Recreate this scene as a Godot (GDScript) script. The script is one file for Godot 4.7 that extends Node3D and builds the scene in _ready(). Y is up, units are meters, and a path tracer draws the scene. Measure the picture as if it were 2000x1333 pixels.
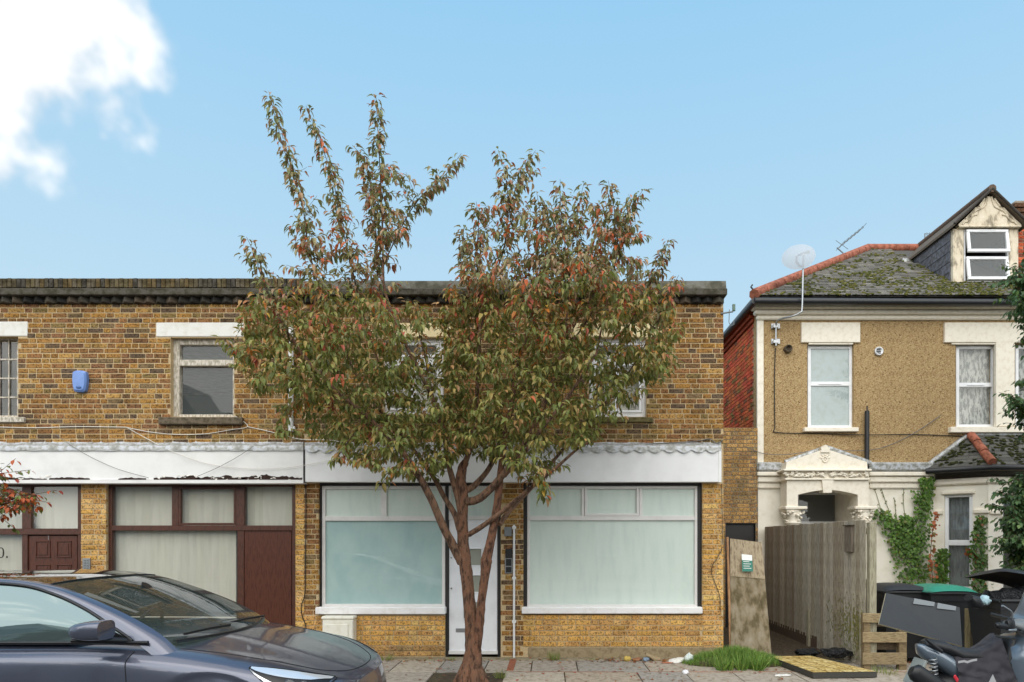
extends Node3D
# Street view of a brick terrace with two shopfronts, a young cherry tree and a rendered villa.
# x right, y up, metres. The camera stands at the origin of the plan and looks along -z; "depth" is distance along -z.
const F := 1333.0          # focal length in picture units
const VX := 1075.0         # principal point of the shifted lens
const VY := 1055.0
const EYE := 1.68
const DF := 9.33           # depth of the terrace front
const DH := 12.7           # depth of the villa front
const PAVE := 0.07         # pavement level (road is 0)
var rng := RandomNumberGenerator.new()
var M := {}                # materials
var used := {}

# ---------------------------------------------------------------- mesh builder
class MB:
	var v := PackedVector3Array()
	var n := PackedVector3Array()
	var c := PackedColorArray()
	var col := Color.WHITE
	func tri(a: Vector3, b: Vector3, d: Vector3) -> void:      # counter-clockwise from outside
		var m := (b - a).cross(d - a)
		if m.length_squared() < 1e-16: return
		m = m.normalized()
		v.append(a); v.append(d); v.append(b)
		n.append(m); n.append(m); n.append(m)
		c.append(col); c.append(col); c.append(col)
	func tri_n(a: Vector3, b: Vector3, d: Vector3, na: Vector3, nb: Vector3, nd: Vector3) -> void:
		if (b - a).cross(d - a).length_squared() < 1e-16: return
		v.append(a); v.append(d); v.append(b)
		n.append(na); n.append(nd); n.append(nb)
		c.append(col); c.append(col); c.append(col)
	func quad(a: Vector3, b: Vector3, d: Vector3, e: Vector3) -> void:
		tri(a, b, d); tri(a, d, e)
	func box(ctr: Vector3, size: Vector3, bev := 0.0) -> void:
		obox(Transform3D(Basis.IDENTITY, ctr), size, bev)
	func obox(t: Transform3D, size: Vector3, bev := 0.0) -> void:
		var h := size * 0.5
		bev = minf(bev, minf(h.x, minf(h.y, h.z)) * 0.9)
		var ax := [Vector3.RIGHT, Vector3.UP, Vector3.BACK]
		for i in 3:
			var j := (i + 1) % 3
			var k := (i + 2) % 3
			for s in [1.0, -1.0]:
				var o: Vector3 = ax[i] * h[i] * s
				var a: Vector3 = ax[j] * (h[j] - bev)
				var b: Vector3 = ax[k] * (h[k] - bev)
				if s > 0: quad(t * (o - a - b), t * (o + a - b), t * (o + a + b), t * (o - a + b))
				else: quad(t * (o - a - b), t * (o - a + b), t * (o + a + b), t * (o + a - b))
		if bev <= 0.0: return
		for i in 3:
			var j := (i + 1) % 3
			var k := (i + 2) % 3
			for s in [1.0, -1.0]:
				for r in [1.0, -1.0]:
					var e: Vector3 = ax[i] * (h[i] - bev)
					var p: Vector3 = ax[j] * h[j] * s + ax[k] * (h[k] - bev) * r
					var q: Vector3 = ax[j] * (h[j] - bev) * s + ax[k] * h[k] * r
					if s * r > 0: quad(t * (p - e), t * (p + e), t * (q + e), t * (q - e))
					else: quad(t * (p - e), t * (q - e), t * (q + e), t * (p + e))
		for sx in [1.0, -1.0]:
			for sy in [1.0, -1.0]:
				for sz in [1.0, -1.0]:
					var p := Vector3(h.x * sx, (h.y - bev) * sy, (h.z - bev) * sz)
					var q := Vector3((h.x - bev) * sx, h.y * sy, (h.z - bev) * sz)
					var r := Vector3((h.x - bev) * sx, (h.y - bev) * sy, h.z * sz)
					if sx * sy * sz > 0: tri(t * p, t * q, t * r)
					else: tri(t * p, t * r, t * q)
	func span(x0: float, x1: float, y0: float, y1: float, z0: float, z1: float, bev := 0.0) -> void:
		box(Vector3((x0 + x1) * 0.5, (y0 + y1) * 0.5, (z0 + z1) * 0.5), Vector3(absf(x1 - x0), absf(y1 - y0), absf(z1 - z0)), bev)
	func grid(rows: Array, wrap := false, flip := false) -> void:   # rows of PackedVector3Array, smooth
		var R := rows.size()
		var C: int = rows[0].size()
		var nn := []
		for i in R:
			var line := PackedVector3Array()
			for j in C:
				var a: Vector3 = rows[maxi(i - 1, 0)][j]
				var b: Vector3 = rows[mini(i + 1, R - 1)][j]
				var j0 := j - 1
				var j1 := j + 1
				if wrap:
					j0 = (j - 1 + C - 1) % (C - 1)
					j1 = (j + 1) % (C - 1)
				else:
					j0 = maxi(j0, 0)
					j1 = mini(j1, C - 1)
				var m: Vector3 = (b - a).cross(rows[i][j1] - rows[i][j0])
				if m.length_squared() < 1e-18: m = Vector3.UP
				m = m.normalized()
				line.append(-m if flip else m)
			nn.append(line)
		for i in R - 1:
			for j in C - 1:
				var a: Vector3 = rows[i][j]
				var b: Vector3 = rows[i + 1][j]
				var d: Vector3 = rows[i + 1][j + 1]
				var e: Vector3 = rows[i][j + 1]
				if flip:
					tri_n(a, d, b, nn[i][j], nn[i + 1][j + 1], nn[i + 1][j])
					tri_n(a, e, d, nn[i][j], nn[i][j + 1], nn[i + 1][j + 1])
				else:
					tri_n(a, b, d, nn[i][j], nn[i + 1][j], nn[i + 1][j + 1])
					tri_n(a, d, e, nn[i][j], nn[i + 1][j + 1], nn[i][j + 1])
	func tube(pts: Array, rads, seg := 8, rough := 0.0, sd := 0) -> void:
		var g := RandomNumberGenerator.new()
		g.seed = sd + 11
		var rows := []
		var side := Vector3.ZERO
		for i in pts.size():
			var dir: Vector3 = (pts[mini(i + 1, pts.size() - 1)] - pts[maxi(i - 1, 0)]).normalized()
			if side == Vector3.ZERO:
				side = dir.cross(Vector3(0.31, 0.17, 0.93)).normalized()
			side = (side - dir * side.dot(dir)).normalized()
			var up := dir.cross(side)
			var r: float = rads[i] if rads is Array else rads
			var row := PackedVector3Array()
			for k in seg:
				var a := TAU * k / seg
				var rr := r * (1.0 + rough * g.randf_range(-1, 1))
				row.append(pts[i] + (side * cos(a) + up * sin(a)) * rr)
			row.append(row[0])
			rows.append(row)
		grid(rows, true, true)
		for e in [0, pts.size() - 1]:
			for k in seg:
				if e == 0: tri(pts[e], rows[e][k + 1], rows[e][k])
				else: tri(pts[e], rows[e][k], rows[e][k + 1])
	func lathe(prof: Array, seg: int, t: Transform3D) -> void:    # prof of Vector2(r, y) from bottom up
		var rows := []
		for p in prof:
			var row := PackedVector3Array()
			for k in seg + 1:
				var a := TAU * (k % seg) / seg
				row.append(t * Vector3(cos(a) * p.x, p.y, sin(a) * p.x))
			rows.append(row)
		grid(rows, true, false)
	func prism(poly: PackedVector2Array, t: Transform3D, depth: float) -> void:  # poly in xy, counter-clockwise; from z=0 to z=-depth
		if Geometry2D.is_polygon_clockwise(poly): poly.reverse()
		var ix := Geometry2D.triangulate_polygon(poly)
		var zb := Vector3(0, 0, -depth)
		for i in range(0, ix.size(), 3):
			var a := Vector3(poly[ix[i]].x, poly[ix[i]].y, 0)
			var b := Vector3(poly[ix[i + 1]].x, poly[ix[i + 1]].y, 0)
			var d := Vector3(poly[ix[i + 2]].x, poly[ix[i + 2]].y, 0)
			if (b - a).cross(d - a).z < 0:
				var q := b
				b = d
				d = q
			tri(t * a, t * b, t * d)
			tri(t * (a + zb), t * (d + zb), t * (b + zb))
		for i in poly.size():
			var p := Vector3(poly[i].x, poly[i].y, 0)
			var pq: Vector2 = poly[(i + 1) % poly.size()]
			var q := Vector3(pq.x, pq.y, 0)
			quad(t * p, t * (p + zb), t * (q + zb), t * q)
	func blob(t: Transform3D, seg := 10, rings := 7, rough := 0.0, sd := 1) -> void:
		var g := FastNoiseLite.new()
		g.seed = sd
		g.frequency = 0.9
		var rows := []
		for i in rings + 1:
			var b := -PI / 2 + PI * i / rings
			var row := PackedVector3Array()
			for k in seg + 1:
				var a := TAU * (k % seg) / seg
				var p := Vector3(cos(a) * cos(b), sin(b), sin(a) * cos(b))
				p *= 1.0 + rough * g.get_noise_3dv(p * 1.6 + Vector3(sd, 0, 0))
				row.append(t * p)
			rows.append(row)
		grid(rows, true, false)
	func mesh() -> ArrayMesh:
		var a := []
		a.resize(Mesh.ARRAY_MAX)
		a[Mesh.ARRAY_VERTEX] = v
		a[Mesh.ARRAY_NORMAL] = n
		a[Mesh.ARRAY_COLOR] = c
		var m := ArrayMesh.new()
		m.add_surface_from_arrays(Mesh.PRIMITIVE_TRIANGLES, a)
		return m

# ---------------------------------------------------------------- helpers
func P(px: float, py: float, d: float) -> Vector3:        # a point of the place, from its bearing and its depth
	return Vector3((px - VX) * d / F, EYE + (VY - py) * d / F, -d)
func fx(px: float, d := DF) -> float: return (px - VX) * d / F
func fy(py: float, d := DF) -> float: return EYE + (VY - py) * d / F
func S(r: float, g: float, b: float) -> Color: return Color(r / 255.0, g / 255.0, b / 255.0)
func L(r: float, g: float, b: float) -> Color: return S(r, g, b).srgb_to_linear()
func where(o: Node3D) -> Vector3:
	var p := Vector3.ZERO
	var q: Node = o
	while q != self and q is Node3D:
		p += q.position
		q = q.get_parent()
	return p
func numbered(called: String) -> String:
	if not used.has(called):
		used[called] = 0
		return called
	used[called] += 1
	return "%s_%03d" % [called, used[called]]
func thing(called: String, label: String, category: String, at := Vector3.ZERO, group := "") -> Node3D:
	var o := Node3D.new()
	o.name = numbered(called)
	add_child(o)
	o.position = at
	o.set_meta("label", label)
	o.set_meta("category", category)
	if group: o.set_meta("group", group)
	return o
func put(parent: Node3D, called: String, mb: MB, m: Material) -> MeshInstance3D:
	return putm(parent, called, mb.mesh(), m, Vector3.ZERO)
func putm(parent: Node3D, called: String, me: Mesh, m: Material, at: Vector3) -> MeshInstance3D:
	var o := MeshInstance3D.new()
	o.name = called
	o.mesh = me
	o.material_override = m
	parent.add_child(o, true)
	o.position = at - (where(parent) if parent != self else Vector3.ZERO)
	return o
func solo(called: String, mb: MB, m: Material, label: String, category: String, group := "") -> MeshInstance3D:
	var box := mb.mesh().get_aabb()
	var at := Vector3(box.get_center().x, box.position.y, box.get_center().z)
	for i in mb.v.size(): mb.v[i] -= at
	var o := putm(self, numbered(called), mb.mesh(), m, at)
	o.set_meta("label", label)
	o.set_meta("category", category)
	if group: o.set_meta("group", group)
	return o
func structure(called: String, mb: MB, m: Material) -> MeshInstance3D:
	var o := put(self, called, mb, m)
	o.set_meta("kind", "structure")
	return o
func pr(mb: MB, x0: float, y0: float, x1: float, y1: float, d: float, thick: float, bev := 0.003) -> void:   # a board whose front is seen at that rectangle
	mb.span(fx(x0, d), fx(x1, d), fy(y1, d), fy(y0, d), -d - thick, -d, bev)
func frame(mb: MB, x0: float, y0: float, x1: float, y1: float, d: float, thick: float, w: float, bev := 0.004) -> void:
	pr(mb, x0, y0, x1, y0 + w, d, thick, bev)
	pr(mb, x0, y1 - w, x1, y1, d, thick, bev)
	pr(mb, x0, y0 + w, x0 + w, y1 - w, d + 0.001, thick, bev)
	pr(mb, x1 - w, y0 + w, x1, y1 - w, d + 0.001, thick, bev)
func cat(pts: Array, per := 6) -> Array:         # Catmull-Rom through points
	var out := []
	for i in pts.size() - 1:
		var p0 = pts[maxi(i - 1, 0)]
		var p1 = pts[i]
		var p2 = pts[i + 1]
		var p3 = pts[mini(i + 2, pts.size() - 1)]
		for k in per:
			var t := float(k) / per
			out.append(0.5 * ((2.0 * p1) + (p2 - p0) * t + (2.0 * p0 - 5.0 * p1 + 4.0 * p2 - p3) * t * t + (3.0 * p1 - p0 - 3.0 * p2 + p3) * t * t * t))
	out.append(pts[-1])
	return out
func lut(tab: Array, s: float) -> float:         # smooth table lookup, tab of [s, value]
	if s <= tab[0][0]: return tab[0][1]
	for i in tab.size() - 1:
		if s <= tab[i + 1][0]:
			var x0: float = tab[i][0]
			var x1: float = tab[i + 1][0]
			var y0: float = tab[i][1]
			var y1: float = tab[i + 1][1]
			var m0: float = (y1 - tab[maxi(i - 1, 0)][1]) / maxf(x1 - tab[maxi(i - 1, 0)][0], 1e-6)
			var m1: float = (tab[mini(i + 2, tab.size() - 1)][1] - y0) / maxf(tab[mini(i + 2, tab.size() - 1)][0] - x0, 1e-6)
			var t := (s - x0) / (x1 - x0)
			var h := x1 - x0
			return y0 * (2*t*t*t - 3*t*t + 1) + m0 * h * (t*t*t - 2*t*t + t) + y1 * (3*t*t - 2*t*t*t) + m1 * h * (t*t*t - t*t)
	return tab[-1][1]
func wall(mb: MB, x0: float, x1: float, y0: float, y1: float, zf: float, thick: float, holes: Array) -> void:   # holes of [x0, x1, y0, y1]
	var xs := [x0, x1]
	var ys := [y0, y1]
	for h in holes:
		for k in 2:
			if h[k] > x0 and h[k] < x1 and not xs.has(h[k]): xs.append(h[k])
			if h[k + 2] > y0 and h[k + 2] < y1 and not ys.has(h[k + 2]): ys.append(h[k + 2])
	xs.sort()
	ys.sort()
	var solid := func(i, j):
		if i < 0 or j < 0 or i >= xs.size() - 1 or j >= ys.size() - 1: return false
		var cx = (xs[i] + xs[i + 1]) * 0.5
		var cy = (ys[j] + ys[j + 1]) * 0.5
		for h in holes:
			if cx > h[0] and cx < h[1] and cy > h[2] and cy < h[3]: return false
		return true
	var zb := zf - thick
	for i in xs.size() - 1:
		for j in ys.size() - 1:
			if not solid.call(i, j): continue
			var a: float = xs[i]
			var b: float = xs[i + 1]
			var p: float = ys[j]
			var q: float = ys[j + 1]
			mb.quad(Vector3(a, p, zf), Vector3(b, p, zf), Vector3(b, q, zf), Vector3(a, q, zf))
			mb.quad(Vector3(b, p, zb), Vector3(a, p, zb), Vector3(a, q, zb), Vector3(b, q, zb))
			if not solid.call(i - 1, j): mb.quad(Vector3(a, p, zb), Vector3(a, p, zf), Vector3(a, q, zf), Vector3(a, q, zb))
			if not solid.call(i + 1, j): mb.quad(Vector3(b, p, zf), Vector3(b, p, zb), Vector3(b, q, zb), Vector3(b, q, zf))
			if not solid.call(i, j - 1): mb.quad(Vector3(a, p, zb), Vector3(b, p, zb), Vector3(b, p, zf), Vector3(a, p, zf))
			if not solid.call(i, j + 1): mb.quad(Vector3(a, q, zf), Vector3(b, q, zf), Vector3(b, q, zb), Vector3(a, q, zb))

# ---------------------------------------------------------------- textures and materials
func noise_tex(sd: int, freq: float, stops: Array, kind := FastNoiseLite.TYPE_SIMPLEX_SMOOTH, oct := 4, size := 512, cell := -1) -> NoiseTexture2D:
	var f := FastNoiseLite.new()
	f.seed = sd
	f.noise_type = kind
	f.frequency = freq
	f.fractal_octaves = oct
	f.fractal_gain = 0.6
	if cell >= 0: f.cellular_return_type = cell
	var t := NoiseTexture2D.new()
	t.width = size
	t.height = size
	t.seamless = true
	t.noise = f
	var g := Gradient.new()
	var o := PackedFloat32Array()
	var cs := PackedColorArray()
	for s in stops:
		o.append(s[0])
		cs.append(s[1])
	g.offsets = o
	g.colors = cs
	t.color_ramp = g
	return t
func grey(v: float) -> Color: return Color(v, v, v)
func mat(called: String, color: Color, rough: float, opt := {}) -> StandardMaterial3D:
	var m := StandardMaterial3D.new()
	m.resource_name = called
	m.albedo_color = color
	m.roughness = rough
	m.metallic = opt.get("metal", 0.0)
	m.metallic_specular = opt.get("spec", 0.5)
	if opt.has("tex"):
		m.albedo_texture = opt.tex
		m.uv1_triplanar = true
		m.uv1_world_triplanar = opt.get("world", true)
		m.uv1_triplanar_sharpness = 8.0
		m.uv1_scale = opt.get("scale", Vector3.ONE)
	if opt.has("bump"):
		m.heightmap_enabled = true
		m.heightmap_texture = opt.bump
		m.heightmap_scale = opt.get("depth", 0.3)
		m.uv1_triplanar = true
		m.uv1_world_triplanar = opt.get("world", true)
		m.uv1_triplanar_sharpness = 8.0
		m.uv1_scale = opt.get("scale", Vector3.ONE)
	if opt.get("vc", false): m.vertex_color_use_as_albedo = true
	if opt.has("coat"):
		m.clearcoat_enabled = true
		m.clearcoat = opt.coat
		m.clearcoat_roughness = opt.get("coat_rough", 0.03)
	if opt.has("alpha"):
		m.transparency = BaseMaterial3D.TRANSPARENCY_ALPHA
		m.albedo_color.a = opt.alpha
	if opt.has("back"):
		m.backlight_enabled = true
		m.backlight = opt.back
	if opt.has("rim"):
		m.rim_enabled = true
		m.rim = opt.rim
	M[called] = m
	return m
func make_materials() -> void:
	var grit := noise_tex(3, 0.035, [[0.0, grey(0.62)], [0.35, grey(0.82)], [0.5, grey(0.93)], [0.62, Color(1, 0.97, 0.92)], [0.8, grey(0.8)], [1.0, grey(0.6)]], FastNoiseLite.TYPE_SIMPLEX, 5)
	var soft := noise_tex(8, 0.012, [[0.0, grey(0.93)], [0.5, grey(0.98)], [1.0, grey(1.0)]], FastNoiseLite.TYPE_SIMPLEX_SMOOTH, 5)
	var rough_h := noise_tex(12, 0.06, [[0.0, grey(0)], [1.0, grey(1)]], FastNoiseLite.TYPE_SIMPLEX, 4)
	var stain := noise_tex(21, 0.011, [[0.0, Color(0.93, 0.92, 0.90)], [0.35, Color(0.98, 0.975, 0.965)], [0.55, grey(1)], [1.0, grey(1)]], FastNoiseLite.TYPE_SIMPLEX_SMOOTH, 6)
	var weather := noise_tex(27, 0.016, [[0.0, Color(0.62, 0.61, 0.57)], [0.34, Color(0.76, 0.75, 0.70)], [0.5, Color(0.88, 0.87, 0.83)], [0.68, grey(0.96)], [1.0, Color(1, 0.98, 0.95)]], FastNoiseLite.TYPE_SIMPLEX_SMOOTH, 6)
	var grain := noise_tex(33, 0.02, [[0.0, Color(0.60, 0.57, 0.54)], [0.4, Color(0.82, 0.80, 0.77)], [0.55, Color(0.94, 0.93, 0.91)], [0.75, Color(0.84, 0.82, 0.78)], [1.0, grey(1)]], FastNoiseLite.TYPE_SIMPLEX_SMOOTH, 6)
	var pebble := noise_tex(41, 0.045, [[0.0, S(104, 82, 56)], [0.25, S(168, 142, 104)], [0.5, S(196, 172, 130)], [0.75, S(146, 116, 80)], [1.0, S(220, 202, 166)]], FastNoiseLite.TYPE_CELLULAR, 2, 512, FastNoiseLite.RETURN_CELL_VALUE)
	var pebble_h := noise_tex(41, 0.055, [[0.0, grey(1)], [1.0, grey(0)]], FastNoiseLite.TYPE_CELLULAR, 2, 512, FastNoiseLite.RETURN_DISTANCE)
	var wave := noise_tex(55, 0.006, [[0.0, grey(0)], [1.0, grey(1)]], FastNoiseLite.TYPE_SIMPLEX_SMOOTH, 2)
	var mottle := noise_tex(14, 0.016, [[0.0, Color(0.50, 0.47, 0.44)], [0.33, Color(0.66, 0.61, 0.56)], [0.43, Color(0.82, 0.77, 0.71)], [0.5, Color(0.93, 0.90, 0.84)], [0.57, Color(1, 0.98, 0.91)], [0.66, Color(0.88, 0.80, 0.72)], [1.0, Color(0.97, 0.95, 0.90)]], FastNoiseLite.TYPE_SIMPLEX, 5)
	mat("brick", Color.WHITE, 0.92, {"vc": true, "tex": mottle, "bump": rough_h, "depth": 0.35, "scale": Vector3(2.6, 2.6, 2.6), "spec": 0.3})
	mat("mortar", S(222, 198, 158), 0.95, {"tex": grit, "bump": rough_h, "depth": 0.3, "scale": Vector3(3, 3, 3), "spec": 0.25})
	mat("mortar_grey", S(150, 140, 122), 0.95, {"tex": grit, "bump": rough_h, "depth": 0.3, "scale": Vector3(3, 3, 3), "spec": 0.25})
	mat("mortar_red", S(196, 142, 118), 0.95, {"tex": grit, "scale": Vector3(3, 3, 3), "spec": 0.25})
	mat("sooty", S(106, 104, 100), 0.9, {"tex": weather, "bump": rough_h, "depth": 0.5, "scale": Vector3(0.9, 0.9, 0.9), "vc": true, "spec": 0.3})
	mat("coping", S(118, 117, 110), 0.9, {"tex": weather, "bump": rough_h, "depth": 0.4, "scale": Vector3(0.5, 0.5, 0.5), "spec": 0.3})
	mat("lintel_white", S(226, 224, 218), 0.7, {"tex": stain, "bump": rough_h, "depth": 0.15, "scale": Vector3(0.9, 0.9, 0.9)})
	mat("lintel_cream", S(236, 218, 172), 0.7, {"tex": stain, "bump": rough_h, "depth": 0.15, "scale": Vector3(0.9, 0.9, 0.9)})
	mat("stone_sill", S(112, 100, 84), 0.9, {"tex": weather, "bump": rough_h, "depth": 0.3, "scale": Vector3(1.4, 1.4, 1.4)})
	mat("green_sill", S(116, 106, 68), 0.9, {"tex": weather, "scale": Vector3(1.4, 1.4, 1.4)})
	mat("fascia_white", S(238, 237, 235), 0.45, {"tex": soft, "scale": Vector3(0.35, 0.35, 0.35)})
	mat("fascia_clean", S(246, 246, 246), 0.35, {"tex": soft, "scale": Vector3(0.2, 0.2, 0.2)})
	mat("rotten", S(70, 46, 38), 0.95, {"tex": weather, "bump": rough_h, "depth": 0.8, "scale": Vector3(3, 9, 3)})
	mat("flake", S(228, 224, 216), 0.7, {"tex": stain, "scale": Vector3(3, 3, 3)})
	mat("lead", S(196, 199, 205), 0.55, {"metal": 0.3, "tex": weather, "scale": Vector3(1.2, 1.2, 1.2)})
	mat("brown_frame", S(94, 56, 42), 0.45, {"tex": grain, "scale": Vector3(4, 0.8, 4)})
	mat("brown_door", S(98, 54, 38), 0.4, {"tex": grain, "scale": Vector3(5, 0.5, 5)})
	mat("pale_frame", S(224, 221, 218), 0.4, {"tex": soft, "scale": Vector3(0.8, 0.8, 0.8)})
	mat("upvc", S(240, 241, 243), 0.25, {"tex": soft, "scale": Vector3(0.8, 0.8, 0.8)})
	mat("peeling_frame", S(222, 214, 204), 0.75, {"tex": weather, "bump": rough_h, "depth": 0.3, "scale": Vector3(3, 1.1, 3)})
	mat("black_paint", S(36, 34, 33), 0.5, {"tex": soft, "scale": Vector3(1, 1, 1)})
	mat("sill_white", S(238, 236, 236), 0.5, {"tex": stain, "scale": Vector3(1.1, 1.1, 1.1)})
	mat("glass", S(225, 235, 232), 0.02, {"alpha": 0.06, "spec": 0.7})
	mat("film", S(218, 228, 221), 0.35, {"tex": noise_tex(63, 0.02, [[0.0, Color(0.93, 0.95, 0.95)], [0.5, Color(0.98, 0.99, 0.98)], [1.0, grey(1)]]), "scale": Vector3(0.7, 0.12, 0.7)})
	mat("film_teal", S(180, 204, 201), 0.28, {"tex": noise_tex(64, 0.012, [[0.0, Color(0.88, 0.93, 0.94)], [0.5, Color(0.95, 0.97, 0.97)], [1.0, grey(1)]]), "scale": Vector3(0.4, 0.3, 0.4)})
	mat("blind", S(206, 204, 190), 0.8, {"vc": true, "tex": soft, "scale": Vector3(2, 0.2, 2), "back": Color(0.3, 0.3, 0.28)})
	mat("floorboards", S(150, 120, 88), 0.7, {"tex": grain, "scale": Vector3(0.5, 3, 3)})
	mat("plaster_inside", S(150, 148, 142), 0.95)
	mat("white_door", S(236, 237, 240), 0.35, {"tex": soft, "scale": Vector3(0.5, 0.5, 0.5)})
	mat("frosted", S(150, 152, 140), 0.3)
	mat("alarm_blue", S(116, 150, 214), 0.35, {"tex": soft, "scale": Vector3(2, 2, 2)})
	mat("alarm_dark", S(62, 96, 150), 0.3)
	mat("plastic_white", S(232, 232, 230), 0.4, {"tex": soft, "scale": Vector3(1.5, 1.5, 1.5)})
	mat("cabinet", S(232, 229, 216), 0.5, {"tex": stain, "scale": Vector3(1.2, 1.2, 1.2)})
	mat("plastic_black", S(30, 30, 32), 0.45)
	mat("plastic_grey", S(120, 124, 126), 0.5)
	mat("steel", S(168, 170, 172), 0.35, {"metal": 0.8})
	mat("cable_white", S(222, 218, 208), 0.6)
	mat("cable_black", S(34, 32, 30), 0.6)
	mat("cable_grey", S(110, 108, 104), 0.6)
	# villa
	mat("pebbledash", S(250, 248, 244), 0.95, {"tex": pebble, "bump": pebble_h, "depth": 0.9, "scale": Vector3(1.6, 1.6, 1.6), "spec": 0.25})
	mat("render_cream", S(240, 234, 220), 0.8, {"tex": stain, "bump": wave, "depth": 0.6, "scale": Vector3(0.55, 0.55, 0.55)})
	mat("render_trim", S(240, 232, 216), 0.75, {"tex": stain, "bump": rough_h, "depth": 0.1, "scale": Vector3(1.3, 1.3, 1.3)})
	mat("gutter", S(38, 39, 42), 0.4, {"tex": soft, "scale": Vector3(1, 1, 1)})
	mat("soffit", S(126, 118, 112), 0.8)
	mat("slate", Color.WHITE, 0.85, {"vc": true, "tex": grit, "bump": rough_h, "depth": 0.4, "scale": Vector3(1.5, 1.5, 1.5)})
	mat("cheek_slate", Color.WHITE, 0.6, {"vc": true, "tex": weather, "scale": Vector3(1.2, 1.2, 1.2)})
	mat("moss", Color.WHITE, 1.0, {"vc": true, "tex": grit, "bump": rough_h, "depth": 1.2, "scale": Vector3(5, 5, 5)})
	mat("ridge_red", S(176, 106, 84), 0.85, {"tex": weather, "bump": rough_h, "depth": 0.3, "scale": Vector3(0.7, 0.7, 0.7)})
	mat("old_paint", S(232, 222, 202), 0.8, {"tex": noise_tex(71, 0.008, [[0.0, Color(0.52, 0.51, 0.49)], [0.3, Color(0.74, 0.72, 0.69)], [0.45, Color(0.92, 0.90, 0.87)], [1.0, grey(1)]], FastNoiseLite.TYPE_SIMPLEX_SMOOTH, 6), "bump": rough_h, "depth": 0.4, "scale": Vector3(1.3, 0.6, 1.3)})
	mat("net_curtain", S(196, 196, 188), 0.9, {"tex": noise_tex(77, 0.016, [[0.0, grey(0.55)], [0.42, grey(0.72)], [0.56, grey(0.95)], [1.0, grey(1)]], FastNoiseLite.TYPE_SIMPLEX_SMOOTH, 4), "scale": Vector3(1.6, 0.5, 1.6), "back": Color(0.3, 0.3, 0.3)})
	mat("frost_pane", S(158, 172, 172), 0.35, {"tex": stain, "scale": Vector3(0.9, 0.9, 0.9)})
	# wood, ground, rubbish
	mat("fence_wood", Color.WHITE, 0.95, {"vc": true, "tex": grain, "bump": rough_h, "depth": 0.4, "scale": Vector3(6, 0.45, 6)})
	mat("pallet_wood", Color.WHITE, 0.95, {"vc": true, "tex": grain, "bump": rough_h, "depth": 0.5, "scale": Vector3(0.9, 6, 6)})
	mat("ply", S(158, 148, 130), 0.95, {"tex": noise_tex(91, 0.014, [[0.0, Color(0.50, 0.47, 0.37)], [0.33, Color(0.68, 0.65, 0.56)], [0.5, Color(0.84, 0.81, 0.75)], [1.0, grey(1)]], FastNoiseLite.TYPE_SIMPLEX_SMOOTH, 7), "bump": rough_h, "depth": 0.3, "scale": Vector3(0.8, 0.45, 0.8)})
	mat("slab", Color.WHITE, 0.92, {"vc": true, "tex": noise_tex(95, 0.02, [[0.0, Color(0.74, 0.72, 0.68)], [0.4, Color(0.90, 0.89, 0.87)], [0.6, grey(1)], [1.0, Color(0.88, 0.86, 0.82)]], FastNoiseLite.TYPE_SIMPLEX, 6), "bump": rough_h, "depth": 0.25, "scale": Vector3(0.8, 0.8, 0.8)})
	mat("asphalt", S(102, 101, 99), 0.95, {"tex": grit, "bump": rough_h, "depth": 0.5, "scale": Vector3(1.6, 1.6, 1.6)})
	mat("soil", S(88, 74, 56), 1.0, {"tex": weather, "bump": rough_h, "depth": 1.5, "scale": Vector3(1.3, 1.3, 1.3)})
	mat("joint_soil", S(94, 84, 60), 1.0, {"tex": weather, "bump": rough_h, "depth": 1.0, "scale": Vector3(2.2, 2.2, 2.2)})
	mat("bark", S(166, 142, 126), 0.95, {"tex": noise_tex(101, 0.013, [[0.0, Color(0.34, 0.30, 0.28)], [0.36, Color(0.58, 0.52, 0.48)], [0.5, Color(0.80, 0.75, 0.69)], [0.68, Color(0.82, 0.70, 0.62)], [1.0, Color(0.96, 0.95, 0.92)]], FastNoiseLite.TYPE_SIMPLEX_SMOOTH, 6), "bump": rough_h, "depth": 1.4, "scale": Vector3(2.6, 0.9, 2.6), "vc": true})
	mat("leaf", Color.WHITE, 0.42, {"vc": true, "back": Color(0.85, 0.85, 0.7), "spec": 0.45})
	mat("blade", Color.WHITE, 0.6, {"vc": true, "back": Color(0.5, 0.55, 0.3)})
	mat("rubbish", Color.WHITE, 0.7, {"vc": true, "tex": stain, "scale": Vector3(4, 4, 4)})
	mat("bag", S(34, 35, 38), 0.28, {"bump": noise_tex(111, 0.02, [[0.0, grey(0)], [1.0, grey(1)]], FastNoiseLite.TYPE_SIMPLEX, 3), "depth": 3.0, "scale": Vector3(3, 3, 3)})
	mat("bin_black", S(40, 41, 43), 0.5, {"tex": soft, "scale": Vector3(2, 2, 2)})
	mat("bin_teal", S(44, 136, 112), 0.45, {"tex": soft, "scale": Vector3(2, 2, 2)})
	mat("yellow_board", Color.WHITE, 0.85, {"vc": true, "tex": noise_tex(117, 0.025, [[0.0, Color(0.5, 0.44, 0.28)], [0.35, Color(0.84, 0.76, 0.55)], [0.5, grey(0.97)], [1.0, grey(1)]], FastNoiseLite.TYPE_SIMPLEX, 5), "scale": Vector3(1.2, 1.2, 1.2)})
	# car and scooter
	mat("car_paint", S(86, 90, 106), 0.28, {"metal": 0.55, "coat": 1.0, "coat_rough": 0.02})
	mat("car_glass", S(120, 150, 142), 0.01, {"alpha": 0.10, "spec": 1.0})
	mat("car_side_glass", S(112, 128, 130), 0.015, {"metal": 0.7})
	mat("car_roof_glass", S(14, 15, 17), 0.02, {"spec": 0.9, "coat": 1.0})
	mat("car_trim", S(22, 22, 24), 0.35)
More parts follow.
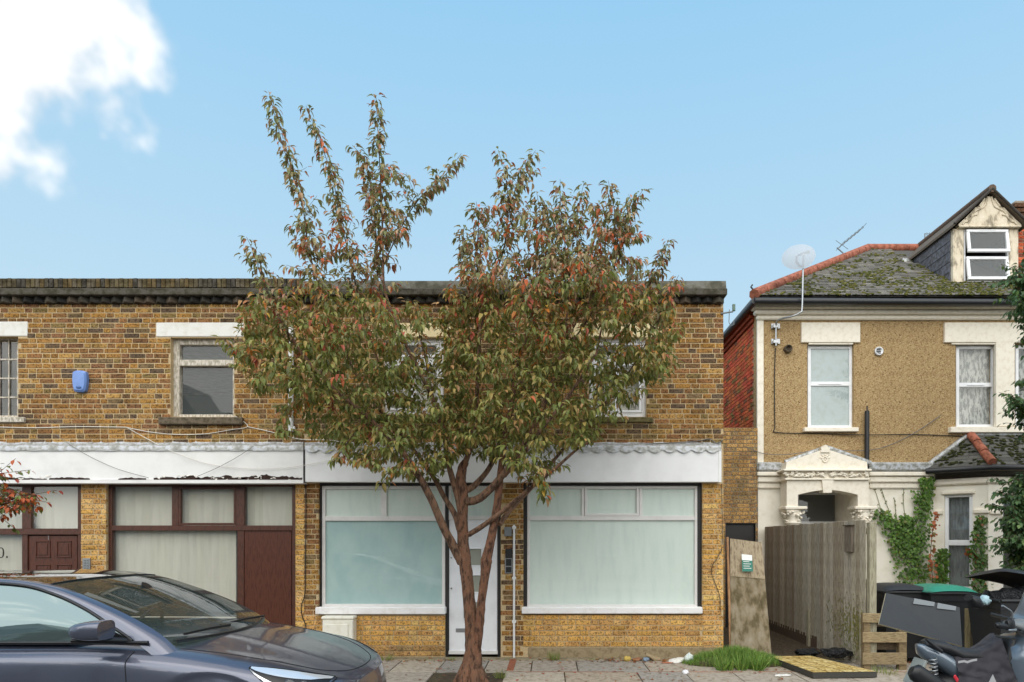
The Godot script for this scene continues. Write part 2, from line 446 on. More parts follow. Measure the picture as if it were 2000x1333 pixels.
	mat("car_inside", S(30, 30, 32), 0.8)
	mat("car_gap", S(12, 12, 14), 0.8)
	mat("lamp_white", S(225, 228, 232), 0.15, {"metal": 0.5})
	mat("lamp_cover", S(60, 64, 70), 0.03, {"alpha": 0.25, "spec": 0.8})
	mat("tyre", S(28, 28, 29), 0.9)
	mat("alloy", S(110, 112, 118), 0.35, {"metal": 0.8})
	mat("scooter_paint", S(104, 116, 128), 0.3, {"metal": 0.3, "coat": 0.8})
	mat("scooter_seat", S(40, 40, 42), 0.55, {"bump": rough_h, "depth": 0.1, "scale": Vector3(6, 6, 6)})
	mat("apron", S(48, 46, 52), 0.75, {"bump": wave, "depth": 3.0, "scale": Vector3(2, 2, 2), "rim": 0.3})
	mat("reflective", S(170, 170, 172), 0.4)
	mat("red_mark", S(196, 40, 56), 0.5)
	mat("panel_black", S(46, 48, 50), 0.6, {"tex": soft, "scale": Vector3(2, 2, 2)})
	mat("panel_edge", S(206, 190, 156), 0.8)
	mat("ink", S(34, 32, 30), 0.6)
	mat("notice_green", S(22, 116, 98), 0.5)
	mat("notice_white", S(232, 236, 232), 0.5)
	var patchy := noise_tex(131, 0.01, [[0.0, Color(0.76, 0.75, 0.73)], [0.36, Color(0.90, 0.89, 0.88)], [0.52, Color(0.98, 0.97, 0.965)], [1.0, grey(1)]], FastNoiseLite.TYPE_SIMPLEX_SMOOTH, 6)
	for called in ["brick"]:
		var m: StandardMaterial3D = M[called]
		m.detail_enabled = true
		m.detail_albedo = patchy
		m.detail_blend_mode = BaseMaterial3D.BLEND_MODE_MUL
		m.detail_uv_layer = BaseMaterial3D.DETAIL_UV_2
		m.uv2_triplanar = true
		m.uv2_world_triplanar = true
		m.uv2_triplanar_sharpness = 8.0
		m.uv2_scale = Vector3(0.36, 0.3, 0.36)
func _ready() -> void:
	rng.seed = 20240611
	# camera: a level view with a shifted lens, so that uprights stay upright
	var cam := Camera3D.new()
	cam.name = "camera"
	cam.projection = Camera3D.PROJECTION_FRUSTUM
	cam.near = 0.05
	cam.far = 900.0
	cam.size = 2.0 * 0.05 * (666.5 / F)
	cam.frustum_offset = Vector2((1000.0 - VX) / F, (VY - 666.5) / F) * 0.05
	add_child(cam)
	cam.position = Vector3(0, EYE, 0)
	cam.current = true
	# sky, sun, exposure
	var env := Environment.new()
	env.background_mode = Environment.BG_SKY
	var sky := Sky.new()
	var pano := PanoramaSkyMaterial.new()
	pano.panorama = sky_picture()
	sky.sky_material = pano
	env.sky = sky
	env.background_energy_multiplier = 1.0
	env.tonemap_mode = Environment.TONE_MAPPER_LINEAR
	env.tonemap_exposure = 2.2
	env.sdfgi_enabled = true
	env.ssao_enabled = true
	env.ssil_enabled = true
	var we := WorldEnvironment.new()
	we.name = "environment"
	we.environment = env
	add_child(we)
	var sun := DirectionalLight3D.new()
	sun.name = "sun"
	sun.light_energy = 0.5
	sun.light_color = Color(1.0, 0.965, 0.915)
	sun.light_angular_distance = 85.0
	sun.shadow_enabled = true
	add_child(sun)
	sun.look_at_from_position(Vector3.ZERO, Vector3(0.10, -0.55, -0.86))
	make_materials()
	print("ground")
	build_ground()
	print("terrace")
	build_terrace()
	print("villa")
	build_villa()
	print("opposite")
	build_opposite()
	print("tree")
	build_cherry()
	build_side_trees()
	print("car")
	build_car()
	print("scooter")
	build_scooter()
	print("yard")
	build_yard()
	build_cables()
	print("litter")
	build_litter()

func sky_picture() -> ImageTexture:
	# Blue air with broken cumulus: one cloud stands in the view at upper left, more drift over the rest of the sky.
	var w := 2048
	var h := 1024
	var data := PackedFloat32Array()
	data.resize(w * h * 4)
	var f := FastNoiseLite.new()
	f.seed = 5
	f.noise_type = FastNoiseLite.TYPE_SIMPLEX_SMOOTH
	f.frequency = 1.0
	f.fractal_octaves = 6
	f.fractal_gain = 0.52
	var low := Vector3(0.243, 0.340, 0.410)
	var mid := Vector3(0.148, 0.283, 0.407)
	var high := Vector3(0.085, 0.215, 0.375)
	for j in h:
		var el := (0.5 - (j + 0.5) / h) * PI
		var y := sin(el)
		var cr := cos(el)
		for i in w:
			var at := (j * w + i) * 4
			data[at + 3] = 1.0
			if y < -0.02:
				data[at] = 0.20
				data[at + 1] = 0.19
				data[at + 2] = 0.18
				continue
			var az := wrapf((i + 0.5) / w * TAU, -PI, PI)
			var c := low.lerp(mid, clampf((y - 0.26) / 0.36, 0.0, 1.0)).lerp(high, smoothstep(0.6, 1.0, y))
			# clouds: how far cover reaches at this bearing
			var dx := absf(az)
			var cover := smoothstep(0.75, 1.7, dx) * 0.92 + smoothstep(0.8, 1.15, el) * 0.6 - 0.82
			var gx := (az + 0.73) / 0.235
			var gy := (el - 0.63) / 0.255
			var own := 1.5 - 1.5 * sqrt(gx * gx + gy * gy)
			cover = maxf(cover, own)
			gx = (az + 0.685) / 0.06
			gy = (el - 0.405) / 0.042
			cover = maxf(cover, 0.42 - 0.75 * sqrt(gx * gx + gy * gy))
			if cover > -0.62:
				var d := Vector3(sin(az) * cr, y, -cos(az) * cr)
				var nz := f.get_noise_3dv(d * 5.5)
				var nf := f.get_noise_3dv(d * 13.0 + Vector3(7, 3, 1))
				var calm := smoothstep(-0.6, 0.0, own)
				var dens := smoothstep(-0.04, 0.46, cover + nz * lerpf(0.7, 0.22, calm) + nf * lerpf(0.4, 0.5, calm))
				if dens > 0.0:
					var lum := lerpf(0.52 + 0.22 * dens * dens, 0.43 + 0.07 * dens, calm) + 0.10 * nf
					c = c.lerp(Vector3(lum * 0.985, lum, lum * 1.015), dens)
			data[at] = c.x
			data[at + 1] = c.y
			data[at + 2] = c.z
	return ImageTexture.create_from_image(Image.create_from_data(w, h, false, Image.FORMAT_RGBAF, data.to_byte_array()))

# ---------------------------------------------------------------- ground
func build_ground() -> void:
	var mb := MB.new()
	mb.span(-400, 400, -0.5, -0.02, -500, 300)
	structure("ground", mb, M.soil)
	mb = MB.new()
	mb.span(-120, 120, -0.4, 0.0, -6.45, 3.4)
	structure("road", mb, M.asphalt)
	mb = MB.new()
	mb.col = L(176, 168, 156)
	mb.span(-60, 60, -0.3, 0.1, 3.4, 6.2)
	structure("far_pavement", mb, M.slab)
	# pavement bed under the slabs, also the passage floor
	mb = MB.new()
	mb.span(-30, 30, -0.3, PAVE - 0.018, -9.45, -6.6)
	var bed := structure("pavement", mb, M.joint_soil)
	var tones := [L(174, 163, 150), L(166, 157, 146), L(180, 169, 155), L(158, 152, 145), L(170, 157, 141)]
	var shapes := {}
	var rows := [[8.33, 9.13, 0.0], [7.52, 8.30, 0.29], [6.75, 7.50, 0.12]]
	for r in rows.size():
		var x: float = -4.6 + rows[r][2]
		while x < 4.6:
			var w: float = [0.58, 0.58, 0.88, 0.72][rng.randi() % 4]
			var z0: float = rows[r][0]
			var z1: float = rows[r][1]
			# the tree pit stays open
			if r == 1 and x + w > -1.28 and x < -0.55:
				if x < -1.28 and -1.28 - x > 0.15: w = -1.28 - x
				else:
					x = -0.55
					continue
			var key := "%d_%d_%d" % [r, int(w * 100), rng.randi() % 5]
			if not shapes.has(key):
				var sb := MB.new()
				sb.col = tones[int(key.split("_")[2])]
				sb.box(Vector3.ZERO, Vector3(w - 0.012, 0.05, z1 - z0 - 0.008), 0.004)
				shapes[key] = sb.mesh()
			var o := putm(bed, "paving_slab", shapes[key], M.slab, Vector3(x + w * 0.5, PAVE - 0.025 + rng.randf_range(-0.003, 0.002), -(z0 + z1) * 0.5))
			o.rotation = Vector3(rng.randf_range(-0.003, 0.003), 0, rng.randf_range(-0.003, 0.003))
			x += w
	# strip of concrete between the slabs and the wall
	mb = MB.new()
	mb.col = L(150, 140, 116)
	mb.span(-6, 2.62, PAVE - 0.1, PAVE + 0.004, -9.36, -9.15, 0.01)
	put(bed, "concrete_strip", mb, M.slab)
	# terracotta channel bricks crossing to the kerb and the red line along the row joint
	for k in 5:
		mb = MB.new()
		mb.col = L(158, 96, 70)
		mb.box(Vector3(fx(1002, 9.1) + 0.0, PAVE - 0.012, -9.09 + k * 0.155), Vector3(0.085, 0.04, 0.15), 0.004)
		put(bed, "channel_brick", mb, M.slab)
	for k in 24:
		if rng.randf() < 0.2: continue
		mb = MB.new()
		mb.col = L(150 + rng.randf_range(-12, 12), 104, 82)
		mb.box(Vector3(-0.42 + k * 0.205, PAVE - 0.018, -8.315), Vector3(0.198, 0.04, 0.03), 0.004)
		put(bed, "edging_brick", mb, M.slab)
	for k in 22:
		mb = MB.new()
		mb.col = L(136, 132, 126)
		mb.box(Vector3(-9.2 + k * 0.915, -0.06, -6.53), Vector3(0.905, PAVE * 2 + 0.11, 0.135), 0.012)
		put(bed, "kerbstone", mb, M.slab)
	mb = MB.new()
	mb.span(-1.28, -0.55, -0.2, PAVE - 0.014, -8.29, -7.55, 0.0)
	put(bed, "tree_pit_soil", mb, M.soil)
	# garden and passage ground behind the pavement line
	mb = MB.new()
	mb.span(2.6, 12.5, -0.3, PAVE - 0.01, -12.8, -9.452)
	structure("garden_soil", mb, M.soil)

# ---------------------------------------------------------------- bricks
const YELLOW := [[146, 117, 73], [140, 108, 66], [155, 124, 74], [125, 97, 67], [132, 105, 70], [113, 93, 71], [102, 89, 75], [126, 112, 78], [136, 104, 74], [150, 118, 69], [159, 132, 85], [116, 103, 82], [143, 113, 71], [97, 86, 76], [128, 100, 73], [122, 94, 72], [144, 117, 78], [151, 126, 81]]
const BRIGHT := [[196, 162, 103], [188, 155, 94], [203, 171, 114], [184, 149, 100], [176, 144, 97], [197, 168, 118]]
const DULL := [[170, 143, 100], [159, 132, 94], [177, 148, 103], [143, 120, 91], [165, 138, 95], [149, 131, 100]]
const RED := [[176, 92, 68], [166, 84, 62], [184, 102, 76], [158, 80, 60], [172, 96, 78], [120, 72, 62]]
var brick_shapes := {}
func lay(list: Array, x0: float, x1: float, y0: float, y1: float, zf: float, holes: Array, pal: Array, course := 0.0695, lead := 0.0) -> void:
	var joint := 0.0115
	var rows := int(round((y1 - y0) / course))
	course = (y1 - y0) / rows
	for r in rows:
		var yb := y0 + r * course + joint * 0.5
		var yt := y0 + (r + 1) * course - joint * 0.5
		var x := x0 - 0.2 + lead + (0.155 if r % 2 else 0.0) + rng.randf_range(-0.02, 0.02)
		var head := r % 2 == 0
		while x < x1:
			var w := (0.1 if head else 0.205) + rng.randf_range(-0.012, 0.012)
			if rng.randf() < 0.06: head = not head
			head = not head
			var parts := [[maxf(x, x0), minf(x + w, x1)]]
			for h in holes:
				if h[2] < yt - 0.02 and h[3] > yb + 0.02:
					var nxt := []
					for s in parts:
						if h[1] <= s[0] or h[0] >= s[1]: nxt.append(s)
						else:
							if h[0] - s[0] > 0.03: nxt.append([s[0], h[0] - 0.003])
							if s[1] - h[1] > 0.03: nxt.append([h[1] + 0.003, s[1]])
					parts = nxt
			for s in parts:
				if s[1] - s[0] > 0.03: list.append([s[0], s[1], yb, yt, pal[rng.randi() % pal.size()], zf])
			x += w + joint
func emit_bricks(parent: Node3D, list: Array, m: Material, avoid: Array, most := 300) -> void:
	# the bricks that show largest are pieces of their own, the rest are joined
	var order := []
	for i in list.size():
		var b: Array = list[i]
		var a: float = (b[1] - b[0]) * (b[3] - b[2])
		var px: float = VX + (b[0] + b[1]) * 0.5 / -b[5] * F
		var py: float = VY - ((b[2] + b[3]) * 0.5 - EYE) / -b[5] * F
		for r in avoid:
			if px > r[0] and px < r[2] and py > r[1] and py < r[3]: a *= 0.1
		if px < 0: a = 0.0
		order.append([a, i])
	order.sort_custom(func(p, q): return p[0] > q[0] or (p[0] == q[0] and p[1] < q[1]))
	var mb := MB.new()
	for k in order.size():
		var b: Array = list[order[k][1]]
		var w: float = b[1] - b[0]
		var h: float = b[3] - b[2]
		var z: float = b[5] - 0.02 + rng.randf_range(0.0, 0.005)
		var g := 1.75 * rng.randf_range(0.88, 1.1)
		var ctr := Vector3((b[0] + b[1]) * 0.5, (b[2] + b[3]) * 0.5, z)
		if k < most:
			var key := "%d_%d_%s" % [int(w * 200), int(h * 1000), str(b[4])]
			if not brick_shapes.has(key):
				var sb := MB.new()
				sb.col = L(b[4][0], b[4][1], b[4][2]) * g
				sb.box(Vector3.ZERO, Vector3(w, h, 0.05), 0.004)
				brick_shapes[key] = sb.mesh()
			var o := putm(parent, "brick", brick_shapes[key], m, ctr)
			o.rotation = Vector3(rng.randf_range(-0.02, 0.02), rng.randf_range(-0.008, 0.008), rng.randf_range(-0.006, 0.006))
		else:
			mb.col = L(b[4][0], b[4][1], b[4][2]) * g
			mb.obox(Transform3D(Basis.from_euler(Vector3(rng.randf_range(-0.02, 0.02), rng.randf_range(-0.008, 0.008), rng.randf_range(-0.006, 0.006))), ctr), Vector3(w, h, 0.05), 0.004)
	if mb.v.size():
		var rest := put(parent, "brickwork", mb, m)
		rest.set_meta("kind", "stuff")
func pxhole(x0: float, y0: float, x1: float, y1: float, d := DF) -> Array:
	return [fx(x0, d), fx(x1, d), fy(y1, d), fy(y0, d)]
# ---------------------------------------------------------------- terrace
func shell(t: Node3D, x0: float, x1: float, top: float) -> void:
	# side and back walls, flat roof and floors, so that rooms behind the glass are real rooms
	var mb := MB.new()
	mb.span(x0, x0 + 0.2, PAVE, top - 0.25, -16.0, -DF - 0.27)
	mb.span(x1 - 0.2, x1, PAVE, top - 0.25, -16.0, -DF - 0.27)
	mb.span(x0 + 0.2, x1 - 0.2, PAVE, top - 0.25, -16.0, -15.8)
	put(t, "side_and_back_walls", mb, M.plaster_inside)
	mb = MB.new()
	mb.span(x0, x1, top - 0.25, top - 0.1, -16.0, -DF - 0.3)
	put(t, "flat_roof", mb, M.coping)
	mb = MB.new()
	mb.span(x0 + 0.2, x1 - 0.2, fy(880), fy(860), -15.8, -DF - 0.27)
	put(t, "upper_floor", mb, M.floorboards)
	mb = MB.new()
	mb.span(x0 + 0.2, x1 - 0.2, PAVE - 0.2, PAVE + 0.02, -15.8, -DF - 0.27)
	put(t, "ground_floor", mb, M.floorboards)

func cornice(t: Node3D, x0: float, x1: float, bricks_on_edge: bool) -> void:
	# projecting band, dogtooth course of bricks set cornerwise, parapet above
	var mb := MB.new()
	mb.col = L(220, 215, 205)
	mb.span(x0, x1, fy(576, DF - 0.14), fy(563, DF - 0.14), -DF - 0.2, -DF + 0.14, 0.008)
	put(t, "cornice_band", mb, M.sooty)
	var sh := []
	for k in 4:
		var sb := MB.new()
		sb.col = [L(235, 228, 220), L(190, 186, 184), L(255, 236, 220), L(150, 150, 154)][k]
		sb.obox(Transform3D(Basis(Vector3.UP, PI / 4), Vector3.ZERO), Vector3(0.115, 0.082, 0.115), 0.006)
		sh.append(sb.mesh())
	var x := x0 + 0.07
	var y := (fy(576, DF - 0.14) + fy(590, DF - 0.04)) * 0.5 - 0.008
	while x < x1 - 0.05:
		putm(t, "dogtooth_brick", sh[rng.randi() % 4], M.sooty, Vector3(x, y, -DF + 0.02)).rotation = Vector3(rng.randf_range(-0.04, 0.04), rng.randf_range(-0.12, 0.12), 0)
		x += 0.151
	if bricks_on_edge:
		mb = MB.new()
		mb.col = L(200, 190, 170)
		mb.span(x0, x1, fy(563, DF - 0.14), fy(545, DF - 0.02), -DF - 0.2, -DF + 0.035)
		var bed := put(t, "parapet", mb, M.sooty)
		sh = []
		for k in 6:
			var sb := MB.new()
			sb.col = [L(255, 240, 215), L(230, 214, 180), L(214, 206, 190), L(255, 236, 190), L(196, 190, 184), L(255, 226, 170)][k]
			sb.box(Vector3.ZERO, Vector3(0.056, 0.125, 0.25), 0.006)
			sh.append(sb.mesh())
		x = x0 + 0.03
		while x < x1 - 0.03:
			putm(bed, "coping_brick", sh[rng.randi() % 6], M.sooty, Vector3(x, fy(553, DF - 0.05) + rng.randf_range(-0.004, 0.004), -DF - 0.07 + rng.randf_range(-0.004, 0.004)))
			x += 0.0635
	else:
		mb = MB.new()
		mb.prism(PackedVector2Array([Vector2(-0.12, fy(562, DF - 0.14) - 0.01), Vector2(0.09, fy(562, DF - 0.14) - 0.01), Vector2(0.06, fy(549, DF - 0.06)), Vector2(-0.12, fy(549, DF - 0.06) + 0.02)]), Transform3D(Basis(Vector3(0, 0, 1), Vector3.UP, Vector3(-1, 0, 0)), Vector3(x0, 0, -DF)), x1 - x0)
		put(t, "coping", mb, M.coping)

func blinds(parent: Node3D, x0: float, y0: float, x1: float, y1: float, d: float, gaps := []) -> void:
	var w := 15.0
	var x := x0 + w * 0.4
	var k := 0
	var sh := MB.new()
	while x < x1:
		var skip := false
		for g in gaps:
			if absf(x - g) < w * 0.45: skip = true
		if true:
			var mb := MB.new()
			var t := rng.randf_range(0.93, 1.05)
			mb.col = Color(t, t, t * rng.randf_range(0.96, 1.0))
			var c := P(x, (y0 + y1) * 0.5, d)
			var turn := 0.2 + rng.randf_range(-0.1, 0.1)
			mb.obox(Transform3D(Basis.from_euler(Vector3(0, turn, rng.randf_range(-0.002, 0.002))), c), Vector3(w * (0.80 if skip else 1.12) * d / F, (y1 - y0) * d / F, 0.003), 0.0)
			put(parent, "blind_slat", mb, M.blind)
		x += w
		k += 1

func pane(parent: Node3D, x0: float, y0: float, x1: float, y1: float, d: float, m: Material, called := "pane") -> MeshInstance3D:
	var mb := MB.new()
	if m == M.glass:
		mb.quad(P(x0, y1, d), P(x1, y1, d), P(x1, y0, d), P(x0, y0, d))
	else:
		pr(mb, x0, y0, x1, y1, d, 0.004, 0.0)
	return put(parent, called, mb, m)

func build_terrace() -> void:
	var top := fy(545)
	var split := fx(594)
	var left := fx(-190)
	var right := fx(1413)
	# ============ building with the brown shopfront
	var t := thing("shop_building", "brick terrace building with brown timber shopfront and peeling white fascia", "building", Vector3((left + split) * 0.5, PAVE, -DF), "terrace buildings")
	var holes := [pxhole(-75, 658, 35, 816), pxhole(333, 660, 457, 815), pxhole(-190, 945, 158, 1300), pxhole(207, 945, 577, 1300)]
	var mb := MB.new()
	wall(mb, left, split, PAVE - 0.1, fy(562), -DF + 0.002, 0.262, holes)
	var fw := put(t, "front_wall", mb, M.mortar)
	var list := []
	var lint := [pxhole(-110, 628, 53, 657.5), pxhole(304, 630, 475, 658.5)]
	lay(list, left, split, fy(868), fy(592), -DF, holes + lint, YELLOW)
	lay(list, fx(158), fx(207), PAVE, fy(945), -DF, [], BRIGHT, 0.0695, 0.05)
	lay(list, fx(577), split, PAVE, fy(945), -DF, [], BRIGHT, 0.0695, 0.03)
	emit_bricks(fw, list, M.brick, [])
	shell(t, left, split - 0.002, top)
	cornice(t, left, split, true)
	for r in [[-110, 628, 53, 657], [304, 630, 475, 658]]:
		mb = MB.new()
		pr(mb, r[0], r[1], r[2], r[3], DF - 0.012, 0.2, 0.008)
		put(t, "lintel", mb, M.lintel_white)
	# small-paned steel window at the end
	mb = MB.new()
	var d := DF + 0.1
	frame(mb, -75, 660, 36, 816, d, 0.05, 4)
	for k in 5: pr(mb, -59 + 18.5 * k, 664, -57 + 18.5 * k, 812, d + 0.01, 0.025, 0.001)
	for k in 3: pr(mb, -71, 701 + 37 * k, 32, 704 + 37 * k, d + 0.013, 0.02, 0.001)
	var w := put(t, "steel_window", mb, M.peeling_frame)
	for a in 6:
		for b in 4: pane(w, -71 + 18.5 * a, 664 + 37 * b, -59 + 18.5 * a, 701 + 37 * b, d + 0.025, M.glass)
	mb = MB.new()
	pr(mb, -80, 815, 45, 825, DF - 0.05, 0.2, 0.006)
	put(t, "window_sill", mb, M.peeling_frame)
	# weathered wooden window
	mb = MB.new()
	d = DF + 0.09
	pr(mb, 331, 660, 350, 815, d - 0.02, 0.09, 0.006)
	pr(mb, 350, 662, 458, 674, d - 0.015, 0.08, 0.006)
	pr(mb, 350, 703, 458, 715, d - 0.03, 0.09, 0.006)
	pr(mb, 350, 810, 458, 816, d - 0.02, 0.09, 0.004)
	pr(mb, 454, 674, 459, 703, d - 0.018, 0.08, 0.004)
	pr(mb, 454, 715, 459, 810, d - 0.018, 0.08, 0.004)
	w = put(t, "wooden_window", mb, M.peeling_frame)
	pane(w, 349, 674, 455, 704, d + 0.03, M.glass)
	pane(w, 349, 714, 455, 811, d + 0.03, M.glass)
	mb = MB.new()
	pr(mb, 308, 815, 472, 829, DF - 0.07, 0.22, 0.008)
	put(t, "window_sill", mb, M.stone_sill)
	# fascia with lead flashing above and rot along its foot
	mb = MB.new()
	pr(mb, -190, 880, 592, 938, DF - 0.12, 0.13, 0.003)
	var fas := put(t, "fascia_board", mb, M.fascia_white)
	mb = MB.new()
	pr(mb, -190, 938.5, 592, 945, DF - 0.155, 0.16, 0.004)
	put(fas, "bottom_lip", mb, M.fascia_white)
	for seg in [[-60, 90, 3.5], [95, 175, 4.0], [230, 285, 3.0], [300, 352, 5.0], [345, 392, 7.0], [385, 480, 6.5], [470, 590, 8.0]]:
		var poly := PackedVector2Array()
		var n := int((seg[1] - seg[0]) / 5.0)
		for k in n + 1: poly.append(Vector2(fx(lerpf(seg[0], seg[1], float(k) / n), DF - 0.122), fy(937.5, DF - 0.122)))
		for k in n + 1:
			var u := 1.0 - float(k) / n
			var hh: float = seg[2] * (0.35 + 0.65 * sin(PI * clampf(u, 0.04, 0.96))) * rng.randf_range(0.5, 1.3)
			poly.append(Vector2(fx(lerpf(seg[0], seg[1], u) + rng.randf_range(-1.2, 1.2), DF - 0.122), fy(936.5 - hh, DF - 0.122)))
		var ok := Geometry2D.triangulate_polygon(poly)
		if ok.size():
			mb = MB.new()
			mb.prism(poly, Transform3D(Basis.IDENTITY, Vector3(0, 0, -DF + 0.123)), 0.004)
			put(fas, "rotten_patch", mb, M.rotten)
	for k in 46:
		mb = MB.new()
		var c := P([rng.randf_range(-40, 170), rng.randf_range(300, 590)][int(rng.randf() < 0.75)], rng.randf_range(929, 938), DF - 0.128)
		mb.obox(Transform3D(Basis.from_euler(Vector3(rng.randf_range(-0.7, 0.7), rng.randf_range(-0.6, 0.6), rng.randf_range(-0.5, 0.5))), c), Vector3(rng.randf_range(0.015, 0.05), rng.randf_range(0.008, 0.02), 0.0015))
		put(fas, "paint_flake", mb, M.flake)
	mb = MB.new()
	var rows := []
	for k in 5:
		var row := PackedVector3Array()
		for j in 60:
			var pz: float = [DF - 0.004, DF - 0.02, DF - 0.11, DF - 0.135, DF - 0.136][k]
			var py: float = [863.0, 868.5, 869.5, 872.0, 881.0][k] + sin(j * 1.7) * 0.5 + rng.randf_range(-0.5, 0.5)
			row.append(P(lerpf(-190, 592, j / 59.0), py, pz))
		rows.append(row)
	mb.grid(rows, false, false)
	put(t, "lead_flashing", mb, M.lead)
	# brown shopfront, door side
	d = DF + 0.05
	mb = MB.new()
	pr(mb, -190, 945, 158, 951, d, 0.08)
	pr(mb, -190, 1033, 158, 1045, d - 0.01, 0.09)
	pr(mb, 151, 951, 158, 1300, d - 0.005, 0.085)
	pr(mb, 42, 951, 60, 1033, d + 0.001, 0.08)
	pr(mb, 42, 1045, 53, 1300, d + 0.001, 0.08)
	pr(mb, -190, 1180, 42, 1194, d, 0.08)
	pr(mb, -190, 1194, 42, 1300, d + 0.03, 0.05)
	var sf := put(t, "shopfront_frame", mb, M.brown_frame)
	pane(sf, -190, 951, 43, 1033, d + 0.03, M.glass)
	pane(sf, 60, 951, 152, 1033, d + 0.03, M.glass)
	pane(sf, -190, 1045, 43, 1181, d + 0.03, M.glass)
	blinds(sf, -190, 948, 43, 1180, d + 0.12)
	blinds(sf, 64, 948, 150, 1034, d + 0.12)
	# panelled door
	mb = MB.new()
	pr(mb, 55, 1047, 150, 1290, d + 0.02, 0.04, 0.003)
	var dr := put(t, "panelled_door", mb, M.brown_door)
	for r in [[68, 1057, 97, 1090], [109, 1057, 138, 1090], [68, 1103, 97, 1180], [109, 1103, 138, 1180], [68, 1195, 97, 1275], [109, 1195, 138, 1275]]:
		mb = MB.new()
		frame(mb, r[0], r[1], r[2], r[3], d + 0.008, 0.014, 2.2, 0.004)
		pr(mb, r[0] + 5, r[1] + 5, r[2] - 5, r[3] - 5, d + 0.012, 0.01, 0.006)
		put(dr, "door_panel", mb, M.brown_door)
	mb = MB.new()
	mb.box(P(94, 1051, d - 0.0), Vector3(0.006, 0.06, 0.006), 0.001)
	put(dr, "hook", mb, M.steel)
	# brown shopfront, window side
	mb = MB.new()
	pr(mb, 207, 945, 577, 951, d, 0.08)
	pr(mb, 207, 951, 218, 1300, d - 0.004, 0.085)
	pr(mb, 570, 951, 577, 1300, d - 0.004, 0.085)
	pr(mb, 218, 1027, 570, 1037, d - 0.012, 0.09)
	pr(mb, 335, 951, 348, 1027, d + 0.001, 0.08)
	pr(mb, 460, 951, 477, 1027, d + 0.001, 0.08)
	pr(mb, 463, 1037, 476, 1300, d + 0.001, 0.08)
	pr(mb, 218, 1215, 463, 1228, d, 0.08)
	pr(mb, 218, 1228, 463, 1300, d + 0.03, 0.05)
	sf = put(t, "shopfront_frame", mb, M.brown_frame)
	mb = MB.new()
	frame(mb, 348, 951.5, 460, 1026.5, d - 0.006, 0.05, 4.5)
	put(sf, "casement", mb, M.brown_frame)
	for r in [[218, 951, 336, 1027], [349, 953, 460, 1025], [477, 951, 571, 1027], [218, 1037, 464, 1216]]:
		pane(sf, r[0], r[1], r[2], r[3], d + 0.03, M.glass)
	blinds(sf, 222, 948, 336, 1030, d + 0.12)
	blinds(sf, 356, 948, 458, 1030, d + 0.12)
	blinds(sf, 486, 948, 568, 1030, d + 0.12)
	blinds(sf, 221, 1034, 456, 1222, d + 0.12, [317])
	mb = MB.new()
	pr(mb, 477, 1036, 569, 1292, d + 0.01, 0.04, 0.003)
	put(t, "flush_door", mb, M.brown_door)
	mb = MB.new()
	pr(mb, 160, 1091, 175, 1121, DF - 0.03, 0.03, 0.004)
	var kp := put(t, "door_entry_panel", mb, M.steel)
	for a in 2:
		for b in 5:
			mb = MB.new()
			pr(mb, 162.5 + a * 5.5, 1094 + b * 5, 166.5 + a * 5.5, 1097.2 + b * 5, DF - 0.034, 0.004, 0.001)
			put(kp, "button", mb, M.plastic_grey)
	# writing on the glass
	var tm := TextMesh.new()
	var font := SystemFont.new()
	font.font_names = PackedStringArray(["Droid Serif"])
	tm.font = font
	tm.text = "0."
	tm.font_size = 64
	tm.pixel_size = 0.0031
	tm.depth = 0.002
	putm(sf.get_parent().get_node("shopfront_frame"), "glass_lettering", tm, M.ink, P(5.0, 1081, d + 0.026))
	mb = MB.new()
	pr(mb, -60, 1114.5, 12, 1116, d + 0.027, 0.001, 0.0)
	put(t.get_node("shopfront_frame"), "glass_line", mb, M.ink)

	# ============ building with the white shopfront
	t = thing("shop_building", "brick terrace building with pale shop windows, white door and clean white fascia", "building", Vector3((split + right) * 0.5, PAVE, -DF), "terrace buildings")
	holes = [pxhole(749, 660, 867, 812), pxhole(1150, 660, 1263, 816), pxhole(622, 943, 978, 1202), pxhole(869, 1200, 978, 1300), pxhole(1022, 943, 1372, 1202)]
	mb = MB.new()
	wall(mb, split, right, PAVE - 0.1, fy(562), -DF + 0.002, 0.262, holes)
	fw = put(t, "front_wall", mb, M.mortar)
	list = []
	lint = [pxhole(720, 632, 881, 659.5), pxhole(1120, 632, 1292, 659.5)]
	lay(list, split, right, fy(868), fy(592), -DF, holes + lint, YELLOW, 0.0695, 0.08)
	lay(list, split, fx(623), fy(1202), fy(945), -DF, [], YELLOW)
	lay(list, fx(978), fx(1022), PAVE + 0.02, fy(945), -DF, [], YELLOW, 0.0695, 0.1)
	lay(list, fx(1372), right, PAVE + 0.02, fy(945), -DF, [], BRIGHT, 0.0695, 0.04)
	lay(list, split, fx(869), fy(1262), fy(1203), -DF + 0.004, [], BRIGHT)
	lay(list, split, fx(869), PAVE + 0.02, fy(1262), -DF + 0.012, [], DULL)
	lay(list, fx(1022), fx(1372), fy(1264), fy(1201), -DF + 0.004, [], BRIGHT)
	emit_bricks(fw, list, M.brick, [[540, 540, 1325, 935], [0, 1200, 740, 1333], [890, 900, 985, 1333]])
	mb = MB.new()
	mb.col = L(158, 142, 112)
	mb.span(fx(1032), fx(1410), PAVE - 0.02, fy(1265), -DF - 0.01, -DF + 0.018, 0.006)
	put(t, "plinth", mb, M.slab)
	mb = MB.new()
	mb.span(right - 0.27, right, PAVE, fy(592), -16.0, -DF - 0.265)
	put(t, "flank_wall", mb, M.mortar_grey)
	shell(t, split + 0.002, right - 0.28, top)
	cornice(t, split, right + 0.02, false)
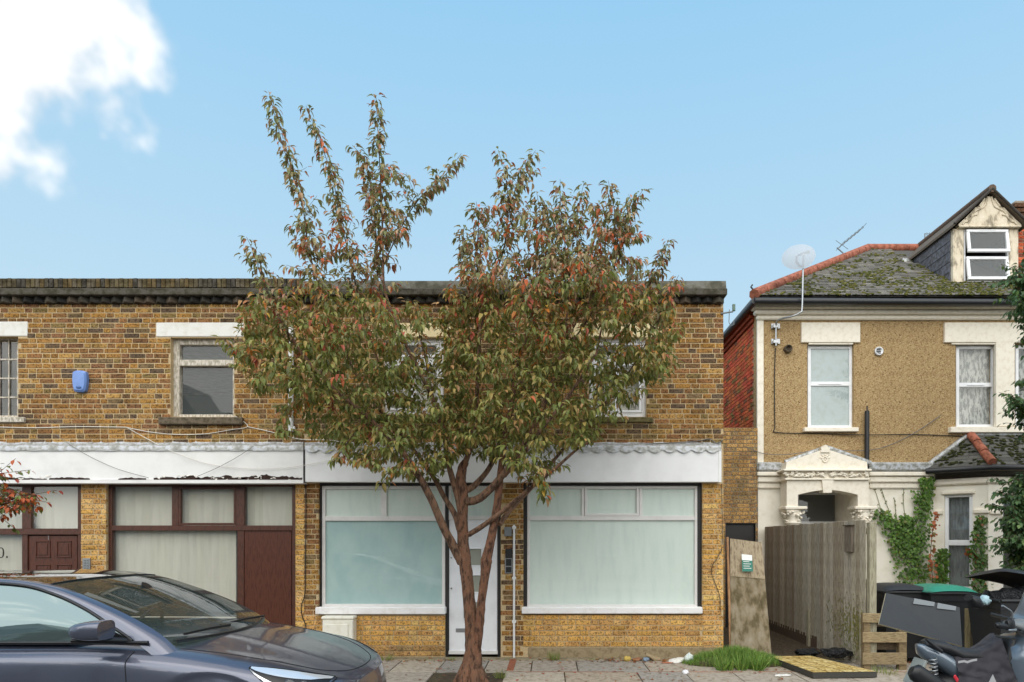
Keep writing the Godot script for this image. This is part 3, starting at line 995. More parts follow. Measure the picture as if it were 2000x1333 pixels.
	for r in [[720, 632, 881, 659], [1120, 632, 1292, 659]]:
		mb = MB.new()
		pr(mb, r[0], r[1], r[2], r[3], DF - 0.012, 0.2, 0.008)
		put(t, "lintel", mb, M.lintel_cream)
	for r in [[750, 661, 866, 811], [1151, 661, 1262, 815]]:
		mb = MB.new()
		d = DF + 0.07
		frame(mb, r[0], r[1], r[2], r[3], d, 0.07, 8)
		pr(mb, r[0] + 8, r[1] + 38, r[2] - 8, r[1] + 48, d + 0.002, 0.065)
		frame(mb, r[0] + 8.5, r[1] + 8.5, r[2] - 8.5, r[1] + 37.5, d - 0.012, 0.05, 5)
		frame(mb, r[0] + 8.5, r[1] + 48.5, (r[0] + r[2]) * 0.5 - 0.5, r[3] - 8.5, d - 0.012, 0.05, 5)
		frame(mb, (r[0] + r[2]) * 0.5 + 0.5, r[1] + 48.5, r[2] - 8.5, r[3] - 8.5, d - 0.012, 0.05, 5)
		w = put(t, "white_window", mb, M.upvc)
		pane(w, r[0] + 12, r[1] + 12, r[2] - 12, r[1] + 34, d + 0.025, M.glass)
		pane(w, r[0] + 12, r[1] + 52, (r[0] + r[2]) * 0.5 - 4, r[3] - 12, d + 0.025, M.glass)
		pane(w, (r[0] + r[2]) * 0.5 + 4, r[1] + 52, r[2] - 12, r[3] - 12, d + 0.025, M.glass)
		mb = MB.new()
		pr(mb, r[0] + 4, r[1] + 5, r[2] - 4, r[3] - 4, d + 0.2, 0.004, 0.0)
		put(w, "curtain", mb, M.blind)
	for r in [[735, 811, 880, 822], [1140, 815, 1276, 825]]:
		mb = MB.new()
		pr(mb, r[0], r[1], r[2], r[3], DF - 0.05, 0.2, 0.008)
		put(t, "window_sill", mb, M.green_sill)
	# fascia with scalloped lead
	mb = MB.new()
	pr(mb, 595.5, 876, 1408, 942, DF - 0.13, 0.14, 0.004)
	fas = put(t, "fascia_board", mb, M.fascia_clean)
	mb = MB.new()
	pr(mb, 1404, 877, 1409.5, 942.5, DF - 0.137, 0.02, 0.002)
	put(fas, "edge_trim", mb, M.fascia_clean)
	mb = MB.new()
	pr(mb, 593.2, 872, 595.2, 943, DF - 0.135, 0.05, 0.001)
	put(fas, "end_joint", mb, M.black_paint)
	mb = MB.new()
	rows = []
	for k in 6:
		var row := PackedVector3Array()
		for j in 349:
			var u := lerpf(595, 1409, j / 348.0)
			var pz: float = [DF - 0.004, DF - 0.02, DF - 0.115, DF - 0.14, DF - 0.143, DF - 0.146][k]
			var py: float = [864.0, 868.0, 869.0, 872.0, 876.0, 879.0][k]
			var scallop := absf(sin(PI * (u - 595) / 28.0))
			if k == 5: py += 5.5 * scallop
			row.append(P(u, py + sin(u * 0.11) * 0.5, pz - (0.012 * scallop if k == 5 else 0.0)))
		rows.append(row)
	mb.grid(rows, false, false)
	put(t, "scalloped_flashing", mb, M.lead)
	# left shop window and door
	d = DF + 0.05
	mb = MB.new()
	pr(mb, 622, 943, 978, 949, d - 0.01, 0.09)
	pr(mb, 622, 949, 628, 1187, d - 0.008, 0.09)
	pr(mb, 870, 949, 876, 1290, d - 0.008, 0.09)
	pr(mb, 972, 949, 978, 1290, d - 0.008, 0.09)
	put(t, "black_surround", mb, M.black_paint)
	mb = MB.new()
	frame(mb, 628.5, 949.5, 869.5, 1187, d, 0.07, 6.5)
	pr(mb, 635, 1009, 863, 1018, d - 0.004, 0.07)
	pr(mb, 744, 956, 755, 1009, d + 0.001, 0.07)
	w = put(t, "shop_window", mb, M.pale_frame)
	for r in [[635, 956, 744, 1009], [755, 956, 863, 1009], [635, 1018, 863, 1181]]:
		pane(w, r[0], r[1], r[2], r[3], d + 0.02, M.glass)
		pane(w, r[0], r[1], r[2], r[3], d + 0.03, M.film if r[1] < 1000 else M.film_teal, "window_film")
	mb = MB.new()
	pr(mb, 615, 1187, 869.5, 1201, DF - 0.07, 0.18, 0.01)
	put(t, "shop_sill", mb, M.sill_white)
	mb = MB.new()
	pr(mb, 876, 949.5, 972, 956, d, 0.07)
	pr(mb, 876, 1008, 972, 1016, d - 0.002, 0.07)
	pr(mb, 876, 956, 881, 1008, d + 0.001, 0.07)
	pr(mb, 967, 956, 972, 1008, d + 0.001, 0.07)
	pr(mb, 876, 1272, 972, 1279, d - 0.02, 0.1)
	var fl := put(t, "door_frame", mb, M.pale_frame)
	pane(fl, 881, 956, 967, 1008, d + 0.02, M.glass)
	pane(fl, 881, 956, 967, 1008, d + 0.03, M.film, "window_film")
	mb = MB.new()
	var dh := [pxhole(905, 1073, 940, 1105, d), pxhole(905, 1125, 940, 1157, d), pxhole(905, 1177, 940, 1209, d)]
	wall(mb, fx(877, d), fx(971, d), fy(1272, d), fy(1016.5, d), -d - 0.01, 0.05, dh)
	dr = put(t, "white_door", mb, M.white_door)
	for k in 3:
		pane(dr, 904, 1072 + 52 * k, 941, 1106 + 52 * k, d + 0.03, M.frosted)
		mb = MB.new()
		frame(mb, 902.5, 1070.5 + 52 * k, 942.5, 1107.5 + 52 * k, d + 0.002, 0.012, 2.5, 0.003)
		put(dr, "bead", mb, M.white_door)
	for y in [1090, 1150]:
		mb = MB.new()
		mb.lathe([Vector2(0.0, 0.0), Vector2(0.012, 0.0), Vector2(0.012, 0.012), Vector2(0.0, 0.014)], 10, Transform3D(Basis(Vector3.RIGHT, PI / 2), P(881.5, y, d + 0.01)))
		put(dr, "lock", mb, M.steel)
	mb = MB.new()
	pr(mb, 890, 1228, 925, 1236, d + 0.004, 0.008, 0.002)
	put(dr, "letter_plate", mb, M.steel)
	# right shop window
	mb = MB.new()
	pr(mb, 1022, 943, 1372, 949, d - 0.01, 0.09)
	pr(mb, 1022, 949, 1029, 1187, d - 0.008, 0.09)
	pr(mb, 1363, 949, 1372, 1187, d - 0.008, 0.09)
	put(t, "black_surround", mb, M.black_paint)
	mb = MB.new()
	frame(mb, 1029.5, 949.5, 1362.5, 1187, d, 0.07, 5.5)
	pr(mb, 1035, 1008, 1357, 1017, d - 0.004, 0.07)
	pr(mb, 1136, 955, 1141.5, 1008, d + 0.001, 0.07)
	pr(mb, 1249, 955, 1255, 1008, d + 0.001, 0.07)
	w = put(t, "shop_window", mb, M.pale_frame)
	mb = MB.new()
	frame(mb, 1142, 950.5, 1248.5, 1008.5, d - 0.012, 0.05, 5)
	put(w, "casement", mb, M.pale_frame)
	for r in [[1035, 955, 1136, 1008], [1146, 955, 1245, 1004], [1255, 955, 1357, 1008], [1035, 1017, 1357, 1182]]:
		pane(w, r[0], r[1], r[2], r[3], d + 0.02, M.glass)
		pane(w, r[0], r[1], r[2], r[3], d + 0.03, M.film, "window_film")
	mb = MB.new()
	pr(mb, 1019, 1187, 1373, 1200, DF - 0.07, 0.18, 0.01)
	put(t, "shop_sill", mb, M.sill_white)
	# ============ things fixed to the front
	var a := thing("alarm_box", "blue bell box fixed to the brickwork", "alarm", P(154, 766, DF - 0.02))
	mb = MB.new()
	var poly := PackedVector2Array()
	for q in cat([Vector3(141, 727, 0), Vector3(147, 724.5, 0), Vector3(154, 724, 0), Vector3(161, 724.5, 0), Vector3(166.5, 727, 0), Vector3(168, 738, 0), Vector3(167.8, 750, 0), Vector3(166, 760, 0), Vector3(163, 765, 0), Vector3(154, 766, 0), Vector3(145, 765, 0), Vector3(142.5, 760, 0), Vector3(140.5, 750, 0), Vector3(140, 738, 0), Vector3(141, 727, 0)], 3):
		poly.append(Vector2(fx(q.x, DF - 0.06), fy(q.y, DF - 0.06)))
	poly.remove_at(poly.size() - 1)
	var prev := poly
	var body := MB.new()
	body.prism(poly, Transform3D(Basis.IDENTITY, Vector3(0, 0, -DF + 0.055)), 0.055)
	var cen := Vector2(fx(154, DF - 0.06), fy(745, DF - 0.06))
	for k in poly.size():
		var p0: Vector2 = poly[k]
		var p1: Vector2 = poly[(k + 1) % poly.size()]
		var q0 := cen + (p0 - cen) * 0.82
		var q1 := cen + (p1 - cen) * 0.82
		body.quad(Vector3(q0.x, q0.y, -DF + 0.078), Vector3(q1.x, q1.y, -DF + 0.078), Vector3(p1.x, p1.y, -DF + 0.056), Vector3(p0.x, p0.y, -DF + 0.056))
		body.tri(Vector3(q0.x, q0.y, -DF + 0.078), Vector3(cen.x, cen.y, -DF + 0.082), Vector3(q1.x, q1.y, -DF + 0.078))
	put(a, "cover", body, M.alarm_blue)
	mb = MB.new()
	mb.blob(Transform3D(Basis.from_scale(Vector3(0.04, 0.02, 0.01)), P(153, 757, DF - 0.08)), 12, 6)
	put(a, "strobe_lens", mb, M.alarm_dark)
	a = thing("downpipe", "short white plastic downpipe on the brick wall behind the tree", "pipe", P(568, 842, DF))
	mb = MB.new()
	mb.tube([P(568, 640, DF - 0.04), P(568, 843, DF - 0.04)], 0.034, 12)
	put(a, "pipe", mb, M.plastic_white)
	for y in [660, 760, 836]:
		mb = MB.new()
		pr(mb, 561, y - 3, 575, y + 3, DF - 0.05, 0.05, 0.003)
		put(a, "clip", mb, M.plastic_white)
	a = thing("meter_cabinet", "cream meter cabinet against the low brick wall beneath the shop sill", "cabinet", Vector3(fx(659, DF - 0.2), PAVE, -DF + 0.1))
	mb = MB.new()
	var dc := DF - 0.2
	mb.span(fx(629, dc), fx(689, dc), PAVE + 0.01, fy(1211, dc), -DF + 0.018, -dc, 0.012)
	put(a, "case", mb, M.cabinet)
	mb = MB.new()
	mb.span(fx(634, dc), fx(680, dc), PAVE + 0.05, fy(1220, dc), -dc + 0.001, -dc + 0.012, 0.005)
	put(a, "cabinet_door", mb, M.cabinet)
	mb = MB.new()
	mb.span(fx(627, dc), fx(691, dc), fy(1211, dc) + 0.001, fy(1205, dc), -DF + 0.018, -dc + 0.012, 0.012)
	put(a, "lid", mb, M.cabinet)
	mb = MB.new()
	mb.lathe([Vector2(0.0, 0.0), Vector2(0.01, 0.0), Vector2(0.01, 0.01), Vector2(0.0, 0.012)], 8, Transform3D(Basis(Vector3.RIGHT, PI / 2), P(638, 1240, dc - 0.012)))
	put(a, "lock", mb, M.steel)
	a = thing("entry_phone", "black entry phone and keypad on the brick pier beside the white door", "intercom", P(992, 1120, DF - 0.01))
	mb = MB.new()
	pr(mb, 987, 1073, 1000, 1091, DF - 0.035, 0.033, 0.006)
	put(a, "camera_unit", mb, M.plastic_black)
	mb = MB.new()
	pr(mb, 986, 1090.5, 1001, 1121, DF - 0.025, 0.024, 0.004)
	var ph := put(a, "handset_plate", mb, M.steel)
	mb = MB.new()
	pr(mb, 988, 1092.5, 999, 1106, DF - 0.031, 0.006, 0.002)
	put(ph, "speaker", mb, M.plastic_black)
	mb = MB.new()
	pr(mb, 988, 1108, 999, 1119, DF - 0.031, 0.006, 0.002)
	put(ph, "call_panel", mb, M.plastic_black)
	mb = MB.new()
	pr(mb, 985, 1030, 999, 1048, DF - 0.05, 0.048, 0.006)
	solo("junction_box", mb, M.plastic_grey, "small grey box high on the pier beside the white door", "box")
	a = thing("conduit", "thin white conduit running down the brick pier to the pavement", "pipe", Vector3(fx(1004), PAVE, -DF + 0.02))
	mb = MB.new()
	mb.tube([P(1004, 1026, DF - 0.03), Vector3(fx(1004, DF - 0.03), PAVE + 0.005, -DF + 0.03)], 0.016, 8)
	put(a, "pipe", mb, M.plastic_white)
	for y in [1031, 1130, 1215]:
		mb = MB.new()
		pr(mb, 1000, y - 2.5, 1008, y + 2.5, DF - 0.04, 0.04, 0.002)
		put(a, "clip", mb, M.plastic_white)
	a = thing("cable_bracket", "steel bracket with green insulator at the terrace end", "bracket", P(1416, 612, DF))
	mb = MB.new()
	mb.tube([P(1408, 613, DF - 0.02), P(1432, 609, DF - 0.02)], 0.012, 6)
	mb.tube([P(1425, 605, DF - 0.02), P(1424, 630, DF - 0.02), P(1428, 637, DF - 0.02), P(1434, 634, DF - 0.02), P(1433, 628, DF - 0.02)], 0.006, 6)
	put(a, "arm", mb, M.plastic_grey)
	mb = MB.new()
	var prof := []
	for k in 9: prof.append(Vector2(0.024 if k % 2 else 0.017, k * 0.0115))
	prof.append(Vector2(0.0, 0.1))
	mb.lathe(prof, 10, Transform3D(Basis.IDENTITY, P(1433.5, 608, DF - 0.02)))
	put(a, "insulator", mb, mat("insulator_green", S(96, 122, 104), 0.3))
# ---------------------------------------------------------------- villa
func upvc_window(t: Node3D, called: String, x0: float, y0: float, x1: float, y1: float, ym: float, d: float, behind: Material) -> void:
	var mb := MB.new()
	frame(mb, x0, y0, x1, y1, d, 0.06, 6.5)
	pr(mb, x0 + 6.5, ym - 4, x1 - 6.5, ym + 4, d + 0.001, 0.06)
	pr(mb, x0 + 22, y0 + 1.2, x1 - 22, y0 + 3.2, d - 0.012, 0.012, 0.001)
	pr(mb, x0 + 22, ym - 1, x1 - 22, ym + 1, d - 0.012, 0.012, 0.001)
	var w := put(t, called, mb, M.upvc)
	for r in [[y0 + 6.5, ym - 4], [ym + 4, y1 - 6.5]]:
		pane(w, x0 + 6.5, r[0], x1 - 6.5, r[1], d + 0.02, M.glass)
		mb = MB.new()
		pr(mb, x0 + 6.5, r[0], x1 - 6.5, r[1], d + (0.028 if behind == M.frost_pane else 0.12), 0.004, 0.0)
		put(w, "net_curtain" if behind == M.net_curtain else "frosted_sheet", mb, behind)

func build_villa() -> void:
	var x0 := fx(1480, DH)
	var x1 := fx(2110, DH)
	var eave := fy(600, DH)
	var t := thing("villa", "rendered Victorian villa with pebbledash upper floor, mossy roof and cream porch", "building", Vector3((x0 + x1) * 0.5, PAVE, -DH))
	# walls
	var mb := MB.new()
	var holes := [pxhole(1577, 672, 1668, 840, DH), pxhole(1867, 672, 1946, 838, DH), pxhole(1983, 672, 2062, 838, DH)]
	wall(mb, x0, x1, fy(918, DH), eave, -DH, 0.25, holes)
	put(t, "pebbledash_wall", mb, M.pebbledash)
	mb = MB.new()
	var bay0 := fx(1825, DH)
	wall(mb, x0, bay0, PAVE - 0.1, fy(918, DH) - 0.001, -DH + 0.03, 0.28, [pxhole(1556, 955, 1666, 1320, DH)])
	put(t, "rendered_wall", mb, M.render_cream)
	mb = MB.new()
	mb.span(x0 + 0.25, x1, PAVE, eave, -18.9, -18.7)
	mb.span(x1 - 0.2, x1, PAVE, eave - 0.01, -18.7, -DH - 0.26)
	mb.span(x0 + 0.25, x1 - 0.2, fy(925, DH), fy(905, DH), -18.7, -DH - 0.26)
	put(t, "inner_walls", mb, M.plaster_inside)
	mb = MB.new()
	mb.span(x0 + 0.25, x1 - 0.2, PAVE - 0.1, PAVE + 0.15, -18.7, -DH - 0.26)
	put(t, "ground_floor", mb, M.floorboards)
	# brick flank, courses as real bricks
	mb = MB.new()
	mb.span(x0 + 0.012, x0 + 0.25, PAVE, eave, -18.9, -DH - 0.255)
	var flank := put(t, "flank_wall", mb, M.mortar_red)
	var bm := MB.new()
	var y := fy(980, DH)
	var r := 0
	while y < fy(628, DH):
		var z := -DH - 0.26 - (0.0 if r % 2 else 0.11)
		while z > -16.4:
			var w := 0.215
			bm.col = L(RED[rng.randi() % 6][0], RED[rng.randi() % 3][1], 66) * rng.randf_range(1.8, 2.3)
			bm.box(Vector3(x0 + 0.014 + rng.randf_range(-0.002, 0.001), y + 0.032, z - w * 0.5), Vector3(0.03, 0.065, w), 0.003)
			z -= w + 0.01
		y += 0.074
		r += 1
	var o := put(flank, "red_brickwork", bm, M.brick)
	o.set_meta("kind", "stuff")
	for k in 3:
		mb = MB.new()
		mb.col = L(186, 96, 70)
		mb.span(x0 - 0.04 - 0.045 * k, x0 + 0.1, eave - 0.21 + 0.075 * k, eave - 0.145 + 0.075 * k, -16.4, -DH - 0.2, 0.004)
		put(flank, "corbel_course", mb, M.brick)
	# cream corner strip and eaves mouldings
	mb = MB.new()
	mb.span(x0 - 0.014, fx(1491, DH), fy(918, DH), fy(627, DH), -DH - 0.02, -DH + 0.03, 0.004)
	put(t, "corner_pilaster", mb, M.render_trim)
	for k in 3:
		mb = MB.new()
		mb.span(x0 - 0.03 - 0.05 * k, x1, fy(627 - 9 * k, DH) + 0.004, fy(618 - 9 * k, DH), -DH - 0.02, -DH + 0.07 + 0.06 * k, 0.02)
		put(t, "eaves_moulding", mb, M.render_trim)
	for q in [[1566, 630, 1681, 669], [1846, 630, 2100, 669]]:
		mb = MB.new()
		pr(mb, q[0], q[1], q[2], q[3], DH - 0.05, 0.07, 0.006)
		pr(mb, q[0] + 14, 668, q[2] - 14 if q[0] < 1700 else 1946, 673, DH - 0.03, 0.05, 0.004)
		put(t, "lintel", mb, M.render_trim)
	upvc_window(t, "white_window", 1578, 675, 1666, 838, 750, DH + 0.07, M.frost_pane)
	upvc_window(t, "white_window", 1868, 675, 1945, 836, 752, DH + 0.07, M.net_curtain)
	upvc_window(t, "white_window", 1984, 675, 2061, 836, 752, DH + 0.07, M.net_curtain)
	mb = MB.new()
	pr(mb, 1946, 669, 1983, 833, DH - 0.05, 0.07, 0.006)
	put(t, "window_mullion", mb, M.render_trim)
	mb = MB.new()
	pr(mb, 1572, 835, 1678, 843, DH - 0.1, 0.2, 0.008)
	put(t, "window_sill", mb, M.render_trim)
	mb = MB.new()
	pr(mb, 1858, 834, 2100, 845, DH - 0.1, 0.2, 0.008)
	put(t, "window_sill", mb, M.render_trim)
	# vents and black pipe
	mb = MB.new()
	mb.lathe([Vector2(0.0, 0.0), Vector2(0.075, 0.0), Vector2(0.07, 0.09), Vector2(0.055, 0.09), Vector2(0.05, 0.03), Vector2(0.0, 0.03)], 14, Transform3D(Basis(Vector3.RIGHT, PI / 2), P(1538, 683, DH)))
	put(t, "flue_vent", mb, M.stone_sill)
	mb = MB.new()
	mb.lathe([Vector2(0.0, 0.0), Vector2(0.085, 0.0), Vector2(0.08, 0.04), Vector2(0.06, 0.045), Vector2(0.055, 0.02), Vector2(0.0, 0.02)], 14, Transform3D(Basis(Vector3.RIGHT, PI / 2), P(1716, 687, DH)))
	var vent := put(t, "extractor_vent", mb, M.upvc)
	for k in 3:
		mb = MB.new()
		mb.obox(Transform3D(Basis(Vector3.RIGHT, 0.6), P(1716, 682.5 + 4.5 * k, DH - 0.035)), Vector3(0.1, 0.03, 0.004))
		put(vent, "louvre", mb, M.plastic_grey)
	mb = MB.new()
	mb.tube([P(1694, 793, DH - 0.08), P(1694, 803, DH - 0.08)], 0.012, 6)
	mb.tube([P(1694, 803, DH - 0.08), P(1693.5, 918, DH - 0.08)], 0.042, 10)
	put(t, "waste_pipe", mb, M.gutter)
	# gutter
	mb = MB.new()
	mb.tube([P(1474, 588, 12.35), P(2110, 592, 12.35)], 0.062, 10)
	mb.tube([P(1474, 588, 12.35) + Vector3(0.01, 0, 0), Vector3(P(1474, 588, 12.35).x, eave + 0.02, -18.6)], 0.062, 10)
	put(t, "gutter", mb, M.gutter)
	mb = MB.new()
	mb.span(x0 - 0.2, x1, eave + 0.002, eave + 0.05, -18.7, -DH + 0.29)
	put(t, "soffit", mb, M.soffit)
	# hipped roof
	var e0 := Vector3(3.70, 6.10, -12.38)
	var e1 := Vector3(x1 + 0.2, 6.10, -12.38)
	var rl := Vector3(7.23, 8.27, -15.5)
	var rr := Vector3(x1 + 0.2, 8.27, -15.5)
	var b0 := Vector3(3.70, 6.10, -18.62)
	var b1 := Vector3(x1 + 0.2, 6.10, -18.62)
	mb = MB.new()
	mb.col = L(96, 94, 90)
	mb.quad(e0, e1, rr, rl)
	mb.tri(b0, e0, rl)
	mb.quad(b1, b0, rl, rr)
	mb.quad(e0, b0, b1, e1)
	var roof := put(t, "roof", mb, M.slate)
	# tiles in courses over the front slope; joined because each is only a few pixels across
	var up := (Vector3(e0.x, rl.y, rl.z) - e0).normalized()
	var nrm := Vector3(0, -up.z, up.y).normalized()
	if nrm.y < 0: nrm = -nrm
	var run := (Vector3(e0.x, rl.y, rl.z) - e0).length()
	var tiles := MB.new()
	var moss := MB.new()
	var mn := FastNoiseLite.new()
	mn.seed = 17
	mn.frequency = 0.9
	mn.fractal_octaves = 4
	var rows := 33
	for i in rows:
		var s := run * i / rows
		var xs: float = lerpf(e0.x, rl.x, s / run)
		var x := xs + (0.0 if i % 2 else 0.085)
		while x < 9.6:
			var c := Vector3(x + 0.085, e0.y, e0.z) + up * (s + 0.075) + nrm * 0.022
			var inside_dormer := x + 0.09 > 7.72 and c.z < -13.1 and x < 9.05
			if not inside_dormer:
				var g := rng.randf_range(0.8, 1.2)
				tiles.col = L(124, 121, 114) * g if rng.randf() < 0.85 else L(150, 146, 138)
				var bs := Basis(Vector3.RIGHT, up, nrm) * Basis.from_euler(Vector3(-0.12 + rng.randf_range(-0.03, 0.03), 0, rng.randf_range(-0.02, 0.02)))
				tiles.obox(Transform3D(bs, c), Vector3(0.162, 0.15, 0.014), 0.002)
				var mo := mn.get_noise_2d(x * 1.3, s * 1.6) + 0.14 + 0.16 * (1.0 - s / run) + (0.28 if x > 7.2 and s < 1.5 else 0.0)
				var count := int(clampf(mo * 9.0, 0, 5))
				for k in count:
					moss.col = [L(104, 110, 44), L(122, 124, 52), L(88, 96, 40), L(132, 128, 62)][rng.randi() % 4]
					var p := c + Vector3(rng.randf_range(-0.09, 0.09), 0, 0) + up * (-0.075 + rng.randf_range(-0.02, 0.05)) + nrm * 0.01
					moss.blob(Transform3D(Basis.from_scale(Vector3(rng.randf_range(0.02, 0.05), rng.randf_range(0.012, 0.026), rng.randf_range(0.018, 0.035))), p), 6, 4, 0.5, rng.randi() % 99)
			x += 0.17
	o = put(roof, "roof_tiles", tiles, M.slate)
	o.set_meta("kind", "stuff")
	o = put(roof, "roof_moss", moss, M.moss)
	o.set_meta("kind", "stuff")
	# red hip and ridge tiles
	var hip: Vector3 = rl - e0
	var nh := 15
	for k in nh:
		mb = MB.new()
		var a: Vector3 = e0 + hip * (float(k) / nh) + Vector3(0, 0.03, 0)
		var b: Vector3 = e0 + hip * (float(k + 1) / nh) + Vector3(0, 0.045, 0)
		mb.tube([a, b], [0.105, 0.092], 7)
		put(roof, "hip_tile", mb, M.ridge_red)
	for k in 12:
		mb = MB.new()
		mb.tube([rl + Vector3(0.3 * k, 0.03, 0), rl + Vector3(0.3 * k + 0.3, 0.04, 0)], [0.1, 0.09], 7)
		put(roof, "ridge_tile", mb, M.ridge_red)
	mb = MB.new()
	mb.tube([e0 + Vector3(0.05, 0.02, 0), e0 + Vector3(-0.02, 0.12, 0), e0 + Vector3(-0.06, 0.17, 0), e0 + Vector3(-0.03, 0.21, 0)], 0.016, 6)
	put(roof, "hip_iron", mb, M.gutter)
	build_dormer(t)
	build_porch(t)
	build_bay(t)
	# link wall between the terrace and the villa
	var lw := thing("link_wall", "yellow brick wall with black door closing the passage between the buildings", "wall", Vector3(fx(1440, 12.6), PAVE, -12.6))
	mb = MB.new()
	var lx0 := fx(1380, 12.6)
	var lx1 := x0 - 0.03
	var dho := pxhole(1417, 1022, 1476, 1320, 12.6)
	wall(mb, lx0, lx1, PAVE - 0.05, fy(836, 12.6), -12.598, 0.235, [dho])
	var lwm := put(lw, "wall", mb, M.mortar_grey)
	var list := []
	lay(list, lx0, lx1, PAVE, fy(836, 12.6), -12.6, [dho], DULL, 0.0735)
	emit_bricks(lwm, list, M.brick, [])
	mb = MB.new()
	pr(mb, 1417, 1022, 1477, 1230, 12.66, 0.05)
	var bd := put(lw, "black_door", mb, M.black_paint)
	mb = MB.new()
	frame(mb, 1416.5, 1021, 1478, 1235, 12.61, 0.07, 3)
	put(bd, "door_frame", mb, M.black_paint)
	# chimney beyond the dormer
	var ch := thing("chimney_stack", "brick chimney stack rising behind the dormer", "chimney", P(2010, 560, 14.0))
	mb = MB.new()
	var cx0 := fx(1988, 14.0)
	mb.span(cx0, cx0 + 1.1, 6.3, fy(425, 14.0), -15.2, -13.998)
	var stack := put(ch, "stack", mb, M.mortar_grey)
	list = []
	lay(list, cx0 - 0.004, cx0 + 1.104, 6.6, fy(425, 14.0), -14.0, [], RED, 0.075)
	emit_bricks(stack, list, M.brick, [])
	for k in 3:
		mb = MB.new()
		mb.col = L(120, 96, 80)
		mb.span(cx0 - 0.04 - 0.035 * k, cx0 + 1.14, fy(425, 14.0) + 0.09 * k + 0.001, fy(425, 14.0) + 0.09 * k + 0.086, -15.25, -13.98 + 0.03 * k, 0.006)
		put(ch, "corbel", mb, M.brick)
	mb = MB.new()
	mb.col = L(150, 140, 126)
	mb.span(cx0 - 0.05, cx0 + 1.1, fy(425, 14.0) + 0.272, fy(425, 14.0) + 0.36, -15.2, -14.0, 0.03)
	put(ch, "flaunching", mb, M.slab)
	# satellite dish on its pole
	var sd := thing("satellite_dish", "grey satellite dish on a cranked pole fixed to the villa corner", "satellite dish", P(1516, 676, DH))
	mb = MB.new()
	mb.tube(cat([P(1516, 676, DH - 0.08), P(1516, 640, DH - 0.08), P(1518, 628, DH - 0.14), P(1530, 622, DH - 0.3), P(1548, 618, DH - 0.42), P(1563, 611, DH - 0.48), P(1567, 600, DH - 0.48), P(1569, 520, DH - 0.48), P(1570, 497, DH - 0.48)], 4), 0.017, 8)
	put(sd, "pole", mb, M.steel)
	for yy in [637, 667]:
		mb = MB.new()
		pr(mb, 1507, yy - 5, 1524, yy + 5, DH - 0.03, 0.03, 0.003)
		pr(mb, 1511, yy - 3, 1521, yy + 3, DH - 0.1, 0.07, 0.003)
		put(sd, "wall_bracket", mb, M.steel)
	mb = MB.new()
	var face := Basis.looking_at(Vector3(0.35, -0.32, -1.0).normalized())
	var rws := []
	for k in 8:
		var rad := 0.29 * k / 7.0
		var row := PackedVector3Array()
		for j in 25:
			var aa := TAU * (j % 24) / 24.0
			row.append(Transform3D(face, P(1560, 502, DH - 0.42)) * Vector3(cos(aa) * rad, sin(aa) * rad * 0.92, 0.055 - 0.65 * rad * rad))
		rws.append(row)
	mb.grid(rws, true, true)
	put(sd, "dish", mb, mat("dish_grey", S(168, 176, 184), 0.5, {"alpha": 0.8}))
	mb = MB.new()
	mb.tube([P(1569, 522, DH - 0.47), P(1562, 520, DH - 0.4), P(1556, 512, DH - 0.36), P(1556, 502, DH - 0.32), P(1562, 498, DH - 0.2), P(1578, 492, DH - 0.02)], 0.022, 6)
	mb.blob(Transform3D(Basis.from_scale(Vector3(0.035, 0.03, 0.05)), P(1579, 493, DH - 0.02)), 8, 6)
	put(sd, "feed_arm", mb, M.plastic_black)
	# roof aerials
	var ae := thing("roof_aerial", "tilted rooftop aerial with thin rods behind the red hip tiles", "aerial", P(1657, 503, 15.2), "roof aerials")
	mb = MB.new()
	mb.tube([P(1660, 506, 15.2), P(1635, 484, 15.2)], 0.014, 6)
	put(ae, "mast", mb, M.plastic_grey)
	mb = MB.new()
	mb.tube([P(1636, 486, 15.2), P(1687, 444, 15.2)], 0.009, 6)
	for k in 7:
		var c := P(lerpf(1642, 1684, k / 6.0), lerpf(480, 446, k / 6.0), 15.2)
		mb.tube([c + Vector3(-0.05, -0.06, -0.12), c + Vector3(0.05, 0.06, 0.12)], 0.005, 5)
	mb.tube([P(1633, 470, 15.2), P(1657, 487, 15.2)], 0.006, 5)
	put(ae, "rods", mb, M.plastic_grey)
	ae = thing("roof_aerial", "small upright aerial just left of the dormer roof", "aerial", P(1807, 480, 15.6), "roof aerials")
	mb = MB.new()
	mb.tube([P(1807, 495, 15.6), P(1807, 456, 15.6)], 0.012, 6)
	put(ae, "mast", mb, M.plastic_grey)
	mb = MB.new()
	mb.tube([P(1807, 457, 15.6), P(1823, 457, 15.6)], 0.008, 5)
	for k in 3: mb.tube([P(1811 + 5 * k, 454, 15.6), P(1811 + 5 * k, 462, 15.6)], 0.006, 5)
	put(ae, "rods", mb, M.plastic_grey)

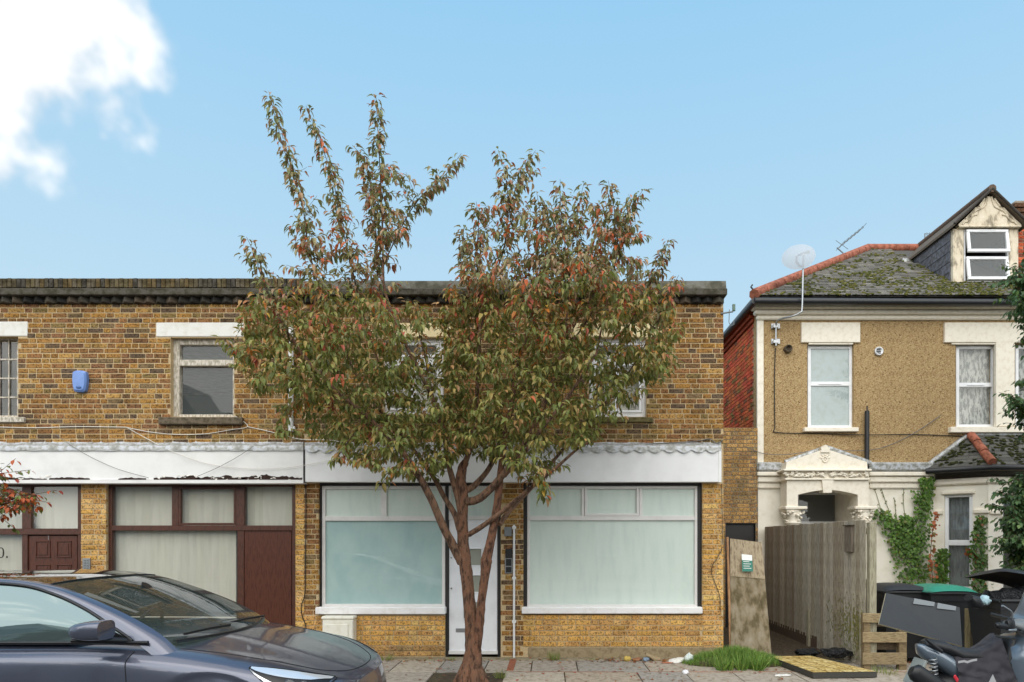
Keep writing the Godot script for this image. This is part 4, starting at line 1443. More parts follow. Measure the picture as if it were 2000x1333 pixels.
func build_dormer(t: Node3D) -> void:
	var d := 13.1
	var x0 := fx(1862, d)
	var x1 := fx(1990, d)
	var yb := fy(562, d)
	var ye := fy(447, d)
	var ya := fy(386, d)
	var xm := (x0 + x1) * 0.5 + 0.03
	var dm := Node3D.new()
	dm.name = "dormer"
	t.add_child(dm)
	var mb := MB.new()
	# front boards round the window
	pr(mb, 1862, 447, 1883, 562, d, 0.08, 0.006)
	pr(mb, 1972, 447, 1990, 562, d, 0.08, 0.006)
	pr(mb, 1883, 439, 1972, 446, d + 0.002, 0.07, 0.006)
	pr(mb, 1883, 553, 1972, 562, d + 0.002, 0.07, 0.006)
	put(dm, "front_boards", mb, M.old_paint)
	# carved bargeboard gable
	mb = MB.new()
	mb.prism(PackedVector2Array([Vector2(x0 + 0.07, ye), Vector2(x1 + 0.01, ye), Vector2(x1 + 0.01, ye + 0.06), Vector2(xm, ya), Vector2(x0 + 0.07, ye + 0.06)]), Transform3D(Basis.IDENTITY, Vector3(0, 0, -d + 0.06)), 0.1)
	put(dm, "gable_board", mb, M.old_paint)
	mb = MB.new()
	for s in [-1.0, 1.0]:
		for c in [[[0.52, 0.05], [0.47, 0.10], [0.42, 0.11], [0.36, 0.17], [0.32, 0.22], [0.24, 0.24]], [[0.36, 0.20], [0.28, 0.30], [0.20, 0.34], [0.10, 0.40], [0.06, 0.50], [0.04, 0.58]], [[0.46, 0.16], [0.40, 0.22], [0.34, 0.28], [0.26, 0.37]], [[0.20, 0.40], [0.14, 0.48], [0.09, 0.55]]]:
			var pts := []
			for q in c: pts.append(Vector3(xm + s * q[0], ye + q[1], -d + 0.066))
			mb.tube(cat(pts, 4), 0.017, 6)
	mb.tube([Vector3(x0 + 0.07, ye + 0.012, -d + 0.066), Vector3(x1, ye + 0.012, -d + 0.066)], 0.02, 6)
	put(dm, "carved_tracery", mb, M.old_paint)
	# roof of the dormer
	mb = MB.new()
	mb.col = L(112, 100, 86)
	for s in [-1.0, 1.0]:
		var xe: float = x0 - 0.06 if s < 0 else x1 + 0.10
		var a := Vector3(xm, ya + 0.06, -d + 0.14)
		var b := Vector3(xe, ye - 0.01, -d + 0.14)
		var off := Vector3(0, 0.05, 0)
		var zb := Vector3(0, 0, -2.6)
		if s < 0:
			mb.quad(a + off, a + off + zb, b + off + zb, b + off)
			mb.quad(b, b + zb, a + zb, a)
			mb.quad(a + off, b + off, b, a)
			mb.quad(b + off, b + off + zb, b + zb, b)
		else:
			mb.quad(a + off, b + off, b + off + zb, a + off + zb)
			mb.quad(a, a + zb, b + zb, b)
			mb.quad(a + off, a, b, b + off)
			mb.quad(b + off, b, b + zb, b + off + zb)
	put(dm, "dormer_roof", mb, M.slate)
	for s in [-1.0, 1.0]:
		mb = MB.new()
		mb.col = L(70, 66, 60)
		mb.tube([Vector3(xm, ya + 0.10, -d + 0.15), Vector3(x0 - 0.06 if s < 0 else x1 + 0.10, ye + 0.03, -d + 0.15)], 0.025, 6)
		put(dm, "verge", mb, M.slate)
	for k in 8:
		mb = MB.new()
		mb.col = L(112, 92, 78)
		mb.tube([Vector3(xm, ya + 0.1, -d + 0.16 - 0.32 * k), Vector3(xm, ya + 0.11, -d - 0.16 - 0.32 * k)], [0.075, 0.07], 8)
		put(dm, "dormer_ridge_tile", mb, M.slate)
	# slate cheeks
	mb = MB.new()
	mb.col = L(86, 86, 94)
	for x in [x0 + 0.012, x1 - 0.012]:
		mb.quad(Vector3(x, yb - 0.1, -d - 0.08), Vector3(x, ye + 0.03, -d - 0.08), Vector3(x, ye + 0.03, -15.3), Vector3(x, yb - 0.1, -15.3))
	var ck := put(dm, "cheek", mb, M.cheek_slate)
	var dz := -d - 0.085
	for i in 6:
		var y := yb - 0.06 + 0.2 * i
		var z := dz
		var k := 0
		while z > -14.75:
			var len := 0.3 if k > 0 or i % 2 == 0 else 0.15
			# only above the main roof slope
			if y + 0.2 > 6.10 + 0.7 * (-z - 12.38):
				mb = MB.new()
				var g := rng.randf_range(0.85, 1.15)
				mb.col = L(112, 113, 124) * g
				mb.obox(Transform3D(Basis.from_euler(Vector3(0, 0, -0.05)), Vector3(x0 - 0.002, y + 0.1, z - len * 0.5)), Vector3(0.012, minf(0.208, ye + 0.03 - y), len - 0.006), 0.002)
				put(ck, "slate", mb, M.cheek_slate)
			z -= len
			k += 1
	# the two sashes tilt open a little
	mb = MB.new()
	frame(mb, 1883.5, 446.5, 1971.5, 552.5, d + 0.02, 0.06, 3)
	var w := put(dm, "dormer_window", mb, M.upvc)
	for r in [[449, 496], [502, 550]]:
		var sb := MB.new()
		var hh: float = (r[1] - r[0]) * d / F
		var ww := 82.0 * d / F
		var hinge := P(1928, r[0], d - 0.01)
		var bs := Basis.from_euler(Vector3(-0.14, 0, 0))
		for q in [[0.0, -0.03, ww, 0.06], [0.0, -hh + 0.03, ww, 0.06]]:
			sb.obox(Transform3D(bs, hinge + bs * Vector3(q[0], q[1], 0)), Vector3(q[2], q[3], 0.05), 0.008)
		for q in [-ww * 0.5 + 0.03, ww * 0.5 - 0.03]:
			sb.obox(Transform3D(bs, hinge + bs * Vector3(q, -hh * 0.5, 0)), Vector3(0.06, hh - 0.122, 0.048), 0.008)
		sb.obox(Transform3D(bs, hinge + bs * Vector3(0, -0.028, 0.028)), Vector3(0.3, 0.014, 0.008), 0.002)
		var ss := put(w, "sash", sb, M.upvc)
		sb = MB.new()
		var p := hinge + bs * Vector3(0, -hh * 0.5, 0.0)
		var ex := bs * Vector3(ww * 0.5 - 0.06, 0, 0)
		var ey := bs * Vector3(0, hh * 0.5 - 0.06, 0)
		sb.quad(p - ex - ey, p + ex - ey, p + ex + ey, p - ex + ey)
		put(w, "pane", sb, M.glass)
	mb = MB.new()
	pr(mb, 1880, 553, 1975, 559, d - 0.05, 0.12, 0.006)
	put(dm, "dormer_sill", mb, M.upvc)
	mb = MB.new()
	mb.blob(Transform3D(Basis.from_scale(Vector3(0.09, 0.12, 0.06)), P(1768, 516, 14.5)), 10, 7, 0.4, 5)
	put(dm, "lead_saddle", mb, M.lead)

func build_porch(t: Node3D) -> void:
	var d := DH - 0.42
	var mb := MB.new()
	var po := Node3D.new()
	po.name = "porch"
	t.add_child(po)
	# side string mouldings of the ground floor
	for r in [[1480, 1530], [1700, 1826]]:
		mb = MB.new()
		pr(mb, r[0], 903, r[1], 921, DH - 0.16, 0.2, 0.03)
		put(t, "lead_capped_cornice", mb, M.lead)
		mb = MB.new()
		pr(mb, r[0], 922, r[1], 930, DH - 0.15, 0.14, 0.012)
		pr(mb, r[0], 931, r[1], 943, DH - 0.11, 0.1, 0.02)
		pr(mb, r[0], 944, r[1], 955, DH - 0.075, 0.07, 0.02)
		put(t, "string_moulding", mb, M.render_trim)
	# pediment
	mb = MB.new()
	var poly := PackedVector2Array()
	for q in [[1535, 917], [1695, 917], [1694, 903], [1625, 881], [1613, 878], [1601, 881], [1537, 903]]: poly.append(Vector2(fx(q[0], d), fy(q[1], d)))
	mb.prism(poly, Transform3D(Basis.IDENTITY, Vector3(0, 0, -d)), 0.36)
	put(po, "pediment", mb, M.render_trim)
	mb = MB.new()
	poly = PackedVector2Array()
	for q in [[1604, 884], [1622, 884], [1621, 878], [1623, 875], [1618, 874], [1616, 870], [1613, 869], [1610, 870], [1608, 874], [1603, 875], [1605, 878]]: poly.append(Vector2(fx(q[0], d - 0.03), fy(q[1], d - 0.03)))
	mb.prism(poly, Transform3D(Basis.IDENTITY, Vector3(0, 0, -d + 0.03)), 0.1)
	put(po, "finial", mb, M.render_trim)
	mb = MB.new()
	var tor := []
	for k in 17: tor.append(P(1612, 898, d - 0.01) + Vector3(cos(TAU * k / 16) * 0.045, sin(TAU * k / 16) * 0.045, 0))
	mb.tube(tor, 0.014, 6)
	for k in 5:
		var a := PI * (0.1 + 0.2 * k)
		mb.tube([P(1612, 897, d - 0.008) + Vector3(cos(a) * 0.06, sin(a) * 0.06, 0), P(1612, 897, d - 0.008) + Vector3(cos(a) * 0.1, sin(a) * 0.1, 0)], [0.016, 0.006], 5)
	mb.blob(Transform3D(Basis.from_scale(Vector3(0.022, 0.022, 0.02)), P(1612, 898, d)), 8, 5)
	put(po, "rosette", mb, M.render_trim)
	mb = MB.new()
	for s in [[1530, 904, 1612, 875], [1612, 875, 1700, 904]]:
		mb.tube([P(s[0] + 4, s[1], d + 0.12), P(s[2], s[3] + 1, d + 0.12)], 0.05, 6)
	put(po, "pediment_flashing", mb, M.lead)
	# carved frieze
	mb = MB.new()
	pr(mb, 1531, 916.5, 1704, 920.5, d - 0.09, 0.44, 0.01)
	pr(mb, 1534, 934.5, 1700, 938, d - 0.05, 0.4, 0.006)
	pr(mb, 1536, 920, 1698, 935, d - 0.01, 0.36, 0.006)
	put(po, "frieze_band", mb, M.render_trim)
	for k in 8:
		mb = MB.new()
		var cx := 1541.0 + 21.0 * k
		for q in 9:
			var c := P(cx + rng.randf_range(-8, 8), 927 + rng.randf_range(-4.5, 4.5), d - 0.035)
			mb.blob(Transform3D(Basis.from_euler(Vector3(0, 0, rng.randf_range(0, 3))) * Basis.from_scale(Vector3(rng.randf_range(0.03, 0.055), rng.randf_range(0.014, 0.026), 0.03)), c), 7, 5, 0.4, k * 9 + q)
		put(po, "carved_leaf", mb, M.render_trim)
	# arch block with segmental opening and keystone
	mb = MB.new()
	poly = PackedVector2Array()
	var pts := [[1537, 938], [1697, 938], [1697, 1000], [1676, 1000], [1676, 967]]
	for k in 13:
		var u := k / 12.0
		pts.append([lerpf(1676, 1559, u), 967 - 9.5 * sin(PI * u)])
	pts.append_array([[1559, 1000], [1537, 1000]])
	for q in pts: poly.append(Vector2(fx(q[0], d), fy(q[1], d)))
	mb.prism(poly, Transform3D(Basis.IDENTITY, Vector3(0, 0, -d)), 0.34)
	put(po, "arch", mb, M.render_trim)
	mb = MB.new()
	poly = PackedVector2Array()
	for q in [[1606, 938], [1629, 938], [1625, 963], [1609, 963]]: poly.append(Vector2(fx(q[0], d - 0.04), fy(q[1], d - 0.04)))
	mb.prism(poly, Transform3D(Basis.IDENTITY, Vector3(0, 0, -d + 0.04)), 0.2)
	put(po, "keystone", mb, M.render_trim)
	for cx in [1549.0, 1684.0]:
		mb = MB.new()
		var cc := P(cx, 990, d + 0.15)
		var prof := [Vector2(0.0, -1.9), Vector2(0.125, -1.9), Vector2(0.12, -0.4), Vector2(0.118, -0.32), Vector2(0.145, -0.31), Vector2(0.145, -0.285), Vector2(0.118, -0.275), Vector2(0.12, -0.2), Vector2(0.15, -0.06), Vector2(0.0, -0.06)]
		var gy := PAVE - cc.y
		prof[0].y = gy
		prof[1].y = gy
		mb.lathe(prof, 16, Transform3D(Basis.IDENTITY, cc))
		var col := put(po, "column", mb, M.render_trim)
		mb = MB.new()
		mb.box(cc + Vector3(0, -0.03, 0), Vector3(0.40, 0.055, 0.36), 0.01)
		for q in 44:
			var a := rng.randf() * TAU
			var yy := rng.randf_range(-0.27, -0.07)
			var rad := 0.13 + 0.06 * (yy + 0.27) / 0.2
			mb.blob(Transform3D(Basis.from_euler(Vector3(rng.randf(), rng.randf() * 3, rng.randf())) * Basis.from_scale(Vector3(0.035, 0.02, 0.028)), cc + Vector3(cos(a) * rad, yy, sin(a) * rad)), 6, 4, 0.5, q)
		put(col, "capital", mb, M.render_trim)
	# recess with door and fanlight
	mb = MB.new()
	var dd := DH + 0.75
	mb.span(fx(1552, DH), fx(1557, DH), PAVE, fy(955, DH), -dd - 0.1, -DH - 0.26)
	mb.span(fx(1668, DH), fx(1673, DH), PAVE, fy(955, DH), -dd - 0.1, -DH - 0.26)
	mb.span(fx(1552, DH), fx(1673, DH), fy(955, DH), fy(949, DH), -dd - 0.1, -DH - 0.26)
	put(po, "porch_recess", mb, M.render_cream)
	mb = MB.new()
	frame(mb, 1556, 962, 1648, 1024, dd, 0.08, 5)
	frame(mb, 1556, 1024.5, 1648, 1260, dd + 0.001, 0.08, 5)
	put(po, "entrance_frame", mb, M.upvc)
	pane(po, 1559, 966, 1644, 1020, dd + 0.03, M.glass, "fanlight")
	mb = MB.new()
	pr(mb, 1561, 1029, 1643, 1256, dd + 0.02, 0.05)
	put(po, "entrance_door", mb, M.upvc)
	mb = MB.new()
	pr(mb, 1540, 920, 1690, 1300, dd + 0.6, 0.02, 0.0)
	put(po, "hall_wall", mb, M.plaster_inside)

func build_bay(t: Node3D) -> void:
	var by := Node3D.new()
	by.name = "bay_window"
	t.add_child(by)
	var a := Vector3(fx(1825, DH), 0, -DH)
	var b := Vector3(7.79, 0, -12.1)
	var c := Vector3(9.3, 0, -12.1)
	var ytop := fy(935, 12.4)
	var dir := (b - a).normalized()
	var out := Vector3(-dir.z, 0, dir.x)
	if out.z < 0: out = -out
	var tr := Transform3D(Basis(dir, Vector3.UP, out), a)
	var len := (b - a).length()
	# canted side with its tall window
	var mb := MB.new()
	var lb := MB.new()
	var wy0 := fy(1152, 12.4)
	var wy1 := fy(966, 12.4)
	wall(lb, 0.0, len, PAVE - 0.1, ytop, 0.0, 0.22, [[0.17, 0.62, wy0, wy1]])
	for i in range(0, lb.v.size(), 3): mb.tri(tr * lb.v[i], tr * lb.v[i + 2], tr * lb.v[i + 1])
	put(by, "canted_wall", mb, M.render_cream)
	mb = MB.new()
	wall(mb, b.x - 0.02, c.x, PAVE - 0.1, ytop, -12.1, 0.22, [[8.03, 8.75, fy(1160, 12.1), fy(966, 12.1)]])
	put(by, "front_wall", mb, M.render_cream)
	var xf := func(local: MB) -> MB:
		var m2 := MB.new()
		for i in range(0, local.v.size(), 3): m2.tri(tr * local.v[i], tr * local.v[i + 2], tr * local.v[i + 1])
		return m2
	lb = MB.new()
	var ym := lerpf(wy0, wy1, 0.49)
	for s in [[0.17, 0.62, wy1 - 0.05, wy1], [0.17, 0.62, wy0, wy0 + 0.05], [0.17, 0.23, wy0 + 0.05, wy1 - 0.05], [0.56, 0.62, wy0 + 0.05, wy1 - 0.05], [0.23, 0.56, ym - 0.05, ym + 0.05]]:
		lb.span(s[0], s[1], s[2], s[3], -0.1, -0.04, 0.006)
	var w := put(by, "white_window", xf.call(lb), M.upvc)
	for s in [[ym + 0.05, wy1 - 0.05], [wy0 + 0.05, ym - 0.05]]:
		lb = MB.new()
		lb.quad(Vector3(0.22, s[0], -0.07), Vector3(0.57, s[0], -0.07), Vector3(0.57, s[1], -0.07), Vector3(0.22, s[1], -0.07))
		put(w, "pane", xf.call(lb), M.glass)
		lb = MB.new()
		lb.span(0.2, 0.59, s[0], s[1], -0.2, -0.19)
		put(w, "net_curtain", xf.call(lb), mat("grey_curtain", S(110, 116, 116), 0.9, {"tex": M.net_curtain.albedo_texture, "scale": Vector3(3, 0.3, 3)}))
	# mouldings round the windows
	lb = MB.new()
	lb.span(0.13, 0.66, wy1, wy1 + 0.06, -0.02, 0.05, 0.015)
	lb.span(0.0, 0.15, wy1 - 0.36, wy1 - 0.28, -0.01, 0.05, 0.015)
	lb.span(0.64, len, wy1 - 0.36, wy1 - 0.28, -0.01, 0.05, 0.015)
	lb.span(0.1, 0.68, wy0 - 0.07, wy0, -0.02, 0.08, 0.015)
	lb.span(-0.02, len + 0.02, ytop - 0.12, ytop - 0.03, -0.02, 0.06, 0.025)
	put(by, "mouldings", xf.call(lb), M.render_trim)
	mb = MB.new()
	mb.span(b.x, c.x, ytop - 0.12, ytop - 0.03, -12.12, -12.04, 0.025)
	mb.span(b.x, 8.01, fy(966, 12.1) - 0.36, fy(966, 12.1) - 0.28, -12.11, -12.05, 0.015)
	mb.span(7.99, 8.8, fy(966, 12.1), fy(966, 12.1) + 0.06, -12.11, -12.05, 0.015)
	put(by, "mouldings", mb, M.render_trim)
	mb = MB.new()
	var q0 := VX + 8.03 / 12.17 * F
	var q1 := VX + 8.75 / 12.17 * F
	frame(mb, q0, 968, q1, 1158, 12.17, 0.06, 6)
	w = put(by, "white_window", mb, M.upvc)
	pane(w, q0 + 6, 974, q1 - 6, 1152, 12.19, M.glass)
	# lean-to roof with mossy slates and a red hip
	var g := 0.14
	var ea := a + out * g + Vector3(-0.12, fy(915, 12.5), 0.02)
	var eb := b + Vector3(-0.06, fy(915, 12.5), g)
	var ec := c + Vector3(0, fy(915, 12.5), g)
	var ta := Vector3(fx(1893, DH), fy(852, DH), -DH + 0.01)
	var tc := Vector3(c.x, fy(852, DH), -DH + 0.01)
	mb = MB.new()
	mb.col = L(92, 92, 88)
	mb.tri(ea, eb, ta)
	mb.quad(eb, ec, tc, ta)
	mb.quad(ea, Vector3(ea.x, ea.y, -DH), Vector3(c.x, ea.y, -DH), ec)
	mb.tri(ea, ec, eb)
	var roof := put(by, "bay_roof", mb, M.slate)
	var tiles := MB.new()
	var moss := MB.new()
	var mn := FastNoiseLite.new()
	mn.seed = 44
	mn.frequency = 1.6
	for f in [[ea, eb, ta, ta], [eb, ec, tc, ta]]:
		var n: Vector3 = (f[1] - f[0]).cross(f[3] - f[0]).normalized()
		for i in 9:
			var v := (i + 0.5) / 9.0
			var l: Vector3 = f[0].lerp(f[3], v)
			var r: Vector3 = f[1].lerp(f[2], v)
			var ln := (r - l).length()
			var k := int(ln / 0.2)
			var ax := (r - l).normalized()
			for j in k:
				var p := l + ax * (ln * (j + 0.5) / k) + n * 0.012
				var bs := Basis(ax, n.cross(ax).normalized(), n) * Basis.from_euler(Vector3(-0.08, 0, 0))
				tiles.col = L(100, 100, 96) * rng.randf_range(0.75, 1.2)
				tiles.obox(Transform3D(bs, p), Vector3(ln / k - 0.006, 0.14, 0.012), 0.002)
				var mo := mn.get_noise_3dv(p * 1.5) + 0.42
				for q in int(clampf(mo * 12.0, 0, 9)):
					moss.col = [L(70, 76, 34), L(86, 88, 40), L(58, 64, 30)][rng.randi() % 3]
					moss.blob(Transform3D(Basis.from_scale(Vector3(rng.randf_range(0.025, 0.05), 0.02, rng.randf_range(0.02, 0.04))), p + ax * rng.randf_range(-0.1, 0.1) + bs.y * rng.randf_range(-0.07, 0.07) + n * 0.01), 6, 4, 0.5, q)
	var o := put(roof, "slates", tiles, M.slate)
	o.set_meta("kind", "stuff")
	o = put(roof, "roof_moss", moss, M.moss)
	o.set_meta("kind", "stuff")
	for k in 3:
		mb = MB.new()
		mb.tube([ta.lerp(eb, k / 3.0) + Vector3(0, 0.03, 0.02), ta.lerp(eb, (k + 1) / 3.0) + Vector3(0, 0.045, 0.03)], [0.075, 0.08], 8)
		put(roof, "hip_tile", mb, M.ridge_red)
	mb = MB.new()
	mb.tube([ea + Vector3(0, 0.03, -0.02), ta + Vector3(0, 0.03, 0.0)], 0.05, 6)
	mb.tube([ta + Vector3(0, 0.03, 0), tc + Vector3(0, 0.03, 0)], 0.045, 6)
	put(roof, "lead_flashing", mb, M.lead)
	mb = MB.new()
	mb.tube([ea + Vector3(-0.02, -0.05, 0.03), eb + Vector3(0.0, -0.05, 0.05), ec + Vector3(0, -0.05, 0.05)], 0.055, 8)
	put(roof, "bay_gutter", mb, M.gutter)

# ---------------------------------------------------------------- houses over the road, mirrored in glass and car paint
func build_opposite() -> void:
	var labels := ["pale gabled house over the road, mirrored in the upper window", "pale gabled house over the road facing the white door", "pale gabled house over the road facing the passage fence"]
	var proto: Node3D
	for k in 3:
		var at := Vector3([-14.4, -4.0, 6.4][k], PAVE, [9.5, 14.0, 14.0][k])
		var t: Node3D
		if k == 0:
			t = thing("opposite_house", labels[0], "house", at, "houses over the road")
			proto = t
			var mb := MB.new()
			mb.span(at.x - 5.1, at.x + 5.1, -0.02, 5.4, at.z, at.z + 7.0)
			put(t, "wall", mb, mat("opposite_brick", S(196, 186, 170), 0.9))
			mb = MB.new()
			mb.quad(Vector3(at.x + 5.3, 5.3, at.z - 0.3), Vector3(at.x - 5.3, 5.3, at.z - 0.3), Vector3(at.x - 5.3, 7.6, at.z + 3.4), Vector3(at.x + 5.3, 7.6, at.z + 3.4))
			mb.quad(Vector3(at.x - 5.3, 5.3, at.z + 7.2), Vector3(at.x + 5.3, 5.3, at.z + 7.2), Vector3(at.x + 5.3, 7.6, at.z + 3.4), Vector3(at.x - 5.3, 7.6, at.z + 3.4))
			var rf := put(t, "roof", mb, mat("opposite_slate", S(72, 72, 74), 0.8))
			mb = MB.new()
			mb.span(at.x + 3.6, at.x + 4.8, 5.6, 8.7, at.z + 2.8, at.z + 3.8)
			put(rf, "chimney", mb, M.opposite_brick)
			mb = MB.new()
			mb.prism(PackedVector2Array([Vector2(-1.6, 5.0), Vector2(1.6, 5.0), Vector2(1.6, 5.9), Vector2(0, 8.3), Vector2(-1.6, 5.9)]), Transform3D(Basis(Vector3.UP, PI), Vector3(at.x - 1.2, 0, at.z - 0.2)), 3.0)
			put(t, "gable", mb, M.render_cream)
			for q in [[-3.6, 3.2], [-1.2, 3.2], [2.2, 3.2], [-3.6, 0.9], [2.2, 0.9], [-1.2, 6.0]]:
				mb = MB.new()
				mb.span(at.x + q[0] - 0.6, at.x + q[0] + 0.6, q[1], q[1] + (1.6 if q[1] < 5 else 1.1), at.z - 0.26, at.z - 0.02, 0.01)
				var w := put(t, "window", mb, M.upvc)
				mb = MB.new()
				mb.span(at.x + q[0] - 0.5, at.x + q[0] + 0.5, q[1] + 0.1, q[1] + (1.5 if q[1] < 5 else 1.0), at.z - 0.28, at.z - 0.262)
				put(w, "pane", mb, M.frost_pane)
			mb = MB.new()
			mb.span(at.x - 0.1, at.x + 0.9, 0.05, 2.2, at.z - 0.06, at.z - 0.01)
			put(t, "door", mb, M.brown_door)
		else:
			t = proto.duplicate()
			t.name = numbered("opposite_house")
			add_child(t)
			t.position = at
			t.set_meta("label", labels[k])

# ---------------------------------------------------------------- trees
func leaf_mesh(length: float, width: float, droop: float, fold: float) -> ArrayMesh:
	# grows along +y from the origin, its face towards +z; folded on the midrib and bending back at the tip
	var mb := MB.new()
	var c := []
	var l := []
	var r := []
	for k in 4:
		var t := k / 3.0
		c.append(Vector3(0, length * t * (1.0 - 0.12 * t * droop), -length * droop * t * t * 0.45))
		var w: float = width * 0.5 * [0.0, 0.92, 0.8, 0.0][k]
		var e := Vector3(0, 0, w * fold)
		l.append(c[k] + Vector3(-w, 0, 0) + e)
		r.append(c[k] + Vector3(w, 0, 0) + e)
	mb.tri(c[0], c[1], l[1]); mb.tri(c[0], r[1], c[1])
	mb.quad(l[1], c[1], c[2], l[2]); mb.quad(c[1], r[1], r[2], c[2])
	mb.tri(l[2], c[2], c[3]); mb.tri(c[2], r[2], c[3])
	return mb.mesh()
func leaves_at(list: Array, path: Array, from: float, gap: float, spread: float, pal: Array, tone: float, size := 1.0) -> void:
	# leaves along a twig, alternate, hanging
	var dist := 0.0
	var total := 0.0
	for i in path.size() - 1: total += (path[i + 1] - path[i]).length()
	var at := total * from
	var side := rng.randf() * TAU
	for i in path.size() - 1:
		var a: Vector3 = path[i]
		var b: Vector3 = path[i + 1]
		var ln := (b - a).length()
		var ax := (b - a).normalized()
		while at < dist + ln:
			var p := a + ax * (at - dist)
			at += gap * rng.randf_range(0.3, 1.5) * (3.0 if rng.randf() < 0.07 else 1.0)
			side += 2.4 + rng.randf_range(-0.5, 0.5)
			var out := Vector3(cos(side), rng.randf_range(-0.1, 0.3), sin(side))
			var dir := (out * 0.62 + ax * 0.25 + Vector3(0, rng.randf_range(-1.0, -0.1), 0)).normalized()
			var q := p + out * spread * rng.randf_range(0.2, 1.0) + dir * 0.012
			var z := Vector3(rng.randf_range(-0.4, 0.4), 1.0, rng.randf_range(0.0, 0.7)) + out * 0.5
			var x := dir.cross(z).normalized()
			z = x.cross(dir).normalized()
			var s := size * (0.45 + 0.85 * sqrt(rng.randf()))
			var col: Color
			var u := rng.randf() + tone
			var stop := 0
			while stop < pal.size() - 1 and u > pal[stop][0]: stop += 1
			col = pal[stop][1] * (rng.randf_range(1.1, 2.2) if pal[stop][1].r < 0.31 else rng.randf_range(0.8, 1.25))
			list.append([Transform3D(Basis(x, dir, z) * Basis.from_scale(Vector3(s, s, s)), q), col])
		dist += ln
func scatter(parent: Node3D, called: String, list: Array, me: Mesh, m: Material) -> void:
	var mm := MultiMesh.new()
	mm.transform_format = MultiMesh.TRANSFORM_3D
	mm.use_colors = true
	mm.mesh = me
	mm.instance_count = list.size()
	var base := where(parent)
	for i in list.size():
		var t: Transform3D = list[i][0]
		t.origin -= base
		mm.set_instance_transform(i, t)
		mm.set_instance_color(i, list[i][1])
	var o := MultiMeshInstance3D.new()
	o.name = called
	o.multimesh = mm
	o.material_override = m
	o.set_meta("kind", "stuff")
	parent.add_child(o, true)

const DT := 7.72           # depth of the cherry's trunk
func limb(pts: Array) -> Array:      # [px, py, depth offset, radius] rows -> smooth points and radii
	var p := []
	var r := []
	for q in pts:
		p.append(P(q[0], q[1], DT + q[2]))
		r.append(q[3])
	var sp := cat(p, 5)
	var sr := []
	for i in sp.size():
		var f := float(i) / (sp.size() - 1) * (r.size() - 1)
		var k := mini(int(f), r.size() - 2)
		sr.append(lerpf(r[k], r[k + 1], f - k))
	return [sp, sr]

